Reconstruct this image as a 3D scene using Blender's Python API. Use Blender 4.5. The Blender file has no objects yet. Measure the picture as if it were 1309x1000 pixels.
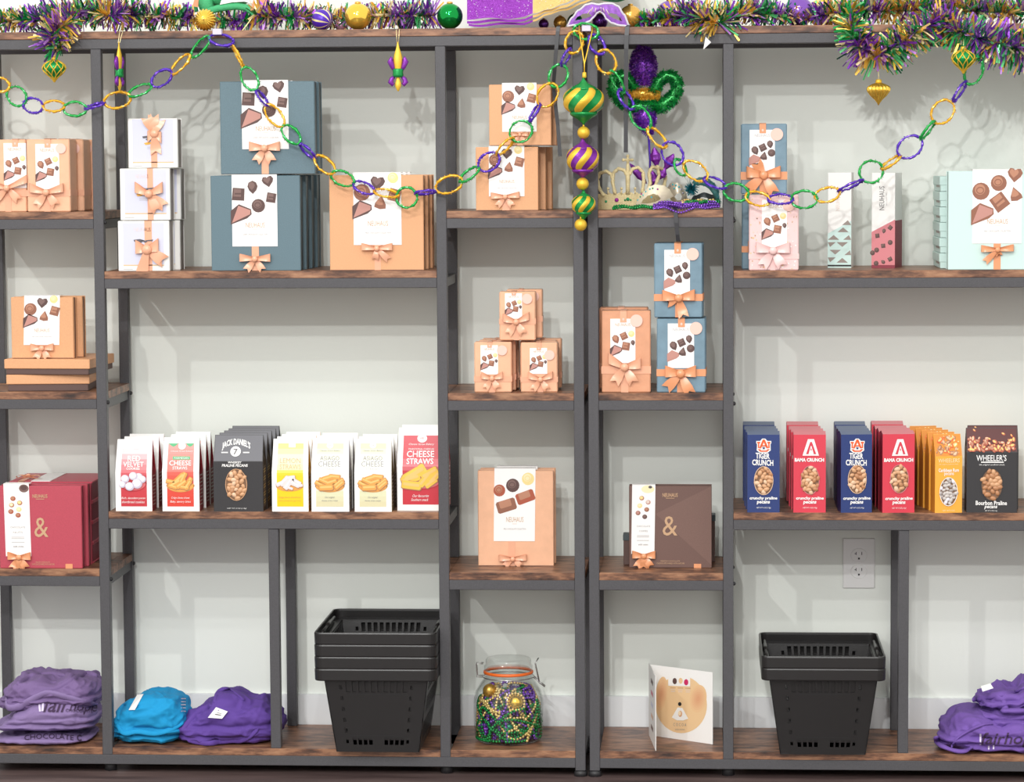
import bpy, math, random
from mathutils import Vector, Matrix, noise
from mathutils.bvhtree import BVHTree

# ---------------------------------------------------------------- camera
CX, CY, F = 654.5, 500.0, 3695.8
YAW, PITCH, ROLL = 0.0674137, 0.0802512, -0.0059250
ZC = F / 640.0                      # camera distance from the front plane of the shelving
EYE = 1.25                          # camera height above the floor


def _rot():
    cyw, sy = math.cos(YAW), math.sin(YAW)
    cp, sp = math.cos(PITCH), math.sin(PITCH)
    cr, sr = math.cos(ROLL), math.sin(ROLL)
    A = Matrix(((1, 0, 0), (0, 0, -1), (0, 1, 0)))
    Ry = Matrix(((cyw, 0, sy), (0, 1, 0), (-sy, 0, cyw)))
    Rx = Matrix(((1, 0, 0), (0, cp, -sp), (0, sp, cp)))
    Rz = Matrix(((cr, -sr, 0), (sr, cr, 0), (0, 0, 1)))
    return Rz @ Rx @ Ry @ A


RW = _rot()
RI = RW.transposed()
S = bpy.context.scene
COL = S.collection
cam = bpy.data.cameras.new('camera')
cam.sensor_width = 36.0
cam.lens = F / 1309.0 * 36.0
cam.clip_start = 0.05
camo = bpy.data.objects.new('camera', cam)
COL.objects.link(camo)
right, down, fwd = RW[0], RW[1], RW[2]
mw = Matrix.Identity(4)
for i in range(3):
    mw[i][0] = right[i]
    mw[i][1] = -down[i]
    mw[i][2] = -fwd[i]
mw[0][3], mw[1][3], mw[2][3] = 0.0, -ZC, EYE
camo.matrix_world = mw
S.camera = camo


def W(px, py, y=0.0):
    """the point of the place seen at a spot of the photo, at distance y behind the shelf front"""
    d = RI @ Vector(((px - CX) / F, (py - CY) / F, 1.0))
    t = (ZC + y) / d[1]
    return Vector((d[0] * t, y, d[2] * t + EYE))


# ---------------------------------------------------------------- light and exposure
S.view_settings.view_transform = 'Standard'
S.view_settings.look = 'None'
S.view_settings.gamma = 1.0
S.view_settings.exposure = 0.06
S.cycles.transparent_max_bounces = 32
S.view_settings.use_curve_mapping = False
world = bpy.data.worlds.new('room_light')
S.world = world
world.use_nodes = True
bg = world.node_tree.nodes['Background']
bg.inputs['Color'].default_value = (1.0, 0.985, 0.955, 1)
bg.inputs['Strength'].default_value = 1.2


def lamp(name, x, y, z, power, size, tx=-0.3, tz=0.8, col=(1, 0.995, 0.985)):
    l = bpy.data.lights.new(name, 'AREA')
    l.shape = 'DISK'
    l.size = size
    l.energy = power
    l.color = col
    o = bpy.data.objects.new(name, l)
    o.location = (x, y, z)
    d = Vector((tx, 0.27, tz)) - o.location
    o.rotation_euler = d.to_track_quat('-Z', 'Y').to_euler()
    COL.objects.link(o)
    return o


lamp('ceiling_spot', -0.6, -8.0, 3.70, 125, 0.14)
lamp('ceiling_spot', -1.4, -8.0, 4.35, 115, 0.14)
lamp('ceiling_spot', -4.9, -8.0, 5.9, 150, 0.14)
lamp('ceiling_spot', -1.0, -8.0, 7.2, 100, 0.2)
lamp('ceiling_spot', 0.6, -8.0, 7.9, 80, 0.2)

# ---------------------------------------------------------------- materials
MATS = {}
ALB = 0.94


def lin(c):
    c = c / 255.0
    return c / 12.92 if c <= 0.04045 else ((c + 0.055) / 1.055) ** 2.4


def mat(name, rgb, rough=0.5, metal=0.0, spec=0.5, alb=None, var=0.0, scale=60.0, bump=0.0, bscale=300.0, coat=0.0):
    m = bpy.data.materials.new(name)
    m.use_nodes = True
    nt = m.node_tree
    b = nt.nodes['Principled BSDF']
    k = ALB if alb is None else alb
    c = [lin(v) * k for v in rgb]
    b.inputs['Base Color'].default_value = (*c, 1)
    b.inputs['Roughness'].default_value = rough
    b.inputs['Metallic'].default_value = metal
    b.inputs['Specular IOR Level'].default_value = spec
    if coat:
        b.inputs['Coat Weight'].default_value = coat
        b.inputs['Coat Roughness'].default_value = 0.1
    if var or bump:
        tc = nt.nodes.new('ShaderNodeTexCoord')
    if var:
        n = nt.nodes.new('ShaderNodeTexNoise')
        n.inputs['Scale'].default_value = scale
        n.inputs['Detail'].default_value = 4
        nt.links.new(tc.outputs['Object'], n.inputs['Vector'])
        r = nt.nodes.new('ShaderNodeValToRGB')
        r.color_ramp.elements[0].position = 0.3
        r.color_ramp.elements[1].position = 0.7
        r.color_ramp.elements[0].color = (*[v * (1 - var) for v in c], 1)
        r.color_ramp.elements[1].color = (*[min(1, v * (1 + var)) for v in c], 1)
        nt.links.new(n.outputs['Fac'], r.inputs['Fac'])
        nt.links.new(r.outputs['Color'], b.inputs['Base Color'])
    if bump:
        n2 = nt.nodes.new('ShaderNodeTexNoise')
        n2.inputs['Scale'].default_value = bscale
        n2.inputs['Detail'].default_value = 3
        nt.links.new(tc.outputs['Object'], n2.inputs['Vector'])
        bp = nt.nodes.new('ShaderNodeBump')
        bp.inputs['Strength'].default_value = bump
        bp.inputs['Distance'].default_value = 0.002
        nt.links.new(n2.outputs['Fac'], bp.inputs['Height'])
        nt.links.new(bp.outputs['Normal'], b.inputs['Normal'])
    MATS[name] = m
    return m


def wood_mat(name, cols, sc, rough):
    m = bpy.data.materials.new(name)
    m.use_nodes = True
    nt = m.node_tree
    b = nt.nodes['Principled BSDF']
    tc = nt.nodes.new('ShaderNodeTexCoord')
    mp = nt.nodes.new('ShaderNodeMapping')
    mp.inputs['Scale'].default_value = sc
    nt.links.new(tc.outputs['Object'], mp.inputs['Vector'])
    n1 = nt.nodes.new('ShaderNodeTexNoise')
    n1.inputs['Scale'].default_value = 1.0
    n1.inputs['Detail'].default_value = 7
    n1.inputs['Roughness'].default_value = 0.65
    nt.links.new(mp.outputs['Vector'], n1.inputs['Vector'])
    r = nt.nodes.new('ShaderNodeValToRGB')
    els = r.color_ramp.elements
    while len(els) < len(cols):
        els.new(0.5)
    for e, (p, c) in zip(els, cols):
        e.position = p
        e.color = (*[lin(v) for v in c], 1)
    nt.links.new(n1.outputs['Fac'], r.inputs['Fac'])
    nt.links.new(r.outputs['Color'], b.inputs['Base Color'])
    b.inputs['Roughness'].default_value = rough
    bp = nt.nodes.new('ShaderNodeBump')
    bp.inputs['Strength'].default_value = 0.12
    bp.inputs['Distance'].default_value = 0.002
    nt.links.new(n1.outputs['Fac'], bp.inputs['Height'])
    nt.links.new(bp.outputs['Normal'], b.inputs['Normal'])
    MATS[name] = m


def glass_mat():
    m = bpy.data.materials.new('clear_glass')
    m.use_nodes = True
    nt = m.node_tree
    for n in list(nt.nodes):
        nt.nodes.remove(n)
    out = nt.nodes.new('ShaderNodeOutputMaterial')
    mix = nt.nodes.new('ShaderNodeMixShader')
    tr = nt.nodes.new('ShaderNodeBsdfTransparent')
    tr.inputs['Color'].default_value = (0.965, 0.975, 0.97, 1)
    gl = nt.nodes.new('ShaderNodeBsdfGlossy')
    gl.inputs['Roughness'].default_value = 0.03
    lw = nt.nodes.new('ShaderNodeLayerWeight')
    pw = nt.nodes.new('ShaderNodeMath')
    pw.operation = 'POWER'
    pw.inputs[1].default_value = 4.0
    ml = nt.nodes.new('ShaderNodeMath')
    ml.operation = 'MULTIPLY_ADD'
    ml.inputs[1].default_value = 0.55
    ml.inputs[2].default_value = 0.035
    nt.links.new(lw.outputs['Facing'], pw.inputs[0])
    nt.links.new(pw.outputs[0], ml.inputs[0])
    nt.links.new(ml.outputs[0], mix.inputs[0])
    nt.links.new(tr.outputs[0], mix.inputs[1])
    nt.links.new(gl.outputs[0], mix.inputs[2])
    nt.links.new(mix.outputs[0], out.inputs[0])
    MATS['glass'] = m


mat('wall', (235, 239, 232), 0.75, alb=0.96, bump=0.08, bscale=160)
mat('baseboard', (240, 242, 243), 0.4)
wood_mat('floor', [(0.3, (58, 46, 46)), (0.5, (92, 76, 74)), (0.7, (120, 102, 98))], (2.0, 26.0, 26.0), 0.35)
wood_mat('wood', [(0.30, (46, 32, 27)), (0.43, (98, 66, 50)), (0.54, (142, 100, 74)), (0.72, (176, 132, 100))], (16.0, 42.0, 70.0), 0.4)
mat('steel', (78, 77, 80), 0.42, spec=0.45, var=0.12, scale=500, bump=0.15, bscale=900)
mat('steel_dark', (40, 39, 41), 0.5)
mat('plate_white', (236, 236, 234), 0.35)
mat('slot_black', (35, 33, 33), 0.6)
mat('black_plastic', (30, 28, 28), 0.32, spec=0.5, bump=0.12, bscale=1200)
mat('white', (250, 249, 246), 0.45, alb=0.92)
mat('card_white', (252, 250, 247), 0.4, alb=0.93)
mat('paper_white', (247, 246, 242), 0.45, alb=0.9)
mat('peach_box', (236, 178, 140), 0.5, var=0.05, scale=400)
mat('orange_box', (226, 168, 122), 0.5, var=0.06, scale=500, bump=0.1, bscale=700)
mat('copper_box', (214, 148, 100), 0.42, var=0.06, scale=300)
mat('kraft_side', (128, 92, 76), 0.6)
mat('brown_base', (96, 72, 66), 0.55)
mat('blue_box', (94, 119, 129), 0.45, var=0.07, scale=600, bump=0.12, bscale=700)
mat('blue_side', (72, 82, 86), 0.5, var=0.1, scale=300)
mat('blue_wrap', (118, 146, 162), 0.34, var=0.1, scale=40, bump=0.35, bscale=55)
mat('peach_wrap', (240, 186, 150), 0.36, var=0.05, scale=40, bump=0.35, bscale=55)
mat('copper_wrap', (222, 160, 124), 0.36, var=0.06, scale=40, bump=0.35, bscale=55)
mat('pink_wrap', (242, 206, 204), 0.4, bump=0.25, bscale=60)
mat('mint_box', (206, 232, 226), 0.5)
mat('mint_dark', (150, 172, 168), 0.5)
mat('red_box', (186, 72, 88), 0.42, var=0.06, scale=500)
mat('red_dark', (140, 50, 66), 0.5)
mat('brown_box', (112, 84, 76), 0.5, var=0.08, scale=500)
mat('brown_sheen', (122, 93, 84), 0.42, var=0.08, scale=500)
mat('ribbon', (238, 176, 142), 0.3, spec=0.6)
mat('ribbon_orange', (232, 158, 112), 0.3, spec=0.6)
mat('ribbon_pink', (244, 204, 200), 0.3)
mat('ribbon_black', (46, 46, 50), 0.4)
mat('sticker', (250, 205, 190), 0.35)
mat('choc_dark', (92, 66, 62), 0.5)
mat('choc_darkl', (126, 98, 92), 0.5)
mat('choc_milk', (150, 98, 76), 0.5)
mat('choc_milkl', (190, 134, 106), 0.5)
mat('choc_pink', (196, 142, 130), 0.5)
mat('choc_white', (244, 222, 150), 0.5)
mat('choc_whitel', (250, 236, 190), 0.5)
mat('choc_red', (176, 88, 62), 0.5)
mat('gold_print', (204, 166, 130), 0.35)
mat('faint_print', (232, 214, 202), 0.4)
mat('grey_print', (150, 146, 146), 0.4)
mat('pale_print', (184, 180, 180), 0.4)
mat('dark_print', (88, 84, 86), 0.4)
mat('lavender', (214, 216, 236), 0.45)
mat('stick_grey', (96, 92, 98), 0.45)
mat('orange_fruit', (240, 180, 70), 0.45)
mat('box_grey', (150, 138, 130), 0.5)
mat('cream_gold', (232, 196, 140), 0.35)
# pouches


def ramp(prefix, stops, n=12):
    out = []
    for i in range(n):
        t = i / (n - 1)
        for (p0, c0), (p1, c1) in zip(stops[:-1], stops[1:]):
            if p0 <= t <= p1:
                k = (t - p0) / (p1 - p0)
                mat('%s%d' % (prefix, i), [c0[j] + (c1[j] - c0[j]) * k for j in range(3)], 0.4)
                out.append('%s%d' % (prefix, i))
                break
    return out


RG = ramp('ink_red', [(0, (250, 226, 226)), (.12, (246, 206, 208)), (.3, (226, 130, 136)), (.55, (210, 76, 84)), (1, (200, 52, 62))])
TG = ramp('ink_tomato', [(0, (238, 150, 142)), (.3, (232, 124, 112)), (.6, (226, 88, 72)), (1, (222, 66, 50))])
YG = ramp('ink_yellow', [(0, (250, 236, 130)), (.2, (252, 244, 200)), (.38, (250, 238, 170)), (.46, (250, 218, 50)), (1, (248, 208, 10))])
GG = ramp('ink_sage', [(0, (222, 224, 178)), (.25, (238, 240, 226)), (.6, (244, 244, 236)), (.8, (228, 228, 190)), (1, (224, 216, 176))])
CG = ramp('ink_rose', [(0, (206, 66, 78)), (.3, (206, 54, 66)), (.42, (226, 128, 134)), (.55, (206, 60, 72)), (1, (204, 50, 64))])
mat('p_red', (206, 60, 72), 0.4)
mat('p_red_m', (222, 112, 116), 0.4)
mat('p_red_l', (240, 184, 186), 0.4)
mat('p_tom', (222, 74, 58), 0.4)
mat('p_tom_m', (230, 112, 98), 0.4)
mat('p_tom_l', (240, 160, 150), 0.4)
mat('p_green', (70, 178, 116), 0.4)
mat('p_dkgreen', (38, 112, 66), 0.4)
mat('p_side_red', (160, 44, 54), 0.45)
mat('p_yel', (250, 216, 24), 0.4)
mat('p_yel_m', (250, 232, 130), 0.4)
mat('p_yel_l', (250, 240, 180), 0.4)
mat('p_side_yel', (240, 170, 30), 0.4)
mat('p_pale', (238, 240, 222), 0.4)
mat('p_pale_g', (222, 226, 178), 0.4)
mat('p_pale_y', (234, 230, 190), 0.4)
mat('p_side_olive', (150, 140, 100), 0.5)
mat('p_side_grey', (196, 190, 196), 0.5)
mat('p_black', (52, 51, 53), 0.36, var=0.1, scale=600)
mat('p_black_lit', (96, 96, 102), 0.3)  # pouch black made paler: light caught by the sloping front, put into colour
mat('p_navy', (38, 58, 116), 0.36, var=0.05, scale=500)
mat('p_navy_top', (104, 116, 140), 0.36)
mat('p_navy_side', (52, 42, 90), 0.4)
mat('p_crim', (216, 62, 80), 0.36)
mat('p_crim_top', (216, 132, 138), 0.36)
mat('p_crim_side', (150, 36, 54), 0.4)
mat('p_amber', (246, 176, 66), 0.4)
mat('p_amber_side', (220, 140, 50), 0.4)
mat('p_wine', (86, 34, 32), 0.4)
mat('auburn_orange', (232, 96, 40), 0.4)
mat('nut_a', (214, 164, 122), 0.45)
mat('nut_b', (186, 132, 92), 0.45)
mat('nut_c', (232, 194, 160), 0.45)
mat('nut_w', (206, 198, 192), 0.5)
mat('nut_w2', (170, 160, 156), 0.5)
mat('nut_dark', (128, 94, 68), 0.5)
mat('cookie', (236, 232, 240), 0.5)
mat('cookie_s', (206, 198, 214), 0.5)
mat('straw', (240, 168, 84), 0.5)
mat('straw_l', (248, 200, 120), 0.5)
mat('straw_y', (248, 200, 80), 0.5)
mat('straw_w', (240, 226, 222), 0.5)
mat('bowl_red', (190, 44, 56), 0.4)
mat('bowl_tan', (226, 160, 90), 0.4)
# decorations
mat('foil_green', (30, 164, 82), 0.28, metal=0.55)
mat('foil_dkgreen', (16, 84, 56), 0.3, metal=0.5)
mat('foil_green_l', (110, 214, 140), 0.25, metal=0.5)
mat('foil_gold', (244, 196, 84), 0.28, metal=0.55)
mat('foil_pale', (252, 234, 176), 0.28, metal=0.5)
mat('foil_purple', (132, 58, 186), 0.28, metal=0.5)
mat('foil_lilac', (186, 130, 214), 0.28, metal=0.5)
mat('foil_dark', (60, 36, 66), 0.35, metal=0.4)
mat('fuzz_green', (22, 160, 66), 0.3, metal=0.3)
mat('fuzz_green_l', (120, 220, 150), 0.2, metal=0.5)  # the pale fuzz tints are sparkle highlights put into the colour
mat('fuzz_gold_l', (252, 222, 120), 0.2, metal=0.5)
mat('fuzz_purple_l', (150, 110, 226), 0.2, metal=0.5)
mat('fuzz_gold', (232, 172, 34), 0.35, metal=0.35)
mat('fuzz_purple', (82, 40, 176), 0.35, metal=0.3)
mat('orn_gold', (238, 194, 60), 0.3, metal=0.35, bump=0.3, bscale=900)
mat('orn_green', (22, 146, 70), 0.25, metal=0.4, bump=0.2, bscale=900)
mat('orn_purple', (128, 44, 160), 0.25, metal=0.4, bump=0.2, bscale=900)
mat('bauble_gold', (250, 206, 84), 0.12, metal=0.8)
mat('bauble_antique', (226, 176, 84), 0.22, metal=0.65)
mat('bauble_green', (20, 150, 66), 0.1, metal=0.85)
mat('bauble_teal', (20, 112, 84), 0.3, metal=0.6)
mat('bauble_purple', (140, 96, 190), 0.12, metal=0.85)
mat('bauble_violet', (92, 44, 130), 0.25, metal=0.7)
mat('bauble_silver', (190, 196, 220), 0.12, metal=0.9)
mat('bauble_pink', (214, 170, 200), 0.2, metal=0.6)
mat('cloth_purple', (140, 44, 170), 0.25, metal=0.35, bump=0.6, bscale=700)
mat('cloth_gold', (220, 182, 110), 0.3, metal=0.35, bump=0.5, bscale=700)
mat('cloth_green', (30, 78, 50), 0.35, metal=0.2, bump=0.5, bscale=700)
mat('knit_green', (70, 178, 118), 0.7, bump=0.8, bscale=350)
mat('felt_orange', (244, 156, 116), 0.6)
mat('mask_purple', (150, 92, 190), 0.35, var=0.3, scale=120)
mat('mask_white', (240, 228, 200), 0.35)
mat('trim_white', (236, 232, 240), 0.5, bump=0.8, bscale=1500)
mat('mask_silver', (200, 190, 170), 0.3, metal=0.4)
mat('mask_dark', (52, 60, 62), 0.4)
mat('gold_glitter', (246, 222, 170), 0.4, metal=0.15, var=0.25, scale=900, bump=1.0, bscale=700)
mat('gem_purple', (150, 30, 140), 0.1)
mat('gem_green', (20, 140, 90), 0.1)
mat('gem_teal', (60, 180, 190), 0.1)
mat('feather_teal', (20, 116, 130), 0.6)
mat('feather_dark', (52, 108, 104), 0.55)
mat('bead_green', (24, 140, 70), 0.15, metal=0.5)
mat('bead_purple', (130, 80, 190), 0.15, metal=0.5)
mat('bead_gold', (240, 210, 140), 0.15, metal=0.6)
mat('shirt_lavender', (140, 118, 166), 0.85, var=0.08, scale=900, bump=0.25, bscale=1500)
mat('shirt_lavender_b', (124, 100, 148), 0.85, var=0.08, scale=900, bump=0.25, bscale=1500)
mat('shirt_purple', (94, 64, 150), 0.85, var=0.08, scale=900, bump=0.25, bscale=1500)
mat('shirt_violet', (118, 86, 168), 0.85, var=0.08, scale=900, bump=0.25, bscale=1500)
mat('shirt_blue', (14, 150, 206), 0.85, var=0.08, scale=900, bump=0.25, bscale=1500)
mat('shirt_ink', (66, 44, 76), 0.8)
mat('shirt_white', (226, 214, 240), 0.8)
mat('tape', (214, 206, 232), 0.3)
mat('gasket', (236, 110, 40), 0.4)
mat('wire', (190, 188, 186), 0.25, metal=0.9)
mat('disc_peach', (240, 204, 156), 0.35)
mat('disc_tan', (224, 168, 124), 0.35)
for _k in range(6):
    mat('disc_t%d' % _k, (239 - 2.6 * _k, 199 - 6.5 * _k, 151 - 5 * _k), 0.35)
mat('disc_lt', (248, 226, 190), 0.35)
mat('magenta', (206, 40, 100), 0.4)
glass_mat()

# ---------------------------------------------------------------- mesh building


def obj(name, me, parent=None):
    o = bpy.data.objects.new(name, me)
    COL.objects.link(o)
    if parent is not None:
        o.parent = parent
    return o


def tag(o, label=None, cat=None, group=None, kind=None):
    if label:
        o['label'] = label
    if cat:
        o['category'] = cat
    if group:
        o['group'] = group
    if kind:
        o['kind'] = kind
    return o


def thing(name, label, cat, loc, rz=0.0, group=None):
    o = bpy.data.objects.new(name, None)
    o.empty_display_size = 0.03
    COL.objects.link(o)
    o.location = loc
    o.rotation_euler = (0, 0, rz)
    return tag(o, label, cat, group)


def dup(root, off, label, rz=None, keep=None, group=None):
    r = root.copy()
    COL.objects.link(r)
    r.location = Vector(root.location) + Vector(off)
    if rz is not None:
        r.rotation_euler = (0, 0, rz)
    r['label'] = label
    if group:
        r['group'] = group
    for ch in [c for c in COL.objects if c.parent == root]:
        base = ch.name.split('.')[0]
        if keep is not None and base not in keep:
            continue
        c = ch.copy()
        COL.objects.link(c)
        c.parent = r
        for g in [q for q in COL.objects if q.parent == ch]:
            d = g.copy()
            COL.objects.link(d)
            d.parent = c
    return r


class MB:
    def __init__(self):
        self.v, self.f, self.m, self.s, self.slots = [], [], [], [], []

    def mi(self, name):
        if name not in self.slots:
            self.slots.append(name)
        return self.slots.index(name)

    def add(self, vs, fs, m, smooth=False):
        b = len(self.v)
        self.v += [tuple(p) for p in vs]
        k = self.mi(m)
        for f in fs:
            self.f.append([i + b for i in f])
            self.m.append(k)
            self.s.append(smooth)

    def box(self, x0, x1, y0, y1, z0, z1, m, bev=0.0):
        if bev <= 0:
            vs = [(x, y, z) for z in (z0, z1) for y in (y0, y1) for x in (x0, x1)]
            self.add(vs, [(0, 2, 3, 1), (4, 5, 7, 6), (0, 1, 5, 4), (2, 6, 7, 3), (0, 4, 6, 2), (1, 3, 7, 5)], m)
            return
        b = min(bev, (x1 - x0) * .45, (y1 - y0) * .45, (z1 - z0) * .45)
        vs = []
        idx = {}
        for i, x in enumerate((x0, x1)):
            for j, y in enumerate((y0, y1)):
                for k, z in enumerate((z0, z1)):
                    sx, sy, sz = (1, -1)[i], (1, -1)[j], (1, -1)[k]
                    for a in range(3):
                        idx[(i, j, k, a)] = len(vs)
                        vs.append((x + (0 if a == 0 else b * sx), y + (0 if a == 1 else b * sy), z + (0 if a == 2 else b * sz)))
        fs = []
        I = lambda i, j, k, a: idx[(i, j, k, a)]
        for s_ in (0, 1):
            fs.append([I(s_, 0, 0, 0), I(s_, 0, 1, 0), I(s_, 1, 1, 0), I(s_, 1, 0, 0)][::(1 if s_ == 0 else -1)])
            fs.append([I(0, s_, 0, 1), I(1, s_, 0, 1), I(1, s_, 1, 1), I(0, s_, 1, 1)][::(1 if s_ == 0 else -1)])
            fs.append([I(0, 0, s_, 2), I(0, 1, s_, 2), I(1, 1, s_, 2), I(1, 0, s_, 2)][::(1 if s_ == 0 else -1)])
        for p in (0, 1):
            for q in (0, 1):
                fs.append([I(p, q, 0, 0), I(p, q, 1, 0), I(p, q, 1, 1), I(p, q, 0, 1)])
                fs.append([I(p, 0, q, 0), I(p, 1, q, 0), I(p, 1, q, 2), I(p, 0, q, 2)])
                fs.append([I(0, p, q, 1), I(1, p, q, 1), I(1, p, q, 2), I(0, p, q, 2)])
        for i in (0, 1):
            for j in (0, 1):
                for k in (0, 1):
                    fs.append([I(i, j, k, 0), I(i, j, k, 1), I(i, j, k, 2)])
        self.add(vs, fs, m)

    def poly(self, pts, m):
        self.add(pts, [list(range(len(pts)))], m)

    def tube(self, path, r, m, n=8, closed=False, flat=1.0):
        path = [Vector(p) for p in path]
        N = len(path)
        rr = r if isinstance(r, (list, tuple)) else [r] * N
        vs, fs = [], []
        up0 = None
        for i, p in enumerate(path):
            if closed:
                t = path[(i + 1) % N] - path[i - 1]
            else:
                t = path[min(i + 1, N - 1)] - path[max(i - 1, 0)]
            if t.length < 1e-9:
                t = Vector((0, 0, 1))
            t.normalize()
            if up0 is None:
                up0 = Vector((0, 1, 0)) if abs(t.y) < 0.9 else Vector((1, 0, 0))
            a = (up0 - t * up0.dot(t))
            if a.length < 1e-6:
                a = t.orthogonal()
            a.normalize()
            up0 = a
            b = t.cross(a)
            for k in range(n):
                th = 2 * math.pi * k / n
                vs.append(p + a * (math.cos(th) * rr[i] * flat) + b * (math.sin(th) * rr[i]))
        for i in range(N if closed else N - 1):
            j = (i + 1) % N
            for k in range(n):
                l = (k + 1) % n
                fs.append([i * n + k, j * n + k, j * n + l, i * n + l])
        if not closed:
            fs.append([k for k in range(n)])
            fs.append([(N - 1) * n + k for k in range(n)][::-1])
        self.add(vs, fs, m, True)

    def lathe(self, prof, c, m, n=24, twist=0.0, mats=None, rib=0.0, ribn=0, xs=1.0, ys=1.0, caps=True):
        """prof: (radius, z) list from top to bottom; mats: function(k, i) -> material"""
        c = Vector(c)
        P = len(prof)
        base = len(self.v)
        for i, (r, z) in enumerate(prof):
            for k in range(n):
                th = 2 * math.pi * k / n + twist * i / max(1, P - 1)
                q = r
                if ribn:
                    q = r * (1 + rib * abs(math.sin(ribn * 0.5 * 2 * math.pi * k / n)) - rib)
                self.v.append((c.x + q * math.cos(th) * xs, c.y + q * math.sin(th) * ys, c.z + z))
        for i in range(P - 1):
            for k in range(n):
                l = (k + 1) % n
                self.f.append([base + i * n + k, base + (i + 1) * n + k, base + (i + 1) * n + l, base + i * n + l])
                self.m.append(self.mi(mats(k, i) if mats else m))
                self.s.append(True)
        for i, rev in ((0, False), (P - 1, True)):
            if caps and prof[i][0] > 1e-5:
                f = [base + i * n + k for k in range(n)]
                self.f.append(f[::-1] if rev else f)
                self.m.append(self.mi(m))
                self.s.append(False)

    def ball(self, c, r, m, n=12, k=7, sc=(1, 1, 1), rot=None):
        vs, fs = [], []
        for i in range(k + 1):
            ph = math.pi * i / k
            for j in range(n):
                th = 2 * math.pi * j / n
                p = Vector((r * sc[0] * math.sin(ph) * math.cos(th), r * sc[1] * math.sin(ph) * math.sin(th), r * sc[2] * math.cos(ph)))
                if rot is not None:
                    p = rot @ p
                vs.append(Vector(c) + p)
        for i in range(k):
            for j in range(n):
                l = (j + 1) % n
                if i == 0:
                    fs.append([j, n + j, n + l])
                elif i == k - 1:
                    fs.append([i * n + j, (i + 1) * n + j, i * n + l])
                else:
                    fs.append([i * n + j, (i + 1) * n + j, (i + 1) * n + l, i * n + l])
        self.add(vs, fs, m, True)

    def mesh(self, name):
        me = bpy.data.meshes.new(name)
        me.from_pydata(self.v, [], self.f)
        for s in self.slots:
            me.materials.append(MATS[s])
        me.polygons.foreach_set('material_index', self.m)
        me.polygons.foreach_set('use_smooth', self.s)
        me.update()
        return me

    def build(self, name, parent=None):
        return obj(name, self.mesh(name), parent)


# ---------------------------------------------------------------- printing on faces
_TXT = {}


def text_geo(s, bold):
    k = (s, bold)
    if k not in _TXT:
        cu = bpy.data.curves.new('lettering', 'FONT')
        cu.body = s
        cu.offset = bold
        cu.resolution_u = 2
        cu.fill_mode = 'FRONT'
        o = bpy.data.objects.new('lettering', cu)
        COL.objects.link(o)
        dg = bpy.context.evaluated_depsgraph_get()
        me = bpy.data.meshes.new_from_object(o.evaluated_get(dg))
        vs = [(v.co.x, v.co.y) for v in me.vertices]
        fs = [list(p.vertices) for p in me.polygons]
        xs = [v[0] for v in vs]
        ys = [v[1] for v in vs]
        x0, x1, y0, y1 = min(xs), max(xs), min(ys), max(ys)
        vs = [((x - x0) / (x1 - x0), (y - y0) / (y1 - y0)) for x, y in vs]
        _TXT[k] = (vs, fs)
        bpy.data.objects.remove(o)
        bpy.data.curves.remove(cu)
        bpy.data.meshes.remove(me)
    return _TXT[k]


LAY = 0.00035


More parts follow.
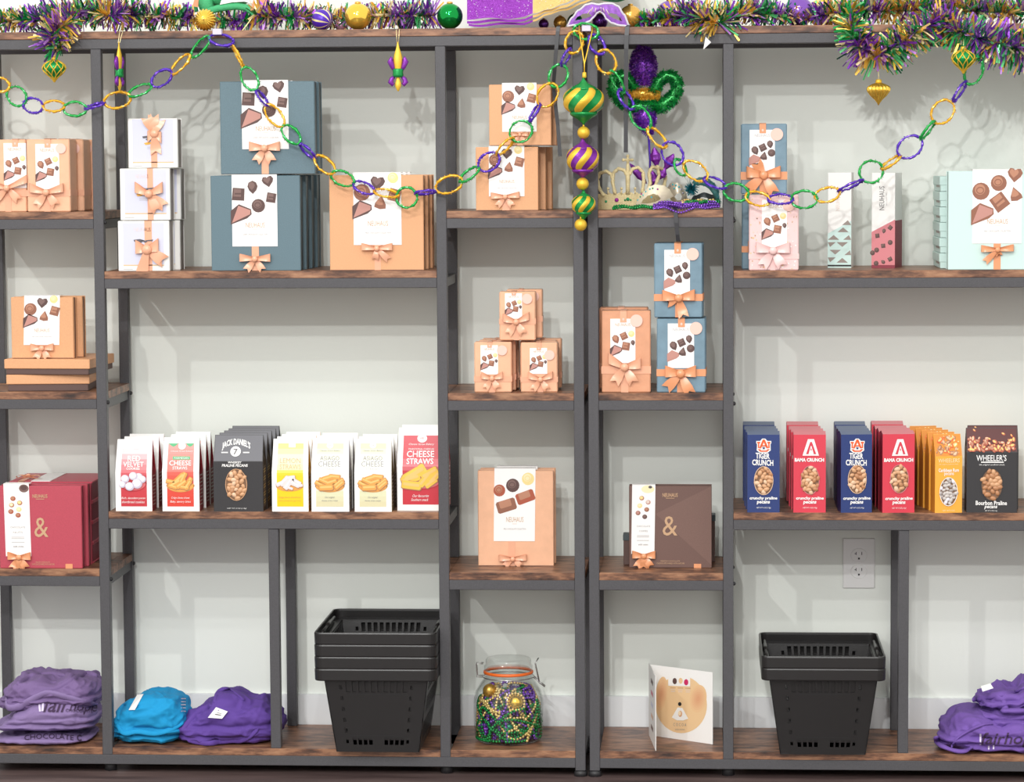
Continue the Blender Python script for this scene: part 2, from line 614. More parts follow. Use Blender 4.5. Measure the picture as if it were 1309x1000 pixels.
class Face:
    """front face of a pack, addressed in photo coordinates of that face"""

    def __init__(s, x0, y0, x1, y1, w, h, t, vk=None, inset=0.0):
        s.x0, s.y0, s.x1, s.y1, s.w, s.h, s.t, s.vk, s.inset = x0, y0, x1, y1, w, h, t, vk, inset

    def pt(s, px, py, lay=0.0):
        u = (px - s.x0) / (s.x1 - s.x0)
        v = (s.y1 - py) / (s.y1 - s.y0)
        y = -s.t / 2
        x = (u - 0.5) * s.w
        if s.vk is not None and v > s.vk:
            k = min(1.0, (v - s.vk) / (1 - s.vk))
            y = -.0008 - (s.t / 2 - .0008) * (1 - k)
            x *= 1 - s.inset * k
        return Vector((x, y - lay * LAY, v * s.h))

    def rect(s, mb, x0, y0, x1, y1, m, lay=1):
        ys = [y1, y0]
        if s.vk is not None:
            yk = s.y1 - s.vk * (s.y1 - s.y0)
            if y0 < yk < y1:
                ys = [y1, yk, y0]
        for a, b in zip(ys[:-1], ys[1:]):
            mb.poly([s.pt(x0, a, lay), s.pt(x1, a, lay), s.pt(x1, b, lay), s.pt(x0, b, lay)], m)

    def grad(s, mb, x0, y0, x1, y1, mats, lay=1):
        n = len(mats)
        for i, m in enumerate(mats):
            s.rect(mb, x0, y0 + (y1 - y0) * i / n, x1, y0 + (y1 - y0) * (i + 1) / n, m, lay)

    def pg(s, mb, pts, m, lay=1):
        mb.poly([s.pt(x, y, lay) for x, y in pts][::-1], m)

    def ell(s, mb, cx, cy, rx, ry, m, lay=1, n=20, rot=0.0):
        c, q = math.cos(rot), math.sin(rot)
        s.pg(mb, [(cx + rx * math.cos(a) * c - ry * math.sin(a) * q, cy + rx * math.cos(a) * q + ry * math.sin(a) * c)
                  for a in [2 * math.pi * i / n for i in range(n)]], m, lay)

    def ring(s, mb, cx, cy, rx, ry, wd, m, lay=1, n=28, off=0.0):
        vs, fs = [], []
        for i in range(n):
            a = 2 * math.pi * i / n
            for k in (0, wd):
                p = s.pt(cx + (rx + k) * math.cos(a), cy + (ry + k) * math.sin(a), lay)
                vs.append(p + Vector((0, -off, 0)))
        for i in range(n):
            j = (i + 1) % n
            fs.append([2 * i, 2 * i + 1, 2 * j + 1, 2 * j])
        mb.add(vs, fs, m)

    def txt(s, mb, st, x0, y0, x1, y1, m, lay=2, bold=0.0, shear=0.0, arch=0.0, rot90=False, slope=0.0):
        vs, fs = text_geo(st, bold)
        out = []
        for u, v in vs:
            if rot90:
                px = x0 + (x1 - x0) * (1 - v)
                py = y1 - (y1 - y0) * u
            else:
                px = x0 + (x1 - x0) * u + shear * (v - 0.5) * (y1 - y0)
                py = y1 - (y1 - y0) * v + arch * (4 * (u - .5) ** 2) + slope * u
            out.append(s.pt(px, py, lay))
        mb.add(out, fs, m)


def rotpts(pts, cx, cy, r, rot, sx=1.0, sy=1.0):
    c, q = math.cos(rot), math.sin(rot)
    return [(cx + r * (x * sx * c - y * sy * q), cy + r * (x * sx * q + y * sy * c)) for x, y in pts]


SHP = {
    'ball': [(math.cos(a), math.sin(a)) for a in [2 * math.pi * i / 16 for i in range(16)]],
    'square': [(-.9, -.75), (.7, -.95), (.95, .7), (-.7, .95)],
    'heart': [(0, .95), (-.75, .2), (-.95, -.3), (-.65, -.8), (-.2, -.75), (0, -.45), (.2, -.75), (.65, -.8), (.95, -.3), (.75, .2)],
    'drop': [(.15, 1.0), (-.45, .55), (-.75, 0), (-.65, -.6), (-.1, -.95), (.45, -.75), (.75, -.2), (.6, .4)],
    'cone': [(0, -1), (.75, .2), (.8, .75), (0, .95), (-.8, .75), (-.75, .2)],
    'wedge': [(-1, -.35), (-.2, -1), (1, -.5), (1.05, 0), (.6, .4), (-1, 1)],
    'log': [(-1, -.45), (-.85, -.6), (.85, -.6), (1, -.45), (1, .45), (.85, .6), (-.85, .6), (-1, .45)],
}
TONE = {'dark': ('choc_dark', 'choc_darkl'), 'milk': ('choc_milk', 'choc_milkl'), 'white': ('choc_white', 'choc_whitel'),
        'pink': ('choc_pink', 'faint_print'), 'red': ('choc_red', 'choc_milkl')}


def choc(fr, mb, kind, cx, cy, r, rot=0.0, tone='dark', lay=2):
    a, b = TONE[tone]
    fr.pg(mb, rotpts(SHP[kind], cx, cy, r, rot), a, lay)
    if kind == 'wedge':
        fr.pg(mb, rotpts([(-.9, .85), (-.25, -.85), (.95, -.4), (.9, 0)], cx, cy, r, rot), 'choc_pink', lay + 1)
    else:
        fr.pg(mb, rotpts(SHP[kind], cx - r * .12, cy - r * .2, r * .62, rot), b, lay + 1)
        if kind == 'square':
            fr.pg(mb, rotpts([(-.5, -.1), (.5, -.3), (.55, -.1), (-.45, .1)], cx, cy, r, rot), a, lay + 2)
        elif kind == 'ball':
            fr.ring(mb, cx - r * .1, cy - r * .1, r * .35, r * .3, r * .12, a, lay + 2, 12)


BOX6 = {
    'dark': [('square', .13, .27, .13, .2, 'dark'), ('drop', .46, .17, .12, 0.1, 'dark'), ('heart', .80, .09, .11, -.2, 'dark'),
             ('square', .87, .32, .10, .3, 'dark'), ('ball', .585, .43, .12, 0, 'dark'), ('wedge', .19, .55, .18, 0, 'dark')],
    'mix': [('ball', .18, .27, .14, 0, 'milk'), ('heart', .51, .14, .13, .1, 'dark'), ('ball', .83, .07, .09, 0, 'white'),
            ('square', .86, .31, .12, .4, 'milk'), ('cone', .57, .41, .12, .15, 'milk'), ('wedge', .17, .51, .16, 0, 'dark')],
    'mint': [('ball', .17, .29, .14, 0, 'milk'), ('ball', .53, .18, .13, 0, 'milk'), ('heart', .86, .07, .13, .1, 'milk'),
             ('square', .55, .44, .15, -.5, 'milk'), ('cone', .87, .33, .12, -.3, 'milk'), ('wedge', .18, .6, .18, 0, 'milk')],
    'truffle': [('ball', .10, .30, .115, 0, 'red'), ('ball', .45, .23, .13, 0, 'dark'), ('ball', .82, .14, .12, 0, 'white'),
                ('log', .76, .39, .18, -.35, 'red'), ('log', .30, .51, .19, -.3, 'milk')],
    'pouch': [('drop', .22, .46, .15, -.3, 'milk'), ('square', .54, .39, .13, -.3, 'milk'), ('ball', .84, .34, .10, 0, 'white'),
              ('drop', .90, .54, .09, 0, 'dark'), ('square', .62, .62, .15, .3, 'milk'), ('wedge', .22, .72, .19, 0, 'dark')],
    'pouchdark': [('drop', .22, .50, .15, -.3, 'dark'), ('square', .52, .43, .13, -.3, 'dark'), ('drop', .81, .35, .13, 0, 'dark'),
                  ('ball', .87, .56, .12, 0, 'dark'), ('cone', .57, .63, .14, .2, 'dark'), ('wedge', .19, .73, .18, 0, 'pink')],
}


def card(root, fr, x0, y0, x1, y1, design, name='NEUHAUS', ny=(.665, .735), nx=(.30, .72), sub=.82, txtm='gold_print', tilt=0.0, flap=True):
    """white card folded over the front of a box, with its printed picture"""
    mb = MB()
    th = 0.0012
    q = [fr.pt(x0 - tilt, y1), fr.pt(x1 - tilt, y1), fr.pt(x1, y0), fr.pt(x0, y0)]
    f2 = [p + Vector((0, -th, 0)) for p in q]
    mb.add(q + f2, [(4, 5, 6, 7), (0, 4, 7, 3), (1, 2, 6, 5), (0, 1, 5, 4), (3, 7, 6, 2)], 'card_white')
    if flap:
        a, b = q[3], q[2]
        za = max(a.z, fr.h) + 0.001
        mb.box(a.x, b.x, a.y - th, a.y + fr.t * 0.8, za - .0012, za, 'card_white')

    class CF(Face):
        pass
    cf = Face(x0, y0, x1, y1, abs(f2[1].x - f2[0].x), f2[3].z - f2[0].z, fr.t)
    ox = (f2[0].x + f2[1].x) / 2
    tx = (f2[3].x - f2[0].x)

    def pt(px, py, lay=0.0, _c=cf):
        u = (px - x0) / (x1 - x0)
        v = (y1 - py) / (y1 - y0)
        return Vector((ox + (u - .5) * cf.w + tx * v, -fr.t / 2 - th - lay * LAY, f2[0].z + v * cf.h))
    cf.pt = pt
    wpx, hpx = x1 - x0, y1 - y0
    for kind, cx, cy, r, rot, tone in BOX6.get(design, []):
        choc(cf, mb, kind, x0 + min(max(cx, r * 1.1), 1 - r * 1.1) * wpx, y0 + cy * hpx, r * 1.25 * wpx, rot, tone, 1)
    if name:
        cf.txt(mb, name, x0 + nx[0] * wpx, y0 + ny[0] * hpx, x0 + nx[1] * wpx, y0 + ny[1] * hpx, txtm, 1, bold=0.0)
        cf.rect(mb, x0 + .45 * wpx, y0 + (ny[1] + .022) * hpx, x0 + .56 * wpx, y0 + (ny[1] + .03) * hpx, 'faint_print', 1)
    if sub:
        cf.txt(mb, 'MILK CHOCOLATE COLLECTION' if design != 'dark' else 'DARK CHOCOLATE COLLECTION',
               x0 + .24 * wpx, y0 + sub * hpx, x0 + .78 * wpx, y0 + (sub + .022) * hpx, 'grey_print', 1)
    mb.build('card', root)
    return cf


def bow_mb(w, h, m, rw=None, tilt=0.15, tails=((-.45, 1), (.4, 1)), seed=0, loops=True):
    """ribbon bow with its knot at the origin, lying in front of y = 0"""
    rng = random.Random(seed)
    mb = MB()
    rw = rw or h * .2
    L = w / 2
    a = .16 * L
    if loops:
        for sg in (-1, 1):
            vs, fs = [], []
            N = 16
            tl = tilt * (1 + rng.uniform(-.4, .4))
            for i in range(N + 1):
                ph = 2 * math.pi * i / N
                q = (1 - math.cos(ph)) / 2
                x = sg * L * q
                y = -a * math.sin(ph) * math.sqrt(max(q, 0.02)) - a - .001
                hw = rw * (.38 + .62 * q)
                z = L * tl * q
                for k in (-1, -.35, .35, 1):
                    fold = (1 - q) * .0015 * (1 if abs(k) < .5 else -1)
                    vs.append((x, y + fold, z + k * hw + (0.12 * rw if i > N / 2 else 0)))
            for i in range(N):
                for k in range(3):
                    fs.append([i * 4 + k, i * 4 + k + 1, i * 4 + 5 + k, i * 4 + 4 + k])
            mb.add(vs, fs, m, True)
    for dx, ln in tails:
        vs, fs = [], []
        N = 6
        for i in range(N + 1):
            t = i / N
            x = dx * L * t * 1.3
            z = -h * .62 * ln * t
            hw = rw * (.4 + .55 * min(1, t * 1.6))
            y = -a * .8 - .0015 - .002 * math.sin(t * 5 + dx * 9)
            d = Vector((dx * L * 1.3, -h * .62 * ln)).normalized()
            nx, nz = -d.y, d.x
            ez = 0
            vs.append((x + nx * hw, y, z + nz * hw))
            vs.append((x + (d.x * -hw * .7 if i == N else 0), y - .0008, z + (d.y * -hw * .7 if i == N else 0)))
            vs.append((x - nx * hw, y, z - nz * hw))
        for i in range(N):
            for k in (0, 1):
                fs.append([i * 3 + k, i * 3 + k + 1, i * 3 + 4 + k, i * 3 + 3 + k])
        mb.add(vs, fs, m, True)
    mb.ball((0, -a * 2 - .0005, 0), rw * .8, m, 10, 6, (1.0, .5, .95))
    return mb


def put_bow(root, fr, cx, cy, wpx, hpx, m='ribbon', **kw):
    s = fr.w / (fr.x1 - fr.x0)
    p = fr.pt(cx, cy)
    mb = bow_mb(wpx * s, hpx * s, m, **kw)
    mb.v = [(x + p.x, y + p.y - .0012, z + p.z) for x, y, z in mb.v]
    return mb.build('bow', root)


def ribbons(root, fr, m, xs=None, ys=None, wrap=True):
    """flat ribbon bands around a box: xs = photo span of the upright band, ys = span of the level one"""
    mb = MB()
    e = .0007
    h2, t2, w2 = fr.h, fr.t / 2, fr.w / 2
    if xs:
        a, b = fr.pt(xs[0], fr.y1).x, fr.pt(xs[1], fr.y1).x
        top = fr.h if len(xs) < 3 else fr.pt(xs[0], xs[2]).z
        mb.box(a, b, -t2 - e, -t2 - .0001, 0.0005, top + (e if len(xs) < 3 else 0), m)
        if len(xs) < 3:
            mb.box(a, b, -t2 - e, t2 + e, h2 + .0001, h2 + e, m)
    if ys:
        z1, z0 = fr.pt(fr.x0, ys[0]).z, fr.pt(fr.x0, ys[1]).z
        mb.box(-w2 - e, w2 + e, -t2 - e * 1.4, -t2 - .0001, z0, z1, m)
        for sg in (-1, 1):
            mb.box(min(sg * w2, sg * (w2 + e)), max(sg * w2, sg * (w2 + e)), -t2, t2, z0, z1, m)
    return mb.build('ribbon', root)


def frame_for(x0, y0, x1, y1, yf, t, zb):
    xm, ym = (x0 + x1) / 2, (y0 + y1) / 2
    a, b = W(x0, ym, yf), W(x1, ym, yf)
    h = W(xm, y0, yf).z - zb
    return Face(x0, y0, x1, y1, b.x - a.x, h, t), Vector(((a.x + b.x) / 2, yf + t / 2, zb))


def pack(name, label, cat, rect, yf, t, zb, body, side=None, rz=0.0, group=None, bev=.0012, lid=None, front_inset=None):
    """a box standing on its edge; returns thing, face"""
    fr, loc = frame_for(*rect, yf, t, zb)
    root = thing(name, label, cat, loc, rz, group)
    mb = MB()
    w2, t2, h = fr.w / 2, t / 2, fr.h
    if side:
        # front and back boards over a darker tray
        k = min(.012, t * .4)
        mb.box(-w2, w2, -t2, -t2 + k, 0, h, body, bev)
        mb.box(-w2 + .0015, w2 - .0015, -t2 + k, t2 - .002, .0, h - .0015, side)
        mb.box(-w2, w2, t2 - .002, t2, 0, h, body)
    else:
        mb.box(-w2, w2, -t2, t2, 0, h, body, bev)
    return root, fr, mb


# ---------------------------------------------------------------- room
def slab(name, x0, x1, y0, y1, z0, z1, m):
    mb = MB()
    mb.box(x0, x1, y0, y1, z0, z1, m)
    o = mb.build(name)
    o['kind'] = 'structure'
    return o


YW = 0.272
slab('wall_back', -4, 4, YW, YW + .1, -0.02, 3.2, 'wall')
slab('floor', -4, 4, -7, YW, -0.06, 0.0, 'floor')
zb_top = W(1200, 892, YW).z
slab('baseboard_back', -4, 4, YW - .012, YW, 0.0, zb_top, 'baseboard')

# outlet on the wall
p0, p1 = W(1077, 752, YW), W(1118.6, 688, YW)
ow, oh = p1.x - p0.x, p1.z - p0.z
out = thing('wall_outlet', 'white double wall socket with cover plate behind the right shelving, above the two baskets', 'outlet',
            ((p0.x + p1.x) / 2, YW, p0.z))
mb = MB()
mb.box(-ow / 2, ow / 2, -.005, 0, 0, oh, 'plate_white', .002)
mb.build('cover_plate', out)
for k, zc in ((0, .66), (1, .34)):
    mb = MB()
    n = 20
    ring = [(.0165 * math.cos(2 * math.pi * i / n), .0145 * math.sin(2 * math.pi * i / n)) for i in range(n)]
    vs = [(x, -.0065, oh * zc + z) for x, z in ring] + [(x * 1.05, -.005, oh * zc + z * 1.05) for x, z in ring]
    mb.add(vs, [list(range(n))[::-1]] + [[i, (i + 1) % n, n + (i + 1) % n, n + i] for i in range(n)], 'plate_white')
    c = oh * zc
    mb.box(-.009, -.0055, -.0068, -.006, c + .003, c + .0045, 'slot_black')
    mb.box(-.0065, -.0052, -.0068, -.006, c + .001, c + .0075, 'slot_black')
    mb.box(.0052, .0066, -.0068, -.006, c + .001, c + .0075, 'slot_black')
    mb.box(-.0018, .0018, -.0068, -.006, c - .0085, c - .0045, 'slot_black')
    mb.build('socket', out)

# ---------------------------------------------------------------- shelving
PW = 0.0206
ZT = W(650, 35.6).z                      # top of the top board
BT = 0.0150                              # board thickness
RH = 0.0200                              # rail height
BK0, BK1 = 0.2335, 0.2541                # back posts
Z_N1 = [W(60, 271).z, W(60, 501.3).z, W(60, 727.6).z]
Z_W1 = [W(340, 346.4).z, W(350, 654.6).z]
Z_N2 = [W(655, 269.4).z, W(655, 503).z, W(655, 732.6).z]
Z_N3 = [W(846, 268.6).z, W(846, 502.6).z, W(846, 733).z]
Z_W2 = [W(1120, 345.6).z, W(1120, 656).z]
ZBOT = W(700, 960).z
XA, XB, XD = -1.2348, -.5399, -.2656
XL = W(7.7, 830, .2335).x - PW / 2
XD2 = W(753.6, 900).x
XE, XF = .0331, .3833
XC = W(343.7, 760).x
XG = XE + (XB - XA)
XR = XG + (XD - XB)


def shelving(label, xl, xa, xb, xd, xdiv, narrow1, wide, narrow2):
    root = thing('shelving_unit', label, 'shelves', ((xl + xd) / 2, .127, 0), 0)
    ox, oy = (xl + xd) / 2, .127

    def bx(name, x0, x1, y0, y1, z0, z1, m, bev=.001):
        mb = MB()
        # local frame centred on the piece so that grain follows it
        mb.box(x0 - ox, x1 - ox, y0 - oy, y1 - oy, z0, z1, m, bev)
        return mb.build(name, root)
    zr = ZT - BT                      # top rail top
    zbr = ZBOT - BT                   # bottom rail top
    for x in (xl, xd):
        bx('post', x, x + PW, 0, PW, .012, zr, 'steel')
        bx('post', x, x + PW, BK0, BK1, .012, zr, 'steel')
        for y in (PW / 2, (BK0 + BK1) / 2):
            mb = MB()
            mb.lathe([(.010, .012), (.013, .009), (.014, .0), ], (x + PW / 2 - ox, y - oy, 0), 'steel_dark', 14)
            mb.build('foot', root)
    for x in (xa, xb):
        bx('post', x, x + PW, 0, PW, zbr - .0, zr - RH, 'steel')
        bx('post', x, x + PW, BK0, BK1, zbr - RH, zr - RH, 'steel')
        mb = MB()
        mb.lathe([(.004, zbr - RH), (.004, .02), (.012, .018), (.013, 0)], (x + PW / 2 - ox, .03 - oy, 0), 'steel_dark', 12)
        mb.build('foot', root)
    # divider in the lowest wide bay
    bx('divider_post', xdiv, xdiv + PW, .002, .002 + PW, ZBOT, wide[1] - BT - RH, 'steel')
    bx('divider_post', xdiv, xdiv + PW, BK0, BK1, ZBOT, wide[1] - BT - RH, 'steel')
    # top
    bx('shelf_board', xl, xd + PW, -.001, BK1, zr, ZT, 'wood')
    bx('rail', xl + PW, xd, 0, PW, zr - RH, zr, 'steel')
    bx('rail', xl + PW, xd, BK0, BK1, zr - RH, zr, 'steel')

    def level(x0, x1, z, wx0, wx1):
        mb = MB()
        mb.box(x0 + PW - ox, x1 - ox, .0005 - oy, BK1 - oy, z - BT, z, 'wood', .0008)
        if wx0 < x0 + PW:
            mb.box(wx0 - ox, x0 + PW - ox, PW + .0005 - oy, BK0 - .0005 - oy, z - BT, z, 'wood')
        if wx1 > x1:
            mb.box(x1 - ox, wx1 - ox, PW + .0005 - oy, BK0 - .0005 - oy, z - BT, z, 'wood')
        mb.build('shelf_board', root)
        bx('rail', x0 + PW, x1, 0, PW, z - BT - RH, z - BT, 'steel')
        bx('rail', x0 + PW, x1, BK0, BK1, z - BT - RH, z - BT, 'steel')
        for x in (x0, x1):
            bx('side_rail', x + .003, x + PW - .003, PW, BK0, z - BT - RH, z - BT - .0005, 'steel')
    for z in narrow1:
        level(xl, xa, z, xl, xa + PW)
    for z in wide:
        level(xa, xb, z, xa + PW, xb)
    for z in narrow2:
        level(xb, xd, z, xb, xd + PW)
    # bottom: one rail in front, three boards
    for a, b in ((xl, xa), (xa, xb), (xb, xd)):
        mb = MB()
        mb.box(a + PW - ox, b - ox, .0005 - oy, BK1 - oy, zbr, ZBOT, 'wood', .0008)
        mb.build('shelf_board', root)
    bx('rail', xl + PW, xd, -.0002, PW, zbr - RH, zbr, 'steel')
    bx('rail', xl + PW, xd, BK0, BK1, zbr - RH, zbr, 'steel')
    for x in (xl, xd):
        bx('side_rail', x + .003, x + PW - .003, PW, BK0, zbr - RH, zbr, 'steel')
    # bolt heads beside the shelves
    for x, zs in ((xa, narrow1), (xb, narrow2)):
        for z in zs:
            for y in (PW / 2, (BK0 + BK1) / 2):
                mb = MB()
                mb.ball((x + PW - ox + .001, y - oy, z - .022), .0042, 'steel_dark', 10, 6, (.9, 1, 1))
                mb.build('bolt', root)
    return root


shelving('dark steel and rustic wood shelving unit on the left, three bays wide', XL, XA, XB, XD, XC, Z_N1, Z_W1, Z_N2)
shelving('dark steel and rustic wood shelving unit on the right, above the wall socket side', XD2, XE, XG, XR, XF, Z_N3, Z_W2, [Z_N3[0], Z_N3[1], Z_N3[2]])

# ---------------------------------------------------------------- wrapped and boxed chocolates
def upper(z, dz=.0006):
    return z + dz


def wrapped(name, label, rect, yf, t, zb, body, cardr, bowp, design, rib='ribbon', sticker=None, band=None, rz=0.0, seed=0, tab=True,
            group=None, nprint=True, tails=((-.5, 1), (.45, 1)), bowtilt=.15, floral=False):
    root, fr, mb = pack(name, label, 'gift box', rect, yf, t, zb, body, None, rz, group, bev=.002)
    # folded seams of the wrapping paper on the right side and the top
    mb.poly([(fr.w / 2 + .0003, -t * .3, .004), (fr.w / 2 + .0003, t * .3, .004), (fr.w / 2 + .0003, 0, fr.h * .22)], body)
    if sticker:
        fr.ell(mb, sticker[0], sticker[1], sticker[2], sticker[2], 'sticker', 8)
    if floral:
        rng = random.Random(5)
        for i in range(150):
            x, y = rng.uniform(rect[0] + 2, rect[2] - 2), rng.uniform(rect[1] + 3, rect[3] - 2)
            fr.ell(mb, x, y, rng.uniform(.6, 1.5), rng.uniform(.5, 1.1), rng.choice(['gold_print', 'ribbon_pink', 'sticker', 'cream_gold', 'white']), 1, 6, rng.uniform(0, 3))
    mb.build('wrapped_body', root)
    cx0, cy0, cx1, cy1 = cardr
    cf = card(root, fr, cx0, cy0, cx1, cy1, design, 'NEUHAUS' if nprint else None, ny=(.10, .17), nx=(.2, .8), sub=None, txtm='gold_print' if body != 'blue_wrap' else 'pale_print', flap=False)
    if band:
        xm = (cx0 + cx1) / 2
        rw = (band[1] - band[0]) * .5
        ribbons(root, fr, rib, (bowp[0] - rw, bowp[0] + rw, bowp[1]), band)
    if tab:
        xm = (cx0 + cx1) / 2 + (cx1 - cx0) * .02
        mb = MB()
        hw = (cx1 - cx0) * .13
        a, b = fr.pt(xm - hw, cy0), fr.pt(xm + hw, cy0)
        zt = fr.h + .001
        zz = fr.pt(xm, cy0 + (cy1 - cy0) * .08).z
        mb.box(a.x, b.x, a.y - .0022, a.y - .0002, zz, zt, rib)
        mb.box(a.x, b.x, a.y - .0022, t * .35, zt - .0008, zt + .0006, rib)
        f2 = Face(rect[0], rect[1], rect[2], rect[3], fr.w, fr.h, t + .0045)
        f2.ell(mb, xm, cy0 + (cy1 - cy0) * .01, hw * .35, hw * .4, 'sticker', 1, 10)
        mb.build('tab', root)
    put_bow(root, fr, bowp[0], bowp[1], bowp[2], bowp[3], rib, seed=seed, tails=tails, tilt=bowtilt)
    return root, fr


def boxed(name, label, rect, yf, t, zb, body, side, cardr, design, bowp, rib='ribbon', ribx=None, rz=0.0, seed=0, group=None,
          tails=((-.45, 1), (.4, 1)), tilt=0.0, bowtilt=.1):
    root, fr, mb = pack(name, label, 'chocolate box', rect, yf, t, zb, body, side, rz, group)
    if side:
        fr.rect(mb, rect[0] + .8, rect[3] - .9, rect[2] - .8, rect[3] - .2, side, 1)
    mb.build('box_body', root)
    if ribx:
        ribbons(root, fr, rib, (ribx[0], ribx[1], cardr[3] - (cardr[3] - cardr[1]) * .05))
    card(root, fr, *cardr, design, tilt=tilt)
    put_bow(root, fr, *bowp, rib, seed=seed, tails=tails, tilt=bowtilt)
    return root, fr


def height(root_loc_z, fr):
    return root_loc_z + fr.h + .0015


# --- left narrow bay, upper shelf
zs = Z_N1[0]
g = 'peach wrapped boxes on the upper left shelf'
w1, f1 = wrapped('gift_box', 'peach wrapped gift box cut by the left edge, upper left shelf', (-18, 178.5, 33.6, 270.5), .012, .062, zs,
                 'peach_wrap', (5.4, 183, 34, 240), (10, 240, 52, 26), 'pouch', band=(243, 251), seed=1, group=g, bowtilt=.35)
w2, f2 = wrapped('gift_box', 'peach wrapped gift box with full bow beside the dark post, upper left shelf', (34.4, 178, 89.4, 271), .006, .066, zs,
                 'peach_wrap', (46, 184, 76, 242), (60, 246, 44, 28), 'pouch', sticker=(78.6, 190, 6.6), band=(243, 251), seed=2, group=g, bowtilt=.2)
dup(w1, (-.006, .08, 0), 'peach wrapped gift box hidden behind the one cut by the left edge', group=g, keep=('wrapped_body', 'ribbon', 'card', 'tab'))
dup(w2, (.012, .0755, 0), 'peach wrapped gift box in the second row, its right edge beside the dark post', group=g, keep=('wrapped_body', 'ribbon', 'card', 'tab'))
dup(w2, (.021, .15, 0), 'peach wrapped gift box in the back row against the wall, upper left shelf', group=g, keep=('wrapped_body', 'ribbon', 'card', 'tab'))

# --- left narrow bay, middle shelf: two flat lidded boxes, standing box on them
zs = Z_N1[1]


def flat_box(label, x0, x1, ytop, ysplit, ybot, yf, dep, zb, lidm, basem, rz, group, bowcard=None, pxref=None):
    ym = (ytop + ybot) / 2
    a, b = W(x0, ym, yf), W(x1, ym, yf)
    sc = (b.x - a.x) / (x1 - x0)
    h = (ybot - ytop) * sc
    hs = (ybot - ysplit) * sc
    root = thing('flat_chocolate_box', label, 'chocolate box', ((a.x + b.x) / 2, yf + dep / 2, zb), rz, group)
    w2 = (b.x - a.x) / 2
    mb = MB()
    mb.box(-w2 + .003, w2 - .003, -dep / 2 + .003, dep / 2 - .003, 0, hs + .004, basem, .001)
    mb.build('tray', root)
    mb = MB()
    mb.box(-w2, w2, -dep / 2, dep / 2, hs, h, lidm, .0012)
    mb.build('lid', root)
    return root, zb + h, w2, dep, h


g = 'flat copper boxes stacked on the left'
fb1, z1, *_ = flat_box('lower flat copper lidded box of the pair under the standing orange box', 5, 110, 479.7, 491.8, 500.6, .022, .175, zs, 'orange_box', 'brown_base', .07, g)
fb2, z2, *_ = flat_box('upper flat copper lidded box with turned corner, under the standing orange box', 8, 119, 460.5, 472.5, 480, .012, .19, z1 + .0004, 'orange_box', 'brown_base', -.06, g)
g = 'orange boxes standing on flat boxes'
b1, f1 = boxed('chocolate_box', 'orange box with tilted white card and bow standing on two flat boxes, front one', (14.5, 380, 94, 459.5), .035, .03, z2 + .0004,
               'orange_box', 'kraft_side', (32, 378.3, 77.5, 442), 'mix', (54, 446, 30, 22), seed=3, group=g, tilt=2.0)
dup(b1, (.0115, .034, .0), 'orange box standing just behind the card box on the two flat boxes', keep=('box_body',), group=g)

# --- left narrow bay, lower shelf: red boxes
zs = Z_N1[2]


